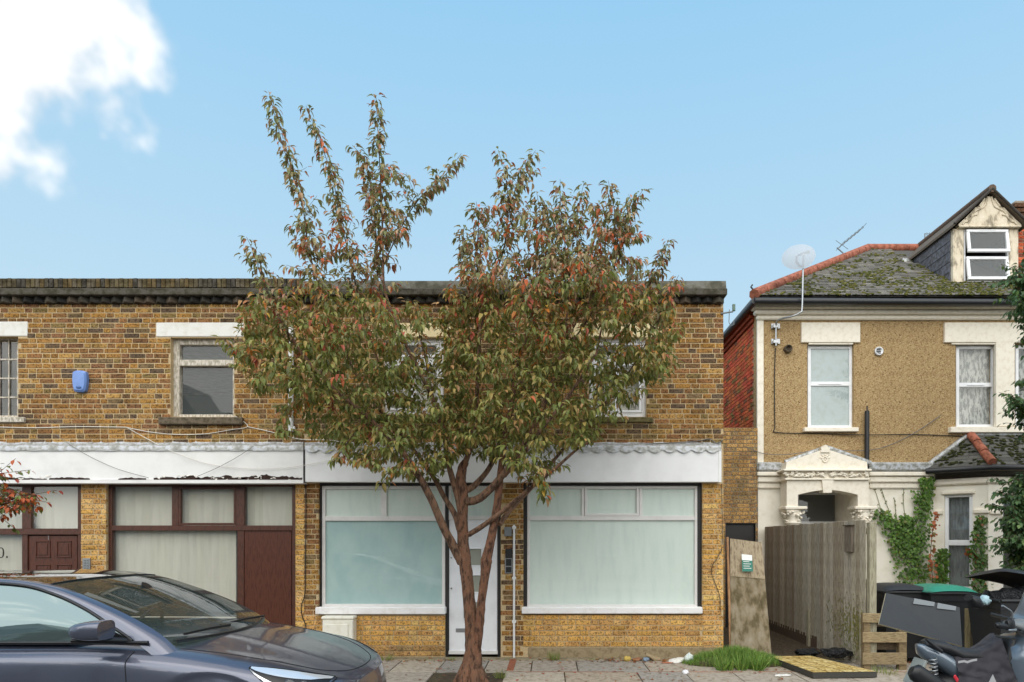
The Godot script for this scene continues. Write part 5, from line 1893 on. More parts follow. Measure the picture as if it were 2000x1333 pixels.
func build_cherry() -> void:
	var t := thing("cherry_tree", "young street cherry with two stems and green and orange autumn leaves", "tree", Vector3(fx(924, DT), PAVE, -DT))
	var yb := VY + (EYE - PAVE + 0.03) * F / DT
	var trunk := limb([[922, yb, 0, 0.165], [922, 1318, 0, 0.128], [923, 1296, 0, 0.108], [923, 1250, 0, 0.082], [917, 1180, 0, 0.069], [911, 1120, 0, 0.069], [905, 1070, 0, 0.067], [903, 1010, 0, 0.058], [905, 975, 0, 0.056], [900, 940, 0.02, 0.058], [903, 915, 0.03, 0.052], [910, 902, 0.03, 0.038]])
	var mb := MB.new()
	mb.col = L(240, 226, 216)
	mb.tube(trunk[0], trunk[1], 16, 0.09, 3)
	for k in 7:   # root flare
		var a := TAU * k / 7.0 + 0.3
		var c := Vector3(fx(921, DT), 0, -DT)
		mb.tube([c + Vector3(cos(a) * 0.05, PAVE + 0.22, sin(a) * 0.05), c + Vector3(cos(a) * 0.11, PAVE + 0.08, sin(a) * 0.11), c + Vector3(cos(a) * 0.2, PAVE - 0.04, sin(a) * 0.2)], [0.05, 0.06, 0.04], 7, 0.1, k)
	var tk := put(t, "trunk", mb, M.bark)
	var st := limb([[930, 1275, -0.02, 0.05], [936, 1225, -0.06, 0.052], [941, 1170, -0.1, 0.048], [947, 1125, -0.12, 0.05], [950, 1098, -0.13, 0.066], [952, 1084, -0.13, 0.056], [960, 1050, -0.13, 0.048], [968, 1005, -0.12, 0.045], [974, 960, -0.1, 0.042], [978, 920, -0.08, 0.038], [986, 860, -0.05, 0.034], [1000, 780, 0.0, 0.026], [1012, 700, 0.0, 0.02]])
	mb = MB.new()
	mb.col = L(240, 220, 210)
	mb.tube(st[0], st[1], 12, 0.07, 4)
	put(t, "stem", mb, M.bark)
	var mains := [
		[[902, 1100, 0, 0.055], [888, 1072, -0.05, 0.05], [866, 1030, -0.15, 0.046], [842, 975, -0.25, 0.042], [815, 925, -0.3, 0.036], [775, 870, -0.35, 0.03], [725, 822, -0.4, 0.025], [660, 765, -0.4, 0.02], [605, 710, -0.35, 0.016], [560, 650, -0.3, 0.012]],
		[[900, 1045, 0.0, 0.036], [888, 1005, 0.1, 0.034], [868, 972, 0.2, 0.03], [845, 930, 0.35, 0.027], [800, 870, 0.5, 0.022], [740, 800, 0.6, 0.018]],
		[[902, 1020, 0.0, 0.04], [895, 975, 0.02, 0.037], [882, 930, 0.05, 0.033], [872, 890, 0.1, 0.029], [868, 850, 0.15, 0.026], [850, 790, 0.1, 0.023], [805, 700, 0.0, 0.02], [765, 610, -0.1, 0.018]],
		[[908, 980, 0.0, 0.05], [928, 978, -0.05, 0.048], [948, 965, -0.1, 0.044], [972, 940, -0.15, 0.038], [1000, 905, -0.2, 0.033], [1040, 840, -0.25, 0.027], [1075, 760, -0.3, 0.022], [1100, 680, -0.25, 0.018]],
		[[905, 960, 0.02, 0.04], [925, 950, 0.1, 0.036], [955, 915, 0.25, 0.03], [980, 860, 0.4, 0.026], [1000, 790, 0.5, 0.021], [1010, 720, 0.5, 0.018]],
		[[915, 1045, 0, 0.032], [935, 1033, -0.1, 0.03], [965, 1012, -0.2, 0.027], [1005, 980, -0.3, 0.024], [1035, 955, -0.4, 0.021], [1085, 915, -0.5, 0.017], [1125, 880, -0.55, 0.013], [1155, 862, -0.6, 0.009]],
		[[976, 1025, -0.12, 0.03], [990, 1005, 0.0, 0.028], [1012, 980, 0.1, 0.025], [1045, 945, 0.25, 0.023], [1090, 890, 0.4, 0.02], [1150, 820, 0.5, 0.017], [1210, 760, 0.5, 0.014], [1255, 700, 0.45, 0.011]],
		[[908, 905, 0.03, 0.035], [918, 875, 0.05, 0.03], [928, 830, 0.05, 0.027], [932, 760, 0.05, 0.023], [935, 690, 0.0, 0.02], [938, 640, 0.0, 0.017]],
		[[985, 930, -0.1, 0.026], [1020, 890, -0.3, 0.023], [1065, 830, -0.45, 0.02], [1120, 760, -0.5, 0.017], [1165, 690, -0.45, 0.014]]]
	var shoots := [
		[[700, 742, 0.0, 0.013], [655, 650, -0.05, 0.011], [622, 560, -0.1, 0.009], [602, 480, -0.1, 0.007], [590, 400, -0.1, 0.006], [566, 330, -0.05, 0.005], [546, 262, 0.0, 0.003], [526, 184, 0.0, 0.002]],
		[[760, 760, 0.2, 0.013], [722, 660, 0.15, 0.011], [700, 580, 0.1, 0.009], [682, 500, 0.1, 0.007], [662, 420, 0.1, 0.006], [650, 350, 0.1, 0.004], [626, 280, 0.1, 0.003], [597, 206, 0.1, 0.002]],
		[[765, 612, -0.1, 0.018], [750, 560, -0.12, 0.014], [748, 500, -0.12, 0.012], [746, 420, -0.12, 0.009], [742, 330, -0.1, 0.006], [738, 260, -0.1, 0.004], [734, 186, -0.1, 0.002]],
		[[775, 640, 0.0, 0.013], [740, 560, 0.0, 0.011], [736, 480, 0.0, 0.009], [728, 400, 0.05, 0.006], [715, 320, 0.1, 0.004], [688, 284, 0.1, 0.002]],
		[[752, 510, -0.1, 0.008], [790, 432, -0.15, 0.006], [822, 384, -0.2, 0.005], [862, 350, -0.2, 0.003], [901, 300, -0.2, 0.002]],
		[[938, 645, 0.0, 0.016], [960, 560, 0.1, 0.01], [985, 480, 0.1, 0.008], [992, 400, 0.1, 0.006], [986, 340, 0.1, 0.003], [973, 293, 0.1, 0.002]],
		[[990, 440, 0.1, 0.006], [1003, 380, 0.15, 0.005], [1022, 335, 0.2, 0.003], [1046, 294, 0.2, 0.002]],
		[[938, 650, 0.0, 0.013], [936, 560, -0.1, 0.01], [930, 500, -0.15, 0.007], [935, 440, -0.15, 0.004], [930, 394, -0.15, 0.002]],
		[[936, 640, 0.05, 0.01], [912, 560, 0.2, 0.007], [905, 500, 0.25, 0.004], [906, 442, 0.25, 0.002]],
		[[1012, 705, 0.0, 0.014], [1050, 600, -0.1, 0.01], [1058, 500, -0.1, 0.007], [1056, 430, -0.1, 0.004], [1048, 374, -0.1, 0.002]],
		[[1100, 685, -0.25, 0.014], [1110, 580, -0.2, 0.01], [1106, 500, -0.15, 0.007], [1096, 420, -0.1, 0.004], [1094, 350, -0.1, 0.002]],
		[[1100, 690, -0.2, 0.013], [1160, 600, 0.0, 0.009], [1140, 530, 0.1, 0.007], [1126, 460, 0.1, 0.005], [1131, 400, 0.1, 0.003], [1141, 357, 0.1, 0.002]],
		[[1165, 690, -0.4, 0.012], [1192, 560, -0.35, 0.008], [1206, 490, -0.3, 0.006], [1202, 420, -0.3, 0.004], [1188, 353, -0.3, 0.002]],
		[[1205, 520, -0.3, 0.006], [1216, 460, -0.2, 0.005], [1232, 410, -0.15, 0.003], [1256, 371, -0.1, 0.002]],
		[[1200, 700, 0.3, 0.01], [1246, 600, 0.3, 0.007], [1272, 550, 0.3, 0.005], [1290, 512, 0.3, 0.003], [1306, 468, 0.3, 0.002]],
		[[1215, 750, 0.45, 0.01], [1280, 640, 0.2, 0.007], [1306, 575, 0.1, 0.004], [1326, 538, 0.1, 0.002]],
		[[610, 715, -0.35, 0.012], [556, 640, -0.35, 0.008], [530, 590, -0.3, 0.006], [508, 535, -0.3, 0.004], [498, 500, -0.3, 0.003], [481, 463, -0.3, 0.002]],
		[[600, 720, -0.35, 0.01], [545, 712, -0.45, 0.007], [500, 700, -0.5, 0.005], [462, 684, -0.55, 0.003], [432, 660, -0.55, 0.002]],
		[[1020, 690, 0.3, 0.012], [1045, 590, 0.4, 0.009], [1080, 500, 0.45, 0.006], [1072, 430, 0.45, 0.003], [1062, 395, 0.45, 0.002]],
		[[1120, 640, 0.2, 0.012], [1170, 540, 0.4, 0.008], [1172, 470, 0.4, 0.005], [1160, 400, 0.4, 0.003]],
		[[850, 795, 0.1, 0.012], [830, 700, 0.25, 0.009], [815, 640, 0.3, 0.006], [800, 585, 0.3, 0.003]],
		[[870, 850, 0.15, 0.012], [885, 760, 0.3, 0.009], [880, 680, 0.35, 0.006], [870, 600, 0.35, 0.003]],
		[[725, 822, -0.4, 0.01], [690, 850, -0.55, 0.007], [668, 880, -0.6, 0.005], [655, 900, -0.6, 0.003]],
		[[775, 872, -0.35, 0.01], [735, 880, -0.55, 0.007], [700, 900, -0.65, 0.004], [660, 893, -0.65, 0.003]],
		[[815, 925, -0.3, 0.01], [800, 900, -0.5, 0.007], [770, 915, -0.6, 0.004], [745, 945, -0.6, 0.003]],
		[[1030, 955, -0.4, 0.008], [1045, 925, -0.5, 0.006], [1062, 945, -0.55, 0.004], [1062, 975, -0.55, 0.003]],
		[[660, 765, -0.4, 0.01], [600, 780, -0.5, 0.007], [560, 800, -0.55, 0.005], [545, 845, -0.55, 0.003]]]
	var nodes := []          # [point, radius] of the whole skeleton
	for q in [trunk, st]:
		for i in range(int(q[0].size() * 0.55), q[0].size()): nodes.append([q[0][i], q[1][i]])
	var lists := [[], []]
	# colours of the leaves, from green through olive and russet to orange and yellow
	var green := [[0.34, L(92, 98, 50)], [0.58, L(112, 110, 60)], [0.78, L(132, 116, 68)], [0.89, L(146, 114, 76)], [0.94, L(164, 108, 66)], [0.97, L(200, 124, 54)], [0.985, L(196, 158, 66)], [2.0, L(178, 92, 70)]]
	var brown := [[0.38, L(104, 108, 72)], [0.66, L(126, 118, 86)], [0.84, L(140, 116, 92)], [0.95, L(146, 108, 86)], [0.98, L(172, 98, 66)], [2.0, L(196, 104, 60)]]  # autumn browns for the high shoots, greyed: their backlit look is in the colour
	for q in mains:
		var lm := limb(q)
		mb = MB.new()
		mb.col = L(250, 248, 244)
		mb.tube(lm[0], lm[1], 9, 0.06, nodes.size())
		put(t, "limb", mb, M.bark)
		for i in lm[0].size():
			if lm[1][i] < 0.036: nodes.append([lm[0][i], lm[1][i]])
	var twig := MB.new()
	twig.col = L(235, 228, 222)
	for q in shoots:
		var lm := limb(q)
		mb = MB.new()
		mb.col = L(235, 228, 222)
		mb.tube(lm[0], lm[1], 6, 0.05, nodes.size())
		put(t, "shoot", mb, M.bark)
		for i in lm[0].size(): nodes.append([lm[0][i], lm[1][i]])
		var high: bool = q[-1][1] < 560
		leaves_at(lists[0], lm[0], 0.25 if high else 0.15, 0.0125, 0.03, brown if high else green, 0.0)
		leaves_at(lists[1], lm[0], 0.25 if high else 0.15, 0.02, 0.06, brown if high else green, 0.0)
		# side spurs on the tall shoots, shorter towards the tip
		if high:
			for i in range(4, lm[0].size() - 3, 1):
				for s in 2:
					var f = float(i) / lm[0].size()
					if f < 0.3 or rng.randf() < 0.4: continue
					var a := rng.randf() * TAU
					var ln := lerpf(0.36, 0.05, f) * rng.randf_range(0.3, 1.2)
					var e: Vector3 = lm[0][i] + Vector3(cos(a) * ln, ln * rng.randf_range(0.1, 0.9), sin(a) * ln)
					twig.tube([lm[0][i], e], [0.003, 0.0015], 4)
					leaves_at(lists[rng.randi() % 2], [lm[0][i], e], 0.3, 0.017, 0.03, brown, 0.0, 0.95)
	# fill the crown: twig tips spread through its volume, each joined to the nearest wood
	var outline := PackedVector2Array()
	for q in [[498, 560], [478, 640], [452, 690], [490, 750], [545, 785], [575, 840], [645, 865], [700, 895], [760, 920], [815, 935], [845, 925], [885, 895], [960, 895], [1010, 915], [1045, 945], [1085, 930], [1120, 880], [1165, 845], [1225, 790], [1290, 735], [1318, 690], [1326, 610], [1310, 560], [1240, 555], [1190, 510], [1120, 500], [1060, 500], [990, 520], [920, 530], [890, 575], [868, 640], [838, 590], [800, 585], [770, 620], [735, 560], [690, 580], [640, 570], [590, 610], [540, 590]]: outline.append(Vector2(q[0], q[1]))
	var tips := []
	var clump := FastNoiseLite.new()
	clump.seed = 77
	clump.frequency = 1.15
	while tips.size() < 1180:
		var p := Vector2(rng.randf_range(450, 1330), rng.randf_range(500, 950))
		if not Geometry2D.is_point_in_polygon(p, outline): continue
		# clearings where the wall and windows show through
		if Vector2((p.x - 835) / 42.0, (p.y - 668) / 34.0).length() < 1.0 and rng.randf() < 0.85: continue
		if Vector2((p.x - 838) / 30.0, (p.y - 735) / 60.0).length() < 1.0 and rng.randf() < 0.6: continue
		if Vector2((p.x - 1210) / 48.0, (p.y - 785) / 26.0).length() < 1.0 and rng.randf() < 0.5: continue
		if Vector2((p.x - 535) / 60.0, (p.y - 800) / 40.0).length() < 1.0 and rng.randf() < 0.6: continue
		var cx := 660.0 if p.x < 870 else 1110.0
		var half := 0.95 * sqrt(maxf(0.05, 1.0 - pow(absf(p.x - cx) / 250.0, 2.0)))
		var tp := P(p.x, p.y, DT + rng.randf_range(-half, half))
		# foliage stands in clumps, and thins out low at the sides
		if clump.get_noise_3dv(tp * 1.7) < -0.02 and rng.randf() < (0.72 if p.x < 870 or p.y < 620 else 0.45): continue
		var low := clampf((p.y - 760.0) / 160.0, 0.0, 1.0)
		if rng.randf() < low * smoothstep(150.0, 420.0, absf(p.x - 905.0)) * 1.3: continue
		tips.append(tp)
	# looser sprays between the upright shoots
	var upper := [PackedVector2Array([Vector2(885, 570), Vector2(900, 460), Vector2(935, 430), Vector2(985, 380), Vector2(1010, 400), Vector2(1060, 410), Vector2(1130, 395), Vector2(1195, 400), Vector2(1235, 440), Vector2(1290, 560)]), PackedVector2Array([Vector2(540, 620), Vector2(575, 420), Vector2(610, 420), Vector2(640, 480), Vector2(660, 400), Vector2(710, 430), Vector2(720, 320), Vector2(770, 320), Vector2(790, 430), Vector2(775, 600)])]
	for u in 2:
		var n := 0
		while n < [95, 70][u]:
			var p := Vector2(rng.randf_range(520, 1300), rng.randf_range(310, 620))
			if not Geometry2D.is_point_in_polygon(p, upper[u]): continue
			n += 1
			tips.append(P(p.x, p.y, DT + rng.randf_range(-0.4, 0.45)))
	var near := func(p): 
		var best := 1e9
		for n in nodes: best = minf(best, (n[0] - p).length_squared())
		return best
	var keyed := []
	for p in tips: keyed.append([near.call(p), p])
	keyed.sort_custom(func(a, b): return a[0] < b[0])
	for kp in keyed:
		var p: Vector3 = kp[1]
		var best := 1e9
		var bi := 0
		for i in nodes.size():
			var dv: Vector3 = p - nodes[i][0]
			var cost := dv.length_squared() * (1.0 if dv.y > 0 else 1.9)
			if cost < best:
				best = cost
				bi = i
		var a: Vector3 = nodes[bi][0]
		var ln := (p - a).length()
		if ln < 0.05 or ln > (1.3 if p.y > 0 and VY - (p.y - EYE) / -p.z * F > 560 else 0.42): continue
		var mid := a.lerp(p, 0.5) + Vector3(rng.randf_range(-0.12, 0.12), -0.12 * rng.randf() , rng.randf_range(-0.12, 0.12)) * ln
		var path := [a, a.lerp(mid, 0.5) + Vector3(0, 0.02, 0) * ln, mid, p]
		path = cat(path, 2)
		var r0 := minf(nodes[bi][1] * 0.6, 0.004 + ln * 0.005)
		var rr := []
		for i in path.size(): rr.append(lerpf(r0, 0.0018, float(i) / (path.size() - 1)))
		twig.tube(path, rr, 5)
		for i in range(2, path.size()): nodes.append([path[i], rr[i]])
		var py := VY - (p.y - EYE) / -p.z * F
		var tone := clampf((640.0 - py) / 600.0, -0.16, 0.12) + rng.randf_range(-0.14, 0.12)
		var tail := path
		if ln < 0.2: tail = path + [p + (p - a).normalized() * 0.12 + Vector3(0, 0.04, 0)]
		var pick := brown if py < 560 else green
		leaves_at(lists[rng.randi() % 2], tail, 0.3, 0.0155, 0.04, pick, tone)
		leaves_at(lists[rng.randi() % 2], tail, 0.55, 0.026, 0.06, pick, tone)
	put(t, "twigs", twig, M.bark).set_meta("kind", "stuff")
	# a hank of dead leaves hangs from the left limb
	for q in [[724, 825, 905], [645, 770, 800]]:
		for k in 26:
			var c := P(q[0] + rng.randf_range(-5, 5), rng.randf_range(q[1], q[2]), DT - 0.45)
			lists[0].append([Transform3D(Basis.from_euler(Vector3(PI + rng.randf_range(-0.4, 0.4), rng.randf() * TAU, 0)) * Basis.from_scale(Vector3(0.7, 0.9, 0.7)), c), L(150, 84, 56) * rng.randf_range(0.7, 1.2)])
	var meshes := [leaf_mesh(0.088, 0.036, 1.1, 0.7), leaf_mesh(0.080, 0.034, 0.5, 0.45)]
	var cr := Node3D.new()
	cr.name = "crown"
	t.add_child(cr)
	var taken := {}
	# the leaves that hang towards the street are pieces of their own
	for k in 2:
		var order := []
		for i in lists[k].size(): order.append([lists[k][i][0].origin.z, i])
		order.sort_custom(func(a, b): return a[0] > b[0])
		var rest := []
		var tints := {}
		for i in order.size():
			var e: Array = lists[k][order[i][1]]
			if i < 150:
				var o := putm(cr, "leaf", null, M.leaf, Vector3.ZERO)
				var key := i % 12
				if not tints.has(key):
					var src: ArrayMesh = meshes[k]
					var ar := src.surface_get_arrays(0)
					var cols := PackedColorArray()
					cols.resize(ar[Mesh.ARRAY_VERTEX].size())
					cols.fill(e[1])
					ar[Mesh.ARRAY_COLOR] = cols
					var nm := ArrayMesh.new()
					nm.add_surface_from_arrays(Mesh.PRIMITIVE_TRIANGLES, ar)
					tints[key] = nm
				o.mesh = tints[key]
				var tf: Transform3D = e[0]
				tf.origin -= where(cr)
				o.transform = tf
			else: rest.append(e)
		scatter(cr, "foliage", rest, meshes[k], M.leaf)
	print("leaves ", lists[0].size() + lists[1].size())

func bough(t: Node3D, base: Vector3, targets: Array, gap: float, spread: float, pal: Array, me: Mesh, size: float) -> void:
	# a trunk with limbs that carry leafy sprays to the given points
	var mb := MB.new()
	mb.col = L(200, 190, 180)
	var topy := -1e9
	for p in targets: topy = maxf(topy, p.y)
	var head := Vector3(base.x, topy * 0.75, base.z)
	mb.tube([base, base.lerp(head, 0.5) + Vector3(0.05, 0, 0.03), head], [0.11, 0.085, 0.04], 10, 0.08, 2)
	put(t, "trunk", mb, M.bark)
	mb = MB.new()
	mb.col = L(200, 190, 180)
	var list := []
	for p in targets:
		var from := Vector3(base.x, clampf(p.y - (p - base).length() * 0.25, base.y + 0.4, head.y), base.z)
		var path := cat([from, from.lerp(p, 0.5) + Vector3(0, 0.12, 0), p], 4)
		mb.tube(path, 0.006, 5)
		leaves_at(list, path, 0.6, gap, spread, pal, 0.0, size)
		for k in 9:
			var a: Vector3 = path[rng.randi_range(4, path.size() - 1)]
			var e := a + Vector3(rng.randf_range(-0.3, 0.3), rng.randf_range(-0.2, 0.16), rng.randf_range(-0.3, 0.3))
			mb.tube([a, e], 0.003, 4)
			leaves_at(list, [a, e], 0.1, gap, spread, pal, 0.0, size)
	put(t, "branches", mb, M.bark)
	var cr := Node3D.new()
	cr.name = "crown"
	t.add_child(cr)
	scatter(cr, "foliage", list, me, M.leaf)

func build_side_trees() -> void:
	var dark := [[0.5, L(52, 74, 44)], [0.85, L(62, 84, 50)], [2.0, L(80, 98, 56)]]
	var mixed := [[0.4, L(88, 96, 44)], [0.6, L(150, 90, 48)], [0.85, L(186, 92, 48)], [2.0, L(170, 70, 50)]]
	var me := leaf_mesh(0.075, 0.042, 0.5, 0.3)
	var t := thing("garden_tree", "dark leafed garden tree reaching in front of the bay window", "tree", Vector3(fx(2065, 10.6), PAVE, -10.6))
	var pts := []
	for q in [[1985, 930], [1990, 965], [1975, 990], [1985, 1020], [1972, 1040], [1990, 1060], [1975, 1080], [1992, 1100], [1985, 1110], [2000, 940], [2005, 1000], [2005, 1050], [2010, 1090], [2000, 1020], [1995, 985], [1978, 1010], [1988, 1075], [1968, 1062], [2000, 1120], [2015, 960], [1938, 985], [1950, 960], [1980, 945], [1996, 955], [1984, 1000], [1995, 1035], [1982, 1052], [1998, 1080], [2004, 1108], [1990, 1128], [2012, 1030], [1978, 968]]: pts.append(P(q[0], q[1], 10.6 + rng.randf_range(-0.5, 0.3)))
	for q in [[1985, 525], [1975, 545], [1990, 560], [1995, 590], [2000, 610], [2010, 540], [2015, 580], [1992, 520], [1998, 575], [1985, 790], [1992, 775], [1975, 770], [2000, 800], [1998, 740]]: pts.append(P(q[0], q[1], 10.0 + rng.randf_range(-0.2, 0.3)))
	for k in 44: pts.append(P(rng.randf_range(2035, 2150), rng.randf_range(470, 1090), 10.5 + rng.randf_range(-0.7, 0.6)))
	bough(t, Vector3(fx(2065, 10.6), PAVE, -10.6), pts, 0.016, 0.05, dark, me, 1.1)
	t = thing("street_tree", "autumn street tree whose russet spray hangs before the brown shopfront", "tree", Vector3(fx(-190, 7.6), PAVE, -7.6))
	pts = []
	for q in [[20, 965], [45, 970], [60, 965], [30, 985], [40, 990], [10, 975], [2, 920], [70, 968], [20, 955], [-10, 960], [-30, 980]]: pts.append(P(q[0], q[1], 7.4 + rng.randf_range(-0.2, 0.2)))
	bough(t, Vector3(fx(-190, 7.6), PAVE, -7.6), pts, 0.035, 0.03, mixed, me, 0.8)
	# two trees stand over the road; the car's side glass mirrors them
	for k in 2:
		var at := Vector3([-10.6, -9.1][k], 0.1, 5.2)
		t = thing("roadside_tree", ["rounded small tree over the road mirrored in the car glass", "taller leafy tree over the road mirrored in the car glass"][k], "tree", at, "trees over the road")
		pts = []
		for i in 60:
			var v := Vector3(rng.randf_range(-1, 1), rng.randf_range(-1, 1), rng.randf_range(-1, 1))
			if v.length() > 1: continue
			pts.append(at + Vector3(0, [4.0, 5.6][k], 0) + v * Vector3(1.1, [0.9, 1.5][k], 1.0))
		bough(t, at, pts, 0.05, 0.06, dark, me, 1.7)
# ---------------------------------------------------------------- parked car
const NOSE := -1.385        # x of its nose; the car points along +x
const CARZ := -5.325       # z of its centre line
const CW := [[0.0, 0.50], [0.04, 0.64], [0.12, 0.75], [0.25, 0.835], [0.45, 0.89], [0.84, 0.922], [1.5, 0.925], [2.6, 0.925], [3.5, 0.915], [4.1, 0.87], [4.45, 0.79], [4.69, 0.58]]
const CTOP := [[0.0, 0.66], [0.05, 0.705], [0.2, 0.765], [0.45, 0.845], [0.75, 0.922], [1.05, 0.985], [1.3, 1.005], [2.0, 1.0], [3.8, 1.03], [4.2, 1.09], [4.55, 1.08], [4.69, 0.98]]
const CFEN := [[0.0, 0.655], [0.05, 0.695], [0.2, 0.752], [0.45, 0.825], [0.84, 0.905], [1.2, 0.955], [1.6, 0.985], [2.4, 0.992], [3.6, 1.02], [4.2, 1.06], [4.69, 0.96]]
func body_pt(s: float, v: float) -> Vector3:      # v: 0 at the hood centre, 1 at the sill; near side
	var w := lut(CW, s)
	var ht := lut(CTOP, s)
	var hf := lut(CFEN, s)
	var low := lerpf(0.42, 0.22, clampf(s / 0.25, 0, 1)) if s < 0.25 else 0.22
	var prof := [[0.0, 0.0, ht], [0.14, 0.32, ht - 0.002], [0.28, 0.62, lerpf(ht, hf, 0.55) - 0.004], [0.36, 0.77, hf + 0.003], [0.42, 0.86, hf - 0.018], [0.48, 0.93, hf - 0.06], [0.54, 0.968, hf - 0.115], [0.62, 0.99, lerpf(hf, low, 0.33)], [0.72, 1.0, lerpf(hf, low, 0.5)], [0.84, 0.99, lerpf(hf, low, 0.7)], [0.93, 0.965, lerpf(hf, low, 0.88)], [1.0, 0.93, low]]
	var za := []
	var ya := []
	for p in prof:
		za.append([p[0], p[1]])
		ya.append([p[0], p[2]])
	var z := lut(za, v) * w
	var y := lut(ya, v)
	# concave flare above the wheel openings
	for wc in [0.84, 3.715]:
		var r := Vector2(s - wc, y - 0.345).length()
		if v > 0.5: z -= 0.022 * smoothstep(0.475, 0.44, r)
	# hood crease and rounded nose
	return Vector3(NOSE - s - 0.10 * pow(clampf(1.0 - s / 0.5, 0, 1), 2.0) * pow(clampf(z / 0.8, 0, 1), 2.0), y, CARZ + z)
func mirrored(mb: MB) -> MB:
	var m2 := MB.new()
	for i in range(0, mb.v.size(), 3):
		for k in [0, 2, 1]:
			var p := mb.v[i + k]
			var q := mb.n[i + k]
			m2.v.append(Vector3(p.x, p.y, 2.0 * CARZ - p.z))
			m2.n.append(Vector3(q.x, q.y, -q.z))
			m2.c.append(mb.c[i + k])
	return m2
func car_line(pts: Array, r: float) -> MB:     # a gap between panels, following the body
	var mb := MB.new()
	var path := []
	for q in cat(pts, 5): path.append(body_pt(q.x, q.y))
	mb.tube(path, r, 6)
	return mb

func build_car() -> void:
	var t := thing("parked_car", "lavender grey saloon car parked at the kerb with dark glass roof", "car", Vector3(NOSE - 2.35, 0, CARZ))
	var both := func(called: String, mb: MB, m: Material, parent: Node3D = t) -> void:
		put(parent, called, mb, m)
		put(parent, called, mirrored(mb), m)
	# lower body: grids per side with the wheel openings cut
	var S0 := []
	for k in 15: S0.append(0.55 * pow(k / 14.0, 1.6))
	var s := 0.55
	while s < 4.4:
		s += 0.03
		S0.append(s)
	for k in 8: S0.append(lerpf(4.43, 4.69, k / 7.0))
	S0.sort()
	var rows := []
	for a in S0:
		var row := PackedVector3Array()
		for j in 61:
			var v := j / 60.0
			var p := body_pt(a, v)
			for wc in [0.84, 3.715]:
				var c := Vector2(NOSE - wc, 0.345)
				var dd := Vector2(p.x, p.y) - c
				if v > 0.5 and dd.length() < 0.385 and dd.length() > 0.33:
					dd = dd.normalized() * 0.385
					p.x = c.x + dd.x
					p.y = c.y + dd.y
			row.append(p)
		rows.append(row)
	var full := MB.new()
	full.grid(rows, false, true)
	var body := MB.new()
	for i in range(0, full.v.size(), 3):
		var c := (full.v[i] + full.v[i + 1] + full.v[i + 2]) / 3.0
		var cut := false
		for wc in [0.84, 3.715]:
			if Vector2(c.x - (NOSE - wc), c.y - 0.345).length() < 0.38 and c.z > CARZ + 0.6: cut = true
		if cut: continue
		for k in 3:
			body.v.append(full.v[i + k])
			body.n.append(full.n[i + k])
			body.c.append(Color.WHITE)
	both.call("body_side", body, M.car_paint)
	# front end below the hood edge and underside
	var mb := MB.new()
	var nose := []
	for j in 13:
		var row := PackedVector3Array()
		for k in 9:
			var u := k / 8.0
			var p := body_pt(0.0, j / 12.0)
			row.append(Vector3(p.x + 0.03 * sin(PI * u), lerpf(p.y, minf(p.y, 0.30), u), p.z))
		nose.append(row)
	mb.grid(nose, false, false)
	both.call("front_bumper", mb, M.car_paint)
	mb = MB.new()
	mb.span(NOSE - 4.6, NOSE - 0.12, 0.16, 0.24, CARZ - 0.82, CARZ + 0.82)
	mb.span(NOSE - 4.55, NOSE - 4.4, 0.24, 0.9, CARZ - 0.7, CARZ + 0.7)
	put(t, "underbody", mb, M.car_inside)
	# greenhouse curves [behind nose, height, z from centre]
	var pin := [[1.06, 0.90, 0.77], [1.24, 1.042, 0.728], [1.49, 1.172, 0.695], [1.82, 1.302, 0.645], [2.06, 1.372, 0.61], [2.35, 1.408, 0.59], [2.8, 1.418, 0.58], [3.3, 1.385, 0.575], [3.75, 1.28, 0.58], [4.15, 1.12, 0.62]]
	var pout := [[1.14, 0.85, 0.85], [1.38, 1.015, 0.808], [1.54, 1.108, 0.775], [1.74, 1.218, 0.735], [1.97, 1.312, 0.70], [2.24, 1.376, 0.672], [2.7, 1.392, 0.66], [3.2, 1.355, 0.655], [3.6, 1.235, 0.675], [3.95, 1.06, 0.73]]
	var ci := []
	var co := []
	for q in pin: ci.append(Vector3(NOSE - q[0], q[1], CARZ + q[2]))
	for q in pout: co.append(Vector3(NOSE - q[0], q[1], CARZ + q[2]))
	ci = cat(ci, 6)
	co = cat(co, 6)
	mb = MB.new()
	rows = []
	for i in ci.size():
		var row := PackedVector3Array()
		var a: Vector3 = ci[i]
		var b: Vector3 = co[i]
		for k in 7:
			var u := k / 6.0
			var bulge := sin(PI * u) * 0.016
			row.append(a.lerp(b, u) + Vector3(0.2, 0.7, 0.7).normalized() * bulge)
		rows.append(row)
	mb.grid(rows, false, true)
	both.call("roof_rail", mb, M.car_paint)
	# black seal round the side glass, then the glass
	mb = MB.new()
	var seal := []
	for q in co:
		if q.y > 0.995: seal.append(q + Vector3(0, -0.004, 0.006))
	mb.tube(seal, 0.011, 6)
	mb.tube([Vector3(NOSE - 1.27, 1.0, CARZ + 0.822), Vector3(NOSE - 2.4, 1.0, CARZ + 0.835), Vector3(NOSE - 3.95, 1.05, CARZ + 0.75)], 0.013, 6)
	both.call("window_seal", mb, M.car_trim)
	mb = MB.new()
	rows = []
	for i in co.size():
		var a: Vector3 = co[i]
		if a.y < 0.998 and i < 12: continue
		var row := PackedVector3Array()
		for k in 7:
			var u := k / 6.0
			var yy := lerpf(a.y, 0.995 + 0.014 * maxf(0.0, (NOSE - a.x) - 2.4), u)
			var zz := lerpf(a.z - CARZ, 0.815, u) + 0.018 * sin(PI * u) - 0.004
			row.append(Vector3(a.x, yy, CARZ + zz))
		rows.append(row)
	mb.grid(rows, false, true)
	both.call("side_window", mb, M.car_side_glass)
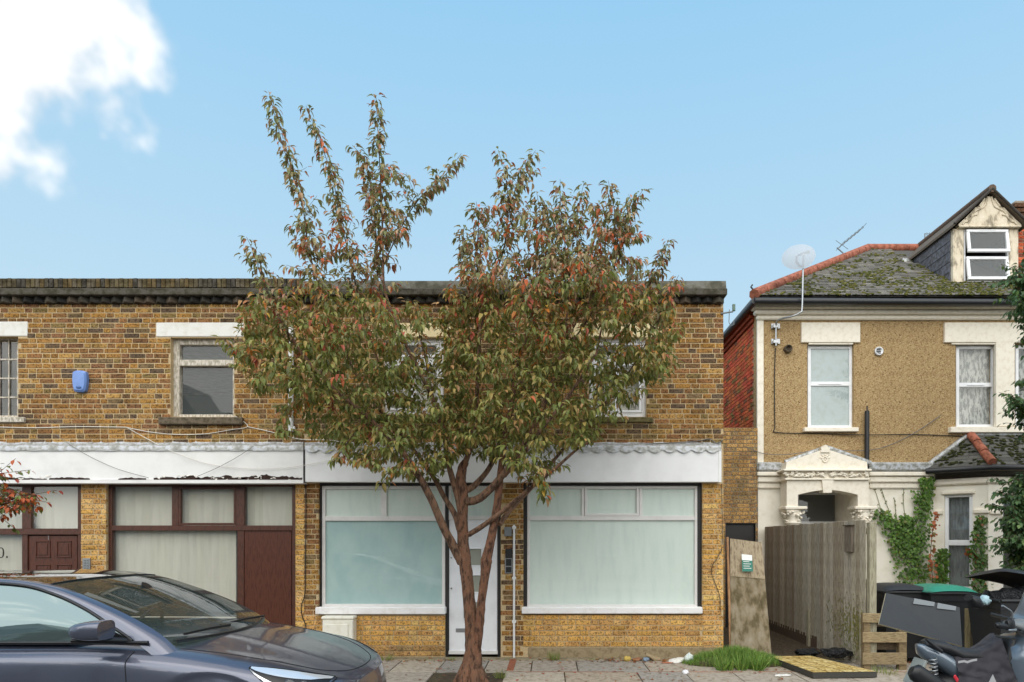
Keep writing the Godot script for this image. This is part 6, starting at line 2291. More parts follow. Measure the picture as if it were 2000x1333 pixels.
	# windscreen and roof glass
	var wc0 := [[0.98, 0.965], [1.14, 1.05], [1.45, 1.19], [1.78, 1.318], [2.02, 1.392]]
	var cl := []
	for q in wc0: cl.append(Vector3(NOSE - q[0], q[1], CARZ))
	cl = cat(cl, 6)
	var el := []
	for i in cl.size():
		el.append(ci[mini(int(round(i * 24.0 / (cl.size() - 1))), ci.size() - 1)])
	mb = MB.new()
	rows = []
	for i in cl.size():
		var row := PackedVector3Array()
		for k in 25:
			var u := -1.0 + 2.0 * k / 24.0
			var e: Vector3 = el[i]
			if u < 0: e.z = 2.0 * CARZ - e.z
			var c: Vector3 = cl[i]
			var f := absf(u)
			var p := Vector3(lerpf(c.x, e.x, f * f), lerpf(c.y, e.y, f * f * f), lerpf(c.z, e.z, f))
			row.append(p)
		rows.append(row)
	mb.grid(rows, false, true)
	put(t, "windscreen", mb, M.car_glass)
	var rc := [[2.02, 1.392], [2.25, 1.428], [2.6, 1.444], [3.0, 1.435], [3.4, 1.39], [3.8, 1.29], [4.2, 1.13]]
	cl = []
	for q in rc: cl.append(Vector3(NOSE - q[0], q[1], CARZ))
	cl = cat(cl, 6)
	mb = MB.new()
	rows = []
	for i in cl.size():
		var row := PackedVector3Array()
		for k in 25:
			var u := -1.0 + 2.0 * k / 24.0
			var e: Vector3 = ci[mini(24 + int(round(i * (ci.size() - 25.0) / (cl.size() - 1))), ci.size() - 1)]
			if u < 0: e.z = 2.0 * CARZ - e.z
			var c: Vector3 = cl[i]
			var f := absf(u)
			row.append(Vector3(lerpf(c.x, e.x, f * f), lerpf(c.y, e.y, f * f * f), lerpf(c.z, e.z, f)))
		rows.append(row)
	mb.grid(rows, false, true)
	put(t, "glass_roof", mb, M.car_roof_glass)
	mb = MB.new()
	var hd := []
	for k in 13:
		var u := -1.0 + 2.0 * k / 12.0
		var e: Vector3 = ci[24]
		var f := absf(u)
		hd.append(Vector3(lerpf(NOSE - 2.02, e.x, f * f), lerpf(1.394, e.y, f * f * f) + 0.001, CARZ + u * (e.z - CARZ)))
	mb.tube(hd, 0.008, 6)
	put(t, "roof_seam", mb, M.car_trim)
	# cowl and wipers
	mb = MB.new()
	var cow := []
	for k in 13:
		var u := -1.0 + 2.0 * k / 12.0
		cow.append(Vector3(NOSE - 1.02 - 0.14 * u * u, 0.972 + 0.01 * u * u, CARZ + 0.70 * u))
	mb.tube(cow, 0.022, 8)
	put(t, "cowl", mb, M.car_trim)
	for q in [[0.62, 0.12], [0.1, -0.5]]:
		mb = MB.new()
		mb.tube([Vector3(NOSE - 1.14, 1.03, CARZ + q[0]), Vector3(NOSE - 1.09, 1.038, CARZ + lerpf(q[0], q[1], 0.5)), Vector3(NOSE - 1.06, 1.03, CARZ + q[1])], 0.009, 6)
		put(t, "wiper", mb, M.car_trim)
	# door mirror
	for sd in [1.0, -1.0]:
		mb = MB.new()
		rows = []
		var sh := Vector3.ZERO if sd > 0 else Vector3(-0.2, -0.05, 0.06)   # the far one is folded in
		for i in 9:
			var u := i / 8.0
			var row := PackedVector3Array()
			var w: float = [0.25, 0.72, 0.9, 0.97, 1.0, 1.0, 0.98, 0.94, 0.9][i]
			for k in 17:
				var a := TAU * (k % 16) / 16.0
				var cx := signf(cos(a)) * pow(absf(cos(a)), 0.6)
				var sy := signf(sin(a)) * pow(absf(sin(a)), 0.6)
				row.append(Vector3(NOSE - 1.60 + lerpf(-0.0, 0.235, 0.0) - lerpf(0.0, 0.22, 1.0 - u) + 0.22 - 0.22 * 0.0 - 0.06, 1.1 + sy * 0.068 * w * lerpf(0.75, 1.0, u) + 0.006 * u, CARZ + sd * (0.985 + cx * 0.10 * w)) + sh)
			rows.append(row)
		mb.grid(rows, true, sd > 0)
		var end := PackedVector3Array()
		var last: PackedVector3Array = rows[8]
		var cc := Vector3.ZERO
		for k in 16: cc += last[k] / 16.0
		for k in 16: mb.tri(cc, last[k], last[k + 1])
		var mi := put(t, "door_mirror", mb, M.car_paint)
		mb = MB.new()
		mb.tube([Vector3(NOSE - 1.655, 1.04, CARZ + sd * 1.0), Vector3(NOSE - 1.53, 1.035, CARZ + sd * 0.95), Vector3(NOSE - 1.45, 1.02, CARZ + sd * 0.86), Vector3(NOSE - 1.40, 1.008, CARZ + sd * 0.80)], [0.012, 0.022, 0.022, 0.02], 8)
		put(mi, "mirror_arm", mb, M.car_trim)
		mb = MB.new()
		mb.tri(Vector3(NOSE - 1.37, 1.012, CARZ + sd * 0.832), Vector3(NOSE - 1.62, 1.012, CARZ + sd * 0.842), Vector3(NOSE - 1.60, 1.125, CARZ + sd * 0.808))
		mb.tri(Vector3(NOSE - 1.37, 1.012, CARZ + sd * 0.831), Vector3(NOSE - 1.60, 1.125, CARZ + sd * 0.807), Vector3(NOSE - 1.62, 1.012, CARZ + sd * 0.841))
		put(mi, "sail_panel", mb, M.car_trim)
	# shut lines
	both.call("door_gap", car_line([Vector2(1.36, 0.44), Vector2(1.38, 0.52), Vector2(1.36, 0.6), Vector2(1.34, 0.75), Vector2(1.36, 0.9), Vector2(1.38, 0.98)], 0.0035), M.car_gap)
	both.call("hood_gap", car_line([Vector2(1.12, 0.37), Vector2(0.9, 0.355), Vector2(0.6, 0.335), Vector2(0.3, 0.30), Vector2(0.14, 0.24), Vector2(0.075, 0.15), Vector2(0.06, 0.0)], 0.0035), M.car_gap)
	both.call("bumper_gap", car_line([Vector2(0.50, 0.62), Vector2(0.42, 0.58), Vector2(0.38, 0.56)], 0.003), M.car_gap)
	# headlamp: dark bowl with bright reflector under a clear cover
	var lamp_band := func(off: float, a0: float, a1: float, b0: float, b1: float) -> MB:
		var m2 := MB.new()
		var rws := []
		for i in 15:
			var u := i / 14.0
			var ss := lerpf(0.60, 0.10, u)
			var top := lerpf(0.43, 0.345, u)
			var bot := lerpf(0.455, 0.60, pow(sin(u * PI * 0.5), 0.8)) if u < 0.8 else lerpf(0.592, 0.52, (u - 0.8) / 0.2)
			var row := PackedVector3Array()
			for j in 7:
				var w := lerpf(lerpf(a0, b0, u), lerpf(a1, b1, u), j / 6.0)
				var v := lerpf(top, bot, w)
				var p := body_pt(ss, v)
				var nn := (body_pt(ss, v + 0.004) - p).cross(body_pt(ss + 0.004, v) - p).normalized()
				row.append(p - nn * off)
			rws.append(row)
		m2.grid(rws, false, false)
		return m2
	for sd in 2:
		var bowl: MB = lamp_band.call(0.003, 0.0, 1.0, 0.0, 1.0)
		var strip: MB = lamp_band.call(0.006, 0.05, 0.55, 0.05, 0.22)
		var lens := MB.new()
		for q in [[0.33, 0.49, 0.045], [0.24, 0.47, 0.034]]:
			lens.blob(Transform3D(Basis.from_scale(Vector3(q[2], q[2] * 0.8, q[2] * 0.5)), body_pt(q[0], q[1])), 12, 8)
		var ring: MB = lamp_band.call(0.0055, 0.80, 0.97, 0.72, 0.96)
		var outer := MB.new()
		var path := []
		for q in cat([Vector2(0.60, 0.43), Vector2(0.45, 0.403), Vector2(0.3, 0.378), Vector2(0.10, 0.345), Vector2(0.085, 0.42), Vector2(0.12, 0.53), Vector2(0.2, 0.59), Vector2(0.32, 0.575), Vector2(0.48, 0.52), Vector2(0.60, 0.45), Vector2(0.60, 0.43)], 4): path.append(body_pt(q.x, q.y))
		outer.tube(path, 0.006, 6)
		var hl := put(t, "headlamp", bowl if sd == 0 else mirrored(bowl), M.car_trim)
		put(hl, "reflector", strip if sd == 0 else mirrored(strip), M.lamp_white)
		put(hl, "lamp_lens", lens if sd == 0 else mirrored(lens), M.lamp_cover)
		put(hl, "running_light", ring if sd == 0 else mirrored(ring), M.lamp_white)
		put(hl, "lamp_rim", outer if sd == 0 else mirrored(outer), M.car_gap)
	# side camera badge
	mb = MB.new()
	var q3 := [body_pt(1.29, 0.60), body_pt(1.13, 0.605), body_pt(1.15, 0.64), body_pt(1.20, 0.665)]
	for i in q3.size(): q3[i] += Vector3(0, 0, 0.006)
	mb.quad(q3[0], q3[3], q3[2], q3[1])
	mb.quad(q3[0], q3[1], q3[2], q3[3])
	both.call("wing_badge", mb, M.car_trim)
	mb = MB.new()
	mb.tube([q3[0], q3[1], q3[2]], 0.005, 6)
	both.call("badge_edge", mb, M.steel)
	# wheels and dark wells
	for wc in [0.84, 3.715]:
		for sd in [1.0, -1.0]:
			mb = MB.new()
			mb.lathe([Vector2(0.40, 0.0), Vector2(0.40, 0.3)], 24, Transform3D(Basis(Vector3.RIGHT, PI / 2 * sd), Vector3(NOSE - wc, 0.345, CARZ + sd * 0.58)))
			put(t, "wheel_well", mb, M.car_inside)
			var tf := Transform3D(Basis(Vector3.RIGHT, PI / 2 * sd), Vector3(NOSE - wc, 0.335, CARZ + sd * 0.68))
			mb = MB.new()
			mb.lathe([Vector2(0.24, 0.0), Vector2(0.30, 0.0), Vector2(0.33, 0.02), Vector2(0.335, 0.1), Vector2(0.33, 0.18), Vector2(0.30, 0.205), Vector2(0.235, 0.2)], 32, tf)
			var wh := put(t, "wheel", mb, M.tyre)
			mb = MB.new()
			mb.lathe([Vector2(0.0, 0.16), Vector2(0.06, 0.17), Vector2(0.2, 0.165), Vector2(0.235, 0.19), Vector2(0.24, 0.0)], 24, tf)
			put(wh, "rim", mb, M.alloy)
	# cabin: dashboard, seats, wheel, mirror
	mb = MB.new()
	mb.box(Vector3(NOSE - 1.55, 0.93, CARZ), Vector3(0.75, 0.12, 1.42), 0.04)
	put(t, "dashboard", mb, M.car_inside)
	for z in [0.37, -0.37]:
		mb = MB.new()
		mb.obox(Transform3D(Basis.from_euler(Vector3(0, 0, -0.28)).inverse(), Vector3(NOSE - 2.75, 0.86, CARZ + z)), Vector3(0.14, 0.62, 0.46), 0.06)
		mb.obox(Transform3D(Basis.from_euler(Vector3(0, 0, 0.2)), Vector3(NOSE - 2.86, 1.22, CARZ + z)), Vector3(0.09, 0.17, 0.24), 0.04)
		mb.box(Vector3(NOSE - 2.45, 0.55, CARZ + z), Vector3(0.55, 0.14, 0.48), 0.05)
		put(t, "seat", mb, M.car_inside)
	mb = MB.new()
	var st := []
	for k in 25: st.append(Vector3(NOSE - 1.98, 0.95, CARZ - 0.37) + Basis.from_euler(Vector3(0, 0, -0.4)) * Vector3(0, cos(TAU * k / 24) * 0.18, sin(TAU * k / 24) * 0.18))
	mb.tube(st, 0.014, 6)
	put(t, "steering_wheel", mb, M.car_inside)
	mb = MB.new()
	mb.obox(Transform3D(Basis.from_euler(Vector3(0, 0.12, 0)), Vector3(NOSE - 1.80, 1.255, CARZ)), Vector3(0.035, 0.06, 0.24), 0.02)
	mb.tube([Vector3(NOSE - 1.80, 1.27, CARZ), Vector3(NOSE - 1.76, 1.32, CARZ)], [0.02, 0.05], 8)
	put(t, "rear_view_mirror", mb, M.car_trim)
# ---------------------------------------------------------------- parked scooter
func hull(rows_in: Array, seg := 14, pow_ := 0.8) -> MB:   # rows of [centre, half width vector, half height vector]
	var mb := MB.new()
	var rows := []
	for q in rows_in:
		var row := PackedVector3Array()
		for k in seg + 1:
			var a := TAU * (k % seg) / seg
			var cx := signf(cos(a)) * pow(absf(cos(a)), pow_)
			var sy := signf(sin(a)) * pow(absf(sin(a)), pow_)
			row.append(q[0] + q[1] * cx + q[2] * sy)
		rows.append(row)
	# orientation: make it face outwards
	var c: Vector3 = rows_in[0][0]
	var dir: Vector3 = rows_in[1][0] - rows_in[0][0]
	var flip: bool = rows_in[0][1].cross(rows_in[0][2]).dot(dir) > 0
	mb.grid(rows, true, flip)
	for e in [0, rows.size() - 1]:
		for k in seg:
			if (e == 0) == flip: mb.tri(rows_in[e][0], rows[e][k + 1], rows[e][k])
			else: mb.tri(rows_in[e][0], rows[e][k], rows[e][k + 1])
	return mb

func build_scooter() -> void:
	# stands at the kerb, nose to the right
	var t := thing("scooter", "grey blue motor scooter with black lap apron parked at the kerb", "scooter", Vector3(3.05, 0, -5.0))
	var d := 5.0
	var W := Vector3(0, 0, 1)
	var pt := func(px: float, py: float) -> Vector3: return P(px, py, d)
	# rear wheel and mudguard
	for q in [[1800, 0.27], [2190, 0.27]]:
		var c := Vector3(fx(q[0], d), q[1], -d)
		var mb := MB.new()
		mb.lathe([Vector2(0.17, -0.05), Vector2(0.22, -0.06), Vector2(0.27, -0.02), Vector2(0.27, 0.02), Vector2(0.22, 0.06), Vector2(0.17, 0.05)], 28, Transform3D(Basis(Vector3.RIGHT, PI / 2), c))
		var wh := put(t, "wheel", mb, M.tyre)
		mb = MB.new()
		mb.lathe([Vector2(0.0, -0.04), Vector2(0.175, -0.04), Vector2(0.175, 0.04), Vector2(0.0, 0.04)], 20, Transform3D(Basis(Vector3.RIGHT, PI / 2), c))
		put(wh, "rim", mb, M.alloy)
	# silencer
	put(t, "silencer", hull([[pt.call(1757, 1303) + W * 0.16, W * 0.03, Vector3(0.015, 0.03, 0)], [pt.call(1766, 1306) + W * 0.16, W * 0.055, Vector3(0.03, 0.055, 0)], [pt.call(1800, 1330) + W * 0.16, W * 0.06, Vector3(0.03, 0.06, 0)], [pt.call(1860, 1365) + W * 0.15, W * 0.05, Vector3(0.02, 0.05, 0)]]), M.plastic_black)
	# number plate holder and rear mudguard
	var mb := MB.new()
	mb.obox(Transform3D(Basis.from_euler(Vector3(0, 0, -0.45)), pt.call(1788, 1312)), Vector3(0.02, 0.2, 0.16), 0.004)
	put(t, "number_plate", mb, mat("plate_back", S(150, 156, 152), 0.5))
	# springs and engine
	mb = MB.new()
	var sp := []
	for k in 61: sp.append(pt.call(1808 + 4.0 * k / 60.0, 1282 + 60.0 * k / 60.0) + W * 0.1 + Vector3(cos(k * 0.9) * 0.025, 0, sin(k * 0.9) * 0.025))
	mb.tube(sp, 0.006, 5)
	put(t, "shock_absorber", mb, M.steel)
	mb = hull([[pt.call(1790, 1350), W * 0.1, Vector3(0, 0.09, 0)], [pt.call(1850, 1345), W * 0.15, Vector3(0, 0.13, 0)], [pt.call(1930, 1350), W * 0.15, Vector3(0, 0.12, 0)]])
	put(t, "engine_cover", mb, M.plastic_black)
	# tail fairing and lamp
	put(t, "tail_fairing", hull([[pt.call(1790, 1262), W * 0.02, Vector3(0, 0.015, 0)], [pt.call(1800, 1270), W * 0.075, Vector3(0.01, 0.045, 0)], [pt.call(1825, 1283), W * 0.11, Vector3(0.01, 0.07, 0)], [pt.call(1850, 1300), W * 0.13, Vector3(0, 0.09, 0)], [pt.call(1900, 1322), W * 0.13, Vector3(0, 0.1, 0)], [pt.call(1950, 1335), W * 0.13, Vector3(0, 0.08, 0)]]), M.scooter_paint)
	put(t, "seat", hull([[pt.call(1803, 1258), W * 0.05, Vector3(0, 0.02, 0)], [pt.call(1815, 1258), W * 0.1, Vector3(0, 0.035, 0)], [pt.call(1840, 1264), W * 0.13, Vector3(0, 0.045, 0)], [pt.call(1862, 1275), W * 0.135, Vector3(0, 0.045, 0)], [pt.call(1890, 1277), W * 0.13, Vector3(0, 0.04, 0)], [pt.call(1930, 1285), W * 0.11, Vector3(0, 0.035, 0)]]), M.scooter_seat)
	put(t, "grab_rail", hull([[pt.call(1795, 1246) + W * 0.1, W * 0.012, Vector3(0, 0.012, 0)], [pt.call(1806, 1256) + W * 0.11, W * 0.014, Vector3(0, 0.02, 0)], [pt.call(1822, 1268) + W * 0.12, W * 0.014, Vector3(0, 0.016, 0)]], 8), M.plastic_black)
	# front shield and body
	put(t, "front_shield", hull([[pt.call(1992, 1390), W * 0.16, Vector3(0.14, 0, 0)], [pt.call(1994, 1330), W * 0.22, Vector3(0.17, 0.02, 0)], [pt.call(1986, 1278), W * 0.24, Vector3(0.175, 0.03, 0)], [pt.call(1988, 1252), W * 0.22, Vector3(0.15, 0.03, 0)], [pt.call(1998, 1240), W * 0.14, Vector3(0.10, 0.02, 0)], [pt.call(2005, 1236), W * 0.05, Vector3(0.03, 0, 0)]], 18, 0.75), M.scooter_paint)
	put(t, "inner_leg_panel", hull([[pt.call(1950, 1345) , W * 0.16, Vector3(0.05, 0, 0)], [pt.call(1948, 1280), W * 0.16, Vector3(0.045, 0, 0)], [pt.call(1962, 1245), W * 0.12, Vector3(0.03, 0.0, 0)]]), M.plastic_black)
	put(t, "front_mudguard", hull([[pt.call(2100, 1370), W * 0.05, Vector3(0, 0.02, 0)], [pt.call(2190, 1330), W * 0.08, Vector3(0, 0.03, 0)], [pt.call(2260, 1360), W * 0.05, Vector3(0, 0.02, 0)]]), M.scooter_paint)
	mb = MB.new()
	mb.tube([pt.call(2000, 1240), pt.call(2080, 1330), Vector3(fx(2190, d), 0.27, -d)], 0.035, 8)
	put(t, "fork", mb, M.plastic_black)
	# apron, draped from the shield over the saddle
	mb = MB.new()
	var rows := []
	var top := [[1862, 1261], [1895, 1272], [1925, 1264], [1945, 1248]]
	var n := 14
	for i in n + 1:
		var u := float(i) / n
		var row := PackedVector3Array()
		var tp: Vector3 = cat([Vector3(1846, 1286, 0), Vector3(1862, 1272, 0), Vector3(1892, 1277, 0), Vector3(1922, 1266, 0), Vector3(1944, 1250, 0)], 8)[int(u * 32)]
		for k in 15:
			var w := k / 14.0 * 2.0 - 1.0
			var a := absf(w)
			var drop: float = smoothstep(0.35, 1.0, a) * lerpf(0.42, 0.5, u)
			var z: float = w * 0.17 / 0.6 if a < 0.6 else signf(w) * (0.17 + 0.06 * (a - 0.6) / 0.4)
			var fold := 0.012 * sin(u * 9.0 + w * 5.0) + 0.008 * sin(w * 14.0 + u * 4.0)
			row.append(P(tp.x, tp.y, d) + Vector3(fold + 0.12 * u * drop, 0.025 - drop + fold, z * 0.93))
		rows.append(row)
	mb.grid(rows, false, false)
	var ap := put(t, "lap_apron", mb, M.apron)
	var mark := func(pts: Array, m: Material, called: String) -> void:
		var q := MB.new()
		var zf := -d + 0.235
		for i in pts.size() - 1:
			var a: Vector2 = pts[i]
			var b: Vector2 = pts[i + 1]
			var hh := 4.5
			q.quad(P(a.x, a.y + hh, d - 0.235), P(b.x, b.y + hh, d - 0.235), P(b.x, b.y, d - 0.235), P(a.x, a.y, d - 0.235))
		put(ap, called, q, m)
	mark.call([Vector2(1872, 1292), Vector2(1884, 1290), Vector2(1890, 1292), Vector2(1898, 1289), Vector2(1909, 1287)], M.reflective, "reflective_stripe")
	mb = MB.new()
	for q in 3: mb.blob(Transform3D(Basis.from_scale(Vector3(0.012, 0.016, 0.004)), P(1866 + 2 * q, 1323 + 3 * q, d - 0.236)), 7, 4)
	put(ap, "red_tag", mb, M.red_mark)
	mb = MB.new()
	mb.prism(PackedVector2Array([Vector2(fx(1931, d - 0.236), fy(1336, d - 0.236)), Vector2(fx(1948, d - 0.236), fy(1336, d - 0.236)), Vector2(fx(1940, d - 0.236), fy(1318, d - 0.236))]), Transform3D(Basis.IDENTITY, Vector3(0, 0, -d + 0.236)), 0.003)
	put(ap, "triangle_patch", mb, M.reflective)
	# handlebar with grip, lever, switch block and cables
	mb = MB.new()
	mb.tube([pt.call(1935, 1218) + W * 0.22, pt.call(1968, 1228) + W * 0.12, pt.call(1990, 1215), pt.call(1990, 1210) - W * 0.3], 0.016, 8)
	var hb := put(t, "handlebar", mb, M.plastic_black)
	mb = MB.new()
	mb.tube([pt.call(1893, 1212) + W * 0.3, pt.call(1896, 1212) + W * 0.3, pt.call(1922, 1216) + W * 0.25], [0.012, 0.021, 0.02], 10)
	put(hb, "grip", mb, M.plastic_black)
	mb = hull([[pt.call(1922, 1214) + W * 0.25, W * 0.02, Vector3(0, 0.035, 0)], [pt.call(1930, 1212) + W * 0.24, W * 0.03, Vector3(0, 0.045, 0)], [pt.call(1942, 1214) + W * 0.2, W * 0.03, Vector3(0, 0.04, 0)]])
	put(hb, "switch_block", mb, M.plastic_black)
	mb = MB.new()
	mb.tube([pt.call(1906, 1219) + W * 0.36, pt.call(1914, 1219) + W * 0.36, pt.call(1930, 1221) + W * 0.3, pt.call(1940, 1222) + W * 0.24], [0.006, 0.008, 0.008, 0.01], 6)
	put(hb, "brake_lever", mb, M.steel)
	mb = MB.new()
	mb.tube(cat([pt.call(1934, 1206) + W * 0.24, pt.call(1930, 1190) + W * 0.26, pt.call(1918, 1182) + W * 0.28, pt.call(1905, 1176) + W * 0.3], 4), 0.007, 6)
	put(hb, "mirror_stem", mb, M.steel)
	put(hb, "rear_mirror", hull([[P(1892, 1168, d - 0.31), Vector3(0.01, 0.02, 0), Vector3(0, 0.0, 0.05)], [P(1903, 1176, d - 0.31), Vector3(0.02, 0.04, 0), Vector3(0, 0.0, 0.06)], [P(1914, 1184, d - 0.31), Vector3(0.015, 0.02, 0), Vector3(0, 0, 0.04)]], 10), M.plastic_black)
	mb = MB.new()
	for q in 4:
		mb.tube(cat([pt.call(1932 + 2 * q, 1217 + q) + W * 0.24, pt.call(1945, 1226 + 2 * q) + W * 0.25, pt.call(1962 + 3 * q, 1226 + 3 * q) + W * 0.2, pt.call(1980, 1230 + 2 * q) + W * 0.1], 4), 0.004, 5)
	put(hb, "cables", mb, M.cable_black)
	mb = hull([[pt.call(1950, 1215) + W * 0.1, W * 0.05, Vector3(0, 0.02, 0)], [pt.call(1975, 1222) + W * 0.05, W * 0.1, Vector3(0, 0.04, 0)], [pt.call(1998, 1222), W * 0.1, Vector3(0, 0.05, 0)]])
	put(hb, "bar_cowl", mb, M.plastic_grey)
	put(t, "screen", hull([[pt.call(2001, 1212), W * 0.15, Vector3(0.03, 0.0, 0)], [pt.call(2020, 1190), W * 0.17, Vector3(0.02, 0.01, 0)], [pt.call(2030, 1150), W * 0.14, Vector3(0.006, 0.0, 0)]]), M.scooter_paint)
	# stand
	mb = MB.new()
	mb.tube([pt.call(1900, 1360) + W * 0.1, Vector3(fx(1905, d), 0.01, -d + 0.25)], 0.012, 6)
	put(t, "side_stand", mb, M.steel)
	# black board resting on the tail
	var b := thing("black_board", "thin black board with pale edges resting on the scooter tail", "board", P(1800, 1245, 5.12))
	mb = MB.new()
	var c := [P(1731, 1159, 5.22), P(1875, 1187, 5.22), P(1880, 1263, 5.02), P(1717, 1219, 5.02)]
	var nn: Vector3 = (c[1] - c[0]).cross(c[3] - c[0]).normalized() * -0.012
	mb.quad(c[0], c[3], c[2], c[1])
	put(b, "face", mb, M.panel_black)
	mb = MB.new()
	if nn.z > 0: nn = -nn
	mb.quad(c[0] + nn, c[1] + nn, c[2] + nn, c[3] + nn)
	for i in 4:
		var p: Vector3 = c[i]
		var q: Vector3 = c[(i + 1) % 4]
		mb.quad(p, q, q + nn, p + nn)
	put(b, "pale_edge", mb, M.panel_edge)
	for s in [[0.38, 0.66], [0.70, 0.95]]:
		mb = MB.new()
		var a0: Vector3 = c[0].lerp(c[1], s[0])
		var a1: Vector3 = c[0].lerp(c[1], s[1])
		var dn: Vector3 = (c[3] - c[0]).normalized()
		var oo := -nn.normalized() * 0.003
		mb.quad(a0 + dn * 0.06 + oo, a1 + dn * 0.045 + oo, a1 + oo, a0 + oo)
		put(b, "grey_tape", mb, M.plastic_grey)

# ---------------------------------------------------------------- fence, boards, bins
func build_yard() -> void:
	var fxp := 3.96
	var z0 := 8.58
	var z1 := 12.55
	var f := thing("board_fence", "weathered vertical board fence with green algae beside the passage", "fence", Vector3(fxp, PAVE, -(z0 + z1) * 0.5))
	var n := 34
	var tones := [L(200, 195, 180), L(188, 180, 164), L(210, 205, 192), L(176, 166, 150), L(196, 191, 180)]
	for i in n:
		var a := lerpf(z0, z1, float(i) / n)
		var w := (z1 - z0) / n
		var mb := MB.new()
		mb.col = tones[rng.randi() % 5] * rng.randf_range(1.0, 1.25)
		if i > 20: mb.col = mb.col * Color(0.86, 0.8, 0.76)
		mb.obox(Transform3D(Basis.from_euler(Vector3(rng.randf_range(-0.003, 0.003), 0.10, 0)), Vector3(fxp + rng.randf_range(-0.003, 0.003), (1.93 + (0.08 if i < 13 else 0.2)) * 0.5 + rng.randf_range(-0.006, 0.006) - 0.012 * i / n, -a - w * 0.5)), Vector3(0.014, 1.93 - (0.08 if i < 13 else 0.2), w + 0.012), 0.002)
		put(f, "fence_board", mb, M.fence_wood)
	for y in [0.5, 1.1, 1.75]:
		var mb := MB.new()
		mb.col = L(140, 130, 112)
		mb.span(fxp + 0.012, fxp + 0.05, y, y + 0.08, -z1, -z0, 0.004)
		put(f, "fence_rail", mb, M.fence_wood)
	for z in [z0 - 0.05, 10.4, z1 + 0.02]:
		var mb := MB.new()
		mb.col = L(192, 188, 166)
		mb.span(fxp + (0.014 if z != 10.4 else -0.04), fxp + (0.1 if z != 10.4 else -0.01), PAVE - 0.2, 1.9 if z != 10.4 else 0.62, -z - 0.045, -z + 0.045, 0.004)
		put(f, "fence_post", mb, M.fence_wood)
	var mb := MB.new()
	mb.col = L(112, 96, 80)
	mb.span(fxp - 0.01, fxp + 0.03, PAVE - 0.05, 0.24, -z1, -10.1, 0.004)
	put(f, "gravel_board", mb, M.fence_wood)
	# algae film: small patches of real growth on the lower boards
	var algae := MB.new()
	for k in 900:
		var z := z0 + 0.02 + absf(rng.randfn(0.25, 0.35))
		var y := clampf(0.52 + rng.randfn(0, 0.17), 0.15, 1.1)
		algae.col = [L(176, 176, 104), L(186, 180, 102), L(164, 166, 108)][rng.randi() % 3]
		algae.blob(Transform3D(Basis.from_scale(Vector3(0.0015, rng.randf_range(0.006, 0.024), rng.randf_range(0.005, 0.012))), Vector3(fxp - 0.013, y, -z)), 6, 4, 0.5, k % 50)
	put(f, "algae", algae, M.moss).set_meta("kind", "stuff")
	mb = MB.new()
	var ns := thing("wooden_plaque", "small wooden box plaque hung near the top of the board fence", "plaque", Vector3(fxp - 0.03, 1.5, -8.96))
	mb.col = L(150, 140, 128)
	mb.span(fxp - 0.05, fxp - 0.012, 1.52, 1.86, -9.08, -8.86, 0.006)
	put(ns, "box", mb, M.fence_wood)
	mb = MB.new()
	mb.col = L(96, 84, 70)
	mb.span(fxp - 0.062, fxp - 0.014, 1.862, 1.875, -9.10, -8.84, 0.003)
	put(ns, "cap", mb, M.fence_wood)
	# leaning boards in front of the black door
	var lb := thing("leaning_board", "large stained plywood board leaning in the passage mouth", "board", Vector3(fx(1465, 9.6), PAVE, -9.5))
	mb = MB.new()
	var d0 := 9.25
	var d1 := 9.75
	var q := [P(1426, 1052, d1), P(1488, 1060, d1), P(1508, 1268, d0), P(1428, 1268, d0)]
	q[2].y = PAVE + 0.012
	q[3].y = PAVE + 0.012
	var th := Vector3(0, 0, -0.018)
	mb.quad(q[3], q[2], q[1], q[0])
	mb.quad(q[0] + th, q[1] + th, q[2] + th, q[3] + th)
	for i in 4: mb.quad(q[i], q[(i + 1) % 4], q[(i + 1) % 4] + th, q[i] + th)
	put(lb, "ply_sheet", mb, M.ply)
	mb = MB.new()
	var r := [q[0].lerp(q[3], 0.005), q[1].lerp(q[2], 0.005), q[1].lerp(q[2], 0.33), q[0].lerp(q[3], 0.33)]
	var tf := Vector3(0, 0.002, 0.006)
	mb.quad(r[3] + tf, r[2] + tf, r[1] + tf, r[0] + tf)
	put(lb, "pale_upper_sheet", mb, mat("ply_pale", S(186, 172, 148), 0.9, {"tex": M.fence_wood.albedo_texture, "scale": Vector3(2, 0.6, 2)}))
	mb = MB.new()
	mb.col = L(214, 168, 128)
	mb.tube([P(1421, 1050, 9.72), Vector3(fx(1428, 9.3), PAVE, -9.3)], 0.022, 4)
	solo("timber_batten", mb, M.fence_wood, "reddish timber batten leaning beside the stained plywood board", "batten")
	# notice on the board
	var nb := thing("notice", "small green and white notice fixed to the leaning plywood board", "notice", P(1460, 1118, 9.6))
	mb = MB.new()
	var g := [P(1449, 1083, 9.62), P(1469, 1085, 9.62), P(1471, 1117, 9.55), P(1450, 1117, 9.55)]
	mb.quad(g[3], g[2], g[1], g[0])
	put(nb, "white_sheet", mb, M.notice_white)
	mb = MB.new()
	var oo := Vector3(0, 0.001, 0.003)
	mb.quad(g[3] + oo, g[2] + oo, g[1].lerp(g[2], 0.35) + oo, g[0].lerp(g[3], 0.35) + oo)
	put(nb, "green_block", mb, M.notice_green)
	for k in 4:
		mb = MB.new()
		var v := 0.45 + 0.13 * k
		var a0: Vector3 = g[0].lerp(g[3], v).lerp(g[1].lerp(g[2], v), 0.12)
		var a1: Vector3 = g[0].lerp(g[3], v).lerp(g[1].lerp(g[2], v), 0.85 if k % 2 else 0.7)
		mb.quad(a0 + oo * 2, a1 + oo * 2, a1 + oo * 2 + Vector3(0, 0.01, 0), a0 + oo * 2 + Vector3(0, 0.01, 0))
		put(nb, "text_line", mb, M.notice_white)
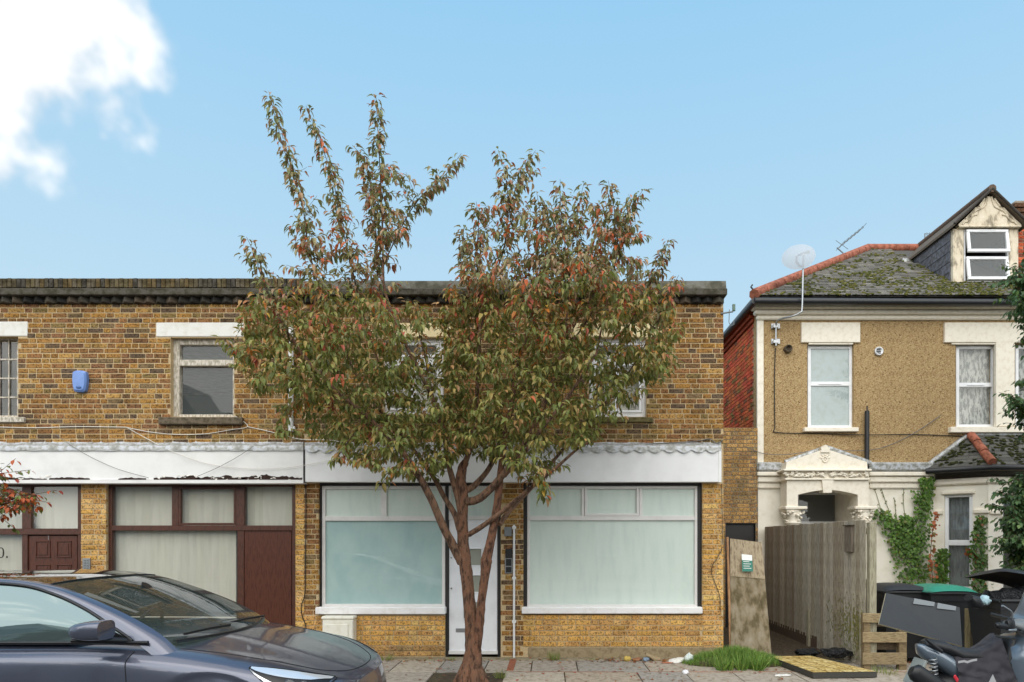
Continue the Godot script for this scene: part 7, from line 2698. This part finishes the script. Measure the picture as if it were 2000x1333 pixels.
	# low pallet fence
	var pf := thing("pallet_fence", "low fence made of a wooden pallet beside the bins", "fence", Vector3(fx(1728, 8.45), PAVE, -8.45))
	var dp := 8.42
	for y in [[1199, 1217], [1236, 1256], [1276, 1299]]:
		mb = MB.new()
		mb.col = L(178, 160, 126) * rng.randf_range(0.95, 1.15)
		pr(mb, 1686, y[0], 1772, y[1], dp, 0.022, 0.004)
		put(pf, "rail", mb, M.pallet_wood)
	for x in [[1688, 1701], [1757, 1772]]:
		mb = MB.new()
		mb.col = L(160, 142, 110)
		mb.span(fx(x[0], dp + 0.024), fx(x[1], dp + 0.024), PAVE - 0.02, fy(1200, dp), -dp - 0.11, -dp - 0.024, 0.005)
		put(pf, "post", mb, M.pallet_wood)
	for y in [[1205, 1225], [1250, 1270]]:
		mb = MB.new()
		mb.col = L(120, 104, 84)
		pr(mb, 1690, y[0], 1770, y[1], dp + 0.115, 0.02, 0.004)
		put(pf, "back_rail", mb, M.pallet_wood)
	# low picket row behind it
	var pk := thing("picket_row", "row of short brown pickets behind the bins", "fence", Vector3(fx(1790, 9.6), PAVE, -9.7))
	for k in 15:
		mb = MB.new()
		mb.col = L(104, 84, 66) * rng.randf_range(0.8, 1.2)
		var x := fx(1698 + k * 13.5, 9.7)
		mb.span(x, x + 0.07, PAVE - 0.05, 0.80 + rng.randf_range(-0.03, 0.03), -9.72, -9.7, 0.003)
		put(pk, "picket", mb, M.fence_wood)
	mb = MB.new()
	mb.col = L(96, 78, 62)
	mb.span(fx(1695, 9.73), fx(1905, 9.73), 0.62, 0.69, -9.75, -9.722, 0.003)
	put(pk, "rail", mb, M.fence_wood)
	# another bit of pallet further along
	var pb := thing("pallet_fence", "upright pallet boards between the teal lidded bin and the open bin", "fence", Vector3(fx(1898, 8.5), PAVE, -8.5))
	for x in [[1889, 1896], [1896.5, 1912], [1913, 1916]]:
		mb = MB.new()
		mb.col = L(166, 152, 116) if x[0] == 1889 else L(126, 112, 88)
		mb.span(fx(x[0], 8.45), fx(x[1], 8.45), PAVE, fy(1190, 8.45), -8.5, -8.45 - (0.0 if x[0] == 1889 else 0.02), 0.003)
		put(pb, "board", mb, M.fence_wood)
	# bins
	bin("wheelie_bin", "black wheelie bin with dark lid behind the pallet fence", fx(1752, 9.1), 9.15, M.bin_black, false)
	bin("wheelie_bin", "black wheelie bin with teal lid behind the black board", fx(1835, 8.95), 8.95, M.bin_teal, false)
	bin("wheelie_bin", "overfull wheelie bin with propped lid and black sacks", fx(1968, 7.9), 7.9, M.bin_black, true)
	for k in 3:
		mb = MB.new()
		var c := [P(1968, 1168, 7.75), P(1990, 1164, 7.95), P(1945, 1172, 7.9)]
		mb.blob(Transform3D(Basis.from_scale(Vector3(0.17, 0.1, 0.16)), c[k]), 18, 12, 0.5, 31 + k)
		solo("rubbish_sack", mb, M.bag, ["crumpled black sack bulging from the overfull bin, front one", "crumpled black sack at the far back of the overfull bin", "crumpled black sack at the left rim of the overfull bin"][k], "sack", "sacks in the bin")
	mb = MB.new()
	mb.col = L(170, 200, 212)
	mb.blob(Transform3D(Basis.from_scale(Vector3(0.06, 0.05, 0.05)), P(1924, 1173, 7.7)), 12, 8, 0.7, 8)
	solo("blue_bag", mb, M.rubbish, "pale blue plastic bag on the rim of the overfull bin", "bag")
	# flattened yellow board on the ground, with a dark edge
	var yb := thing("floor_panel", "stained yellow panel with dark rim lying on the ground", "panel", Vector3(fx(1600, 8.3), PAVE, -8.2))
	var h := [Vector3(fx(1502, 9.0), 0, -8.98), Vector3(fx(1585, 9.0), 0, -9.02), Vector3(fx(1712, 7.95), 0, -7.93), Vector3(fx(1587, 7.9), 0, -7.88)]
	var yt := PAVE + 0.075
	mb = MB.new()
	mb.col = L(64, 62, 58)
	for i in 4:
		var a: Vector3 = h[i]
		var b: Vector3 = h[(i + 1) % 4]
		mb.quad(Vector3(a.x, yt - 0.002, a.z), Vector3(a.x, PAVE + 0.01, a.z), Vector3(b.x, PAVE + 0.01, b.z), Vector3(b.x, yt - 0.002, b.z))
	mb.quad(Vector3(h[3].x, yt - 0.002, h[3].z), Vector3(h[2].x, yt - 0.002, h[2].z), Vector3(h[1].x, yt - 0.002, h[1].z), Vector3(h[0].x, yt - 0.002, h[0].z))
	mb.quad(Vector3(h[0].x, PAVE + 0.01, h[0].z), Vector3(h[1].x, PAVE + 0.01, h[1].z), Vector3(h[2].x, PAVE + 0.01, h[2].z), Vector3(h[3].x, PAVE + 0.01, h[3].z))
	put(yb, "rim", mb, M.rubbish)
	for i in 9:
		for j in 4:
			mb = MB.new()
			mb.col = [L(206, 182, 120), L(214, 190, 126), L(196, 170, 104), L(220, 200, 142)][rng.randi() % 4]
			var u0 := (i + 0.04) / 9.0
			var u1 := (i + 0.96) / 9.0
			var v0 := (j + 0.03) / 4.0
			var v1 := (j + 0.97) / 4.0
			var at := func(u: float, v: float) -> Vector3:
				var p: Vector3 = h[0].lerp(h[3], u).lerp(h[1].lerp(h[2], u), v)
				return Vector3(p.x, yt + 0.003, p.z)
			mb.quad(at.call(u0, v0), at.call(u1, v0), at.call(u1, v1), at.call(u0, v1))
			put(yb, "panel_strip", mb, M.yellow_board)
	for k in 2:
		mb = MB.new()
		mb.blob(Transform3D(Basis.from_scale(Vector3([0.16, 0.2][k], 0.06, 0.13)), Vector3(fx([1582, 1618][k], 9.2), PAVE + [0.07, 0.13][k], [-9.3, -8.95][k])), 20, 12, 0.6, 61 + k)
		solo("bin_liner", mb, M.bag, ["flattened black bin liner on the passage ground", "crumpled black bin liner on the yellow panel by the fence"][k], "bin liner")

func bin(called: String, label: String, x: float, d: float, lid: Material, open: bool) -> void:
	var b := thing(called, label, "bin", Vector3(x, PAVE, -d), "wheelie bins")
	var mb := MB.new()
	var hh := 0.93
	var lo := [Vector3(-0.22, 0.06, 0.22), Vector3(0.22, 0.06, 0.22), Vector3(0.22, 0.06, -0.22), Vector3(-0.22, 0.06, -0.22)]
	var hi := [Vector3(-0.28, hh, 0.31), Vector3(0.28, hh, 0.31), Vector3(0.28, hh, -0.31), Vector3(-0.28, hh, -0.31)]
	var o := Vector3(x, PAVE, -d)
	for i in 4: mb.quad(o + lo[i], o + lo[(i + 1) % 4], o + hi[(i + 1) % 4], o + hi[i])
	mb.quad(o + lo[3], o + lo[2], o + lo[1], o + lo[0])
	mb.quad(o + hi[0] - Vector3(0, 0.1, 0), o + hi[1] - Vector3(0, 0.1, 0), o + hi[2] - Vector3(0, 0.1, 0), o + hi[3] - Vector3(0, 0.1, 0))
	for i in 4:
		var a: Vector3 = hi[i]
		var c: Vector3 = hi[(i + 1) % 4]
		mb.tube([o + a, o + c], 0.022, 6)
	put(b, "body", mb, M.bin_black)
	mb = MB.new()
	var rows := []
	var tilt := Basis.from_euler(Vector3(-0.16, 0, -0.2)) if open else Basis.IDENTITY
	for i in 9:
		var row := PackedVector3Array()
		for j in 9:
			var u := i / 8.0 * 2 - 1
			var v := j / 8.0 * 2 - 1
			var p := Vector3(u * 0.30, 0.055 * (1.0 - pow(absf(u), 3.0)) * (1.0 - 0.6 * pow(absf(v), 4.0)) - (0.035 if absf(u) > 0.99 or absf(v) > 0.99 else 0.0), v * 0.34)
			if open: p = tilt * (p + Vector3(0, 0, 0.34)) + Vector3(0, 0.15, -0.34)
			row.append(o + Vector3(0, hh + 0.045, 0) + p)
		rows.append(row)
	mb.grid(rows, false, true)
	var l := put(b, "lid", mb, lid)
	mb = MB.new()
	mb.tube([o + Vector3(-0.2, hh + 0.02, -0.36), o + Vector3(0.2, hh + 0.02, -0.36)], 0.016, 6)
	put(b, "handle", mb, M.bin_black)
	for s in [-1.0, 1.0]:
		mb = MB.new()
		mb.lathe([Vector2(0.0, -0.03), Vector2(0.1, -0.03), Vector2(0.1, 0.03), Vector2(0.0, 0.03)], 16, Transform3D(Basis(Vector3.BACK, PI / 2), o + Vector3(s * 0.24, 0.1, -0.24)))
		put(b, "wheel", mb, M.tyre)

# ---------------------------------------------------------------- cables
func wire(called: String, label: String, pts: Array, r: float, m: Material, group: String) -> void:
	var mb := MB.new()
	mb.tube(cat(pts, 6), r, 6)
	solo(called, mb, m, label, "cable", group)
func build_cables() -> void:
	var w := DF - 0.02
	wire("wall_cable", "white cable running level along the brickwork under the alarm box", [P(-60, 833, w), P(60, 836, w), P(150, 834, w), P(245, 835, w)], 0.006, M.cable_white, "cables on the brickwork")
	wire("wall_cable", "white cable looping below the stone window sill", [P(245, 835, w), P(290, 844, w), P(340, 849, w), P(400, 848, w), P(450, 840, w), P(483, 834, w), P(470, 820, w), P(458, 813, w)], 0.005, M.cable_white, "cables on the brickwork")
	wire("wall_cable", "white cable slanting from the brickwork down across the peeling fascia", [P(248, 836, w), P(295, 862, w), P(340, 884, DF - 0.16), P(400, 905, DF - 0.16), P(470, 915, DF - 0.16), P(560, 914, DF - 0.16), P(660, 896, DF - 0.17), P(700, 880, DF - 0.17)], 0.0045, M.cable_white, "cables on the brickwork")
	wire("wall_cable", "white cable from the stone sill towards the scalloped flashing", [P(483, 834, w), P(520, 842, w), P(552, 850, w), P(590, 859, w), P(640, 860, DF - 0.1), P(690, 868, DF - 0.17)], 0.0055, M.cable_white, "cables on the brickwork")
	wire("fascia_wire", "thin grey wire sagging across the peeling fascia near the brick pier", [P(110, 850, w), P(140, 872, DF - 0.15), P(180, 895, DF - 0.16), P(230, 917, DF - 0.16), P(290, 934, DF - 0.165)], 0.0035, M.cable_grey, "wires on the fascia")
	wire("fascia_wire", "thin grey wire slanting down across the peeling fascia towards its rot", [P(495, 872, DF - 0.15), P(460, 895, DF - 0.16), P(420, 916, DF - 0.16), P(385, 931, DF - 0.165)], 0.0035, M.cable_grey, "wires on the fascia")
	wire("black_cable", "black cable hanging down the brick pier left of the shop window", [P(597, 945, w), P(597, 1030, w), P(596, 1110, w), P(595, 1160, w), P(588, 1185, w), P(590, 1205, w), P(597, 1225, w), P(597, 1262, w)], 0.006, M.cable_black, "black cables")
	wire("black_cable", "thin black cable bowing out on the brick pier right of the shop window", [P(1410, 945, w), P(1411, 1060, w), P(1404, 1085, w), P(1392, 1105, w), P(1390, 1120, w), P(1398, 1142, w), P(1406, 1165, w), P(1407, 1195, w)], 0.004, M.cable_black, "black cables")
	wire("black_cable", "black cable crossing the pebbledash under the villa window sill", [P(1515, 680, DH - 0.02), P(1513, 740, DH - 0.02), P(1514, 830, DH - 0.02), P(1518, 845, DH - 0.02), P(1600, 847, DH - 0.02), P(1690, 850, DH - 0.05), P(1780, 849, DH - 0.02), P(1893, 853, DH - 0.02)], 0.009, M.cable_black, "black cables")
	wire("black_cable", "thin dark cable drooping over the pediment to the upper wall", [P(1455, 872, 12.4), P(1490, 886, DH - 0.06), P(1540, 888, DH - 0.1), P(1612, 878, DH - 0.1), P(1660, 881, DH - 0.06), P(1720, 876, DH - 0.05), P(1780, 850, DH - 0.04), P(1838, 812, DH - 0.03)], 0.007, M.cable_grey, "black cables")
	wire("black_cable", "dark cable stub crossing the terrace end above the white fascia", [P(1250, 868, w), P(1300, 866, w), P(1360, 862, w), P(1385, 858, w), P(1400, 866, w), P(1412, 860, w)], 0.006, M.cable_grey, "black cables")

# ---------------------------------------------------------------- ivy, grass, weeds, litter
func ivy(called: String, label: String, stems: Array, d: float, count: int, pal: Array, me: Mesh) -> void:
	var base: Vector3 = P(stems[0][0][0], 1300, d)
	var t := thing(called, label, "ivy", Vector3(base.x, PAVE, -d), "climbing ivy")
	var mb := MB.new()
	mb.col = L(150, 120, 96)
	var list := []
	for s in stems:
		var pts := []
		for q in s: pts.append(P(q[0], q[1], d - 0.015))
		var path := cat(pts, 5)
		mb.tube(path, 0.006, 5)
		var wid: float = 0.0
		for k in count:
			var u := rng.randf()
			var i := int(u * (path.size() - 1))
			var f := float(i) / (path.size() - 1)
			var j := mini(int(f * (s.size() - 1)), s.size() - 1)
			wid = s[j][2] * d / F
			var p: Vector3 = path[i] + Vector3(rng.randf_range(-0.5, 0.5) * wid * rng.randf_range(0.5, 1.2), rng.randf_range(-0.06, 0.06), rng.randf_range(0.0, 0.07))
			var up := Vector3(rng.randf_range(-0.5, 0.5), -1.0 + rng.randf_range(0, 0.5), rng.randf_range(0.1, 0.7)).normalized()
			var x := up.cross(Vector3(rng.randf_range(-0.4, 0.4), rng.randf_range(0.1, 0.8), 1)).normalized()
			var z := x.cross(up)
			var stop := 0
			var uu := rng.randf()
			while stop < pal.size() - 1 and uu > pal[stop][0]: stop += 1
			var sc := rng.randf_range(0.6, 1.2)
			list.append([Transform3D(Basis(x, up, z) * Basis.from_scale(Vector3(sc, sc, sc)), p), pal[stop][1] * rng.randf_range(0.75, 1.25)])
	put(t, "stems", mb, M.bark).set_meta("kind", "stuff")
	var cr := Node3D.new()
	cr.name = "ivy_leaves"
	t.add_child(cr)
	scatter(cr, "foliage", list, me, M.leaf)
func tuft(list: Array, at: Vector3, rad: float, n: int, h: float, pal: Array) -> void:
	for k in n:
		var a := rng.randf() * TAU
		var r := rad * sqrt(rng.randf())
		var p := at + Vector3(cos(a) * r, 0, sin(a) * r)
		var up := Vector3(cos(a) * rng.randf_range(0, 0.8) * r / maxf(rad, 0.01) + rng.randf_range(-0.3, 0.3), 1, sin(a) * rng.randf_range(0, 0.8) * r / maxf(rad, 0.01) + rng.randf_range(-0.3, 0.3)).normalized()
		var x := up.cross(Vector3(rng.randf_range(-1, 1), 0.1, rng.randf_range(-1, 1))).normalized()
		var s := h * rng.randf_range(0.5, 1.2)
		list.append([Transform3D(Basis(x * s, up * s, x.cross(up) * s), p), pal[rng.randi() % pal.size()] * rng.randf_range(0.7, 1.3)])
func build_litter() -> void:
	var lv := leaf_mesh(0.062, 0.056, 0.3, 0.2)
	var gp := [[0.5, L(84, 118, 46)], [0.8, L(104, 138, 56)], [0.94, L(72, 98, 42)], [2.0, L(126, 134, 66)]]
	var rp := [[0.4, L(150, 88, 54)], [0.8, L(176, 98, 60)], [2.0, L(120, 110, 60)]]
	ivy("ivy", "bright green ivy climbing in two prongs up the cream villa wall", [[[1790, 1180, 60], [1780, 1130, 70], [1772, 1090, 62], [1755, 1050, 52], [1735, 1020, 40], [1715, 998, 22]], [[1790, 1180, 60], [1795, 1120, 50], [1798, 1070, 36], [1800, 1020, 34], [1803, 980, 38], [1798, 962, 20]], [[1770, 1080, 50], [1770, 1030, 36], [1768, 1010, 14]], [[1803, 985, 16], [1808, 960, 12], [1810, 948, 26], [1806, 936, 26]], [[1830, 1180, 30], [1838, 1120, 26], [1840, 1070, 18]]], DH - 0.06, 560, gp, lv)
	ivy("ivy", "ivy climbing the bay between the two tall windows", [[[1905, 1175, 30], [1905, 1120, 34], [1908, 1070, 34], [1912, 1030, 24], [1915, 1010, 14]], [[1925, 1170, 40], [1932, 1120, 44], [1938, 1080, 40], [1948, 1055, 24]]], 12.2, 480, [[0.6, L(74, 104, 46)], [0.9, L(96, 124, 52)], [2.0, L(150, 100, 60)]], lv)
	ivy("ivy", "russet dying ivy strand hanging on the wall beside the bay", [[[1820, 1160, 22], [1822, 1130, 18], [1818, 1090, 10], [1822, 1040, 10], [1828, 1000, 6]], [[1905, 1088, 10], [1893, 1080, 9], [1885, 1072, 6]]], DH - 0.42, 90, rp, lv)
	# thin runners above the ivy
	var mb := MB.new()
	for q in [[[1742, 1010], [1732, 985], [1722, 955]], [[1722, 1000], [1712, 965], [1702, 945]], [[1768, 1010], [1765, 980], [1766, 955]], [[1752, 1015], [1749, 990], [1748, 975]]]:
		var pts := []
		for s in q: pts.append(P(s[0], s[1], DH - 0.045))
		mb.tube(cat(pts, 4), 0.005, 5)
		for k in 12:
			var c: Vector3 = cat(pts, 4)[rng.randi() % 9]
			mb.blob(Transform3D(Basis.from_scale(Vector3(0.012, 0.014, 0.008)), c + Vector3(rng.randf_range(-0.03, 0.03), rng.randf_range(-0.03, 0.03), 0)), 5, 3)
	mb.col = L(130, 128, 84)
	solo("ivy_runners", mb, mat("runner", S(112, 116, 70), 0.9), "bare ivy runners clinging to the cream wall by the porch", "ivy")
	# grass clump at the end of the pavement
	var blade := MB.new()
	var w := 0.02
	blade.quad(Vector3(-w, 0, 0), Vector3(w, 0, 0), Vector3(w * 0.8, 0.5, 0.06), Vector3(-w * 0.8, 0.5, 0.06))
	blade.tri(Vector3(-w * 0.8, 0.5, 0.06), Vector3(w * 0.8, 0.5, 0.06), Vector3(0, 0.95, 0.3))
	var bm := blade.mesh()
	var pal := [L(96, 134, 52), L(120, 158, 64), L(84, 116, 46), L(142, 160, 80)]
	var g := thing("grass_clump", "thick green grass clump at the pavement edge by the leaning boards", "grass", P(1440, 1300, 8.75))
	var list := []
	for k in 260:
		var u := rng.randf_range(-1, 1)
		var vv := rng.randf_range(-1, 1)
		var c := Vector3(fx(1440, 8.75) + u * 0.62, PAVE + 0.1 * (1.0 - u * u) * (1.0 - vv * vv), -8.86 + vv * 0.3 * sqrt(1.02 - u * u))
		var hh := 0.16 * (1.0 - 0.55 * absf(u))
		tuft(list, c, 0.07, 36, hh * 0.95, pal)
	for k in 10: tuft(list, Vector3(fx(1440 + rng.randf_range(-40, 70), 8.4), PAVE, -8.5 + rng.randf_range(-0.1, 0.1)), 0.06, 90, 0.19, pal)
	mb = MB.new()
	mb.blob(Transform3D(Basis.from_scale(Vector3(0.6, 0.1, 0.3)), Vector3(fx(1440, 8.75), PAVE, -8.85)), 18, 8, 0.3, 9)
	put(g, "earth_mound", mb, M.soil)
	var cr := Node3D.new()
	cr.name = "blades"
	g.add_child(cr)
	scatter(cr, "grass", list, bm, M.blade)
	# weeds in the joints
	var spots := [[1082, 9.15, "bushy green weed at the foot of the yellow brick plinth", 0.07, 90, 0.13], [757, 9.12, "weed tuft in the pavement joint near the car", 0.09, 80, 0.09], [880, 9.1, "low weed tuft beneath the white door", 0.05, 40, 0.06], [978, 7.95, "weed tuft beside the cherry trunk", 0.06, 60, 0.12], [1155, 9.15, "sparse dry weed in the joint below the right shop window", 0.08, 30, 0.05], [835, 9.1, "flat weed patch at the slab joint left of the trunk", 0.1, 40, 0.05], [990, 9.14, "small weed at the foot of the white conduit", 0.05, 26, 0.06], [1730, 8.2, "leafy weed in front of the pallet fence", 0.14, 120, 0.1]]
	for s in spots:
		var at := Vector3(fx(s[0], s[1]), PAVE, -s[1])
		var wd := thing("weed", s[2], "weed", at, "weeds in the paving")
		list = []
		tuft(list, at, s[3], s[4], s[5], [L(100, 130, 52), L(122, 142, 62), L(136, 128, 66)])
		var n := Node3D.new()
		n.name = "leaves"
		wd.add_child(n)
		scatter(n, "foliage", list, bm, M.blade)
	# rubbish by the wall
	var things := [
		["cardboard_scrap", "crumpled tan cardboard scrap against the yellow brick wall", L(158, 140, 110), P(1280, 1283, 9.1), Vector3(0.15, 0.035, 0.06), Vector3(0.3, 0.2, -0.42)],
		["paper_scrap", "large crumpled white paper on the paving beside the grass", L(226, 224, 218), P(1322, 1290, 8.95), Vector3(0.12, 0.03, 0.07), Vector3(0.2, 0.2, 0.25)],
		["plastic_wrapper", "white plastic wrapper standing up by the grass edge", L(216, 226, 222), P(1345, 1285, 8.9), Vector3(0.06, 0.07, 0.05), Vector3(0.3, 0.8, 0.2)],
		["food_wrapper", "yellow food wrapper on the paving by the wall", L(196, 168, 86), P(1225, 1290, 9.05), Vector3(0.05, 0.035, 0.04), Vector3(0.1, 0.4, 0.2)],
		["blue_scrap", "small blue grey scrap amid the rubbish by the wall", L(130, 148, 168), P(1262, 1285, 9.05), Vector3(0.05, 0.03, 0.04), Vector3(0, 0.3, 0)],
		["card_piece", "reddish card lying flat under the white paper", L(176, 112, 84), P(1304, 1296, 8.9), Vector3(0.1, 0.008, 0.04), Vector3(0, 0.2, 0)],
		["tissue", "small white tissue on the slab before the grass clump", L(234, 234, 238), P(1339, 1316, 8.2), Vector3(0.035, 0.025, 0.03), Vector3(0.3, 0.2, 0.3)],
		["polystyrene_strip", "flat white strip lying between grass and yellow panel", L(230, 230, 226), P(1530, 1322, 8.05), Vector3(0.1, 0.012, 0.025), Vector3(0, 0.06, 0)],
		["brown_scrap", "brown paper scrap among leaves by the wall", L(150, 104, 76), P(1245, 1284, 9.1), Vector3(0.07, 0.02, 0.05), Vector3(0.1, 0.7, 0.1)]]
	for q in things:
		mb = MB.new()
		mb.col = q[2]
		var p: Vector3 = q[3]
		p.y = PAVE + q[4].y * 0.75
		mb.blob(Transform3D(Basis.from_euler(q[5]) * Basis.from_scale(q[4]), p), 11, 7, 0.75, int(absf(p.x) * 100))
		for i in mb.n.size(): pass
		solo(q[0], mb, M.rubbish, q[1], "litter", "rubbish by the wall")
	# fallen leaves
	list = []
	for k in 520:
		var d := rng.randf_range(7.0, 9.28)
		if rng.randf() < 0.5: d = rng.randf_range(8.95, 9.28)
		var px := rng.randf_range(720, 1560)
		if rng.randf() < 0.3: px = rng.randf_range(1190, 1350)
		var p := Vector3(fx(px, d), PAVE + 0.006 + rng.randf() * 0.006, -d)
		list.append([Transform3D(Basis.from_euler(Vector3(-PI / 2 + rng.randf_range(-0.3, 0.3), rng.randf() * TAU, 0)) * Basis.from_scale(Vector3.ONE * rng.randf_range(0.35, 0.75)), p), [L(150, 88, 50), L(128, 84, 56), L(176, 116, 56), L(112, 90, 60), L(168, 76, 52)][rng.randi() % 5]])
	for k in 160:
		var p := Vector3(rng.randf_range(4.0, 7.0), PAVE + 0.004 + rng.randf() * 0.01, -rng.randf_range(8.2, 12.0))
		list.append([Transform3D(Basis.from_euler(Vector3(-PI / 2 + rng.randf_range(-0.3, 0.3), rng.randf() * TAU, 0)) * Basis.from_scale(Vector3.ONE * rng.randf_range(0.6, 1.1)), p), [L(150, 88, 50), L(128, 84, 56), L(112, 90, 60)][rng.randi() % 3]])
	var fl := Node3D.new()
	fl.name = "fallen_leaves"
	add_child(fl)
	fl.set_meta("label", "scattered brown autumn leaves lying on the paving")
	fl.set_meta("category", "leaves")
	fl.set_meta("kind", "stuff")
	scatter(fl, "leaf_scatter", list, leaf_mesh(0.085, 0.05, 0.5, 0.3), M.leaf)
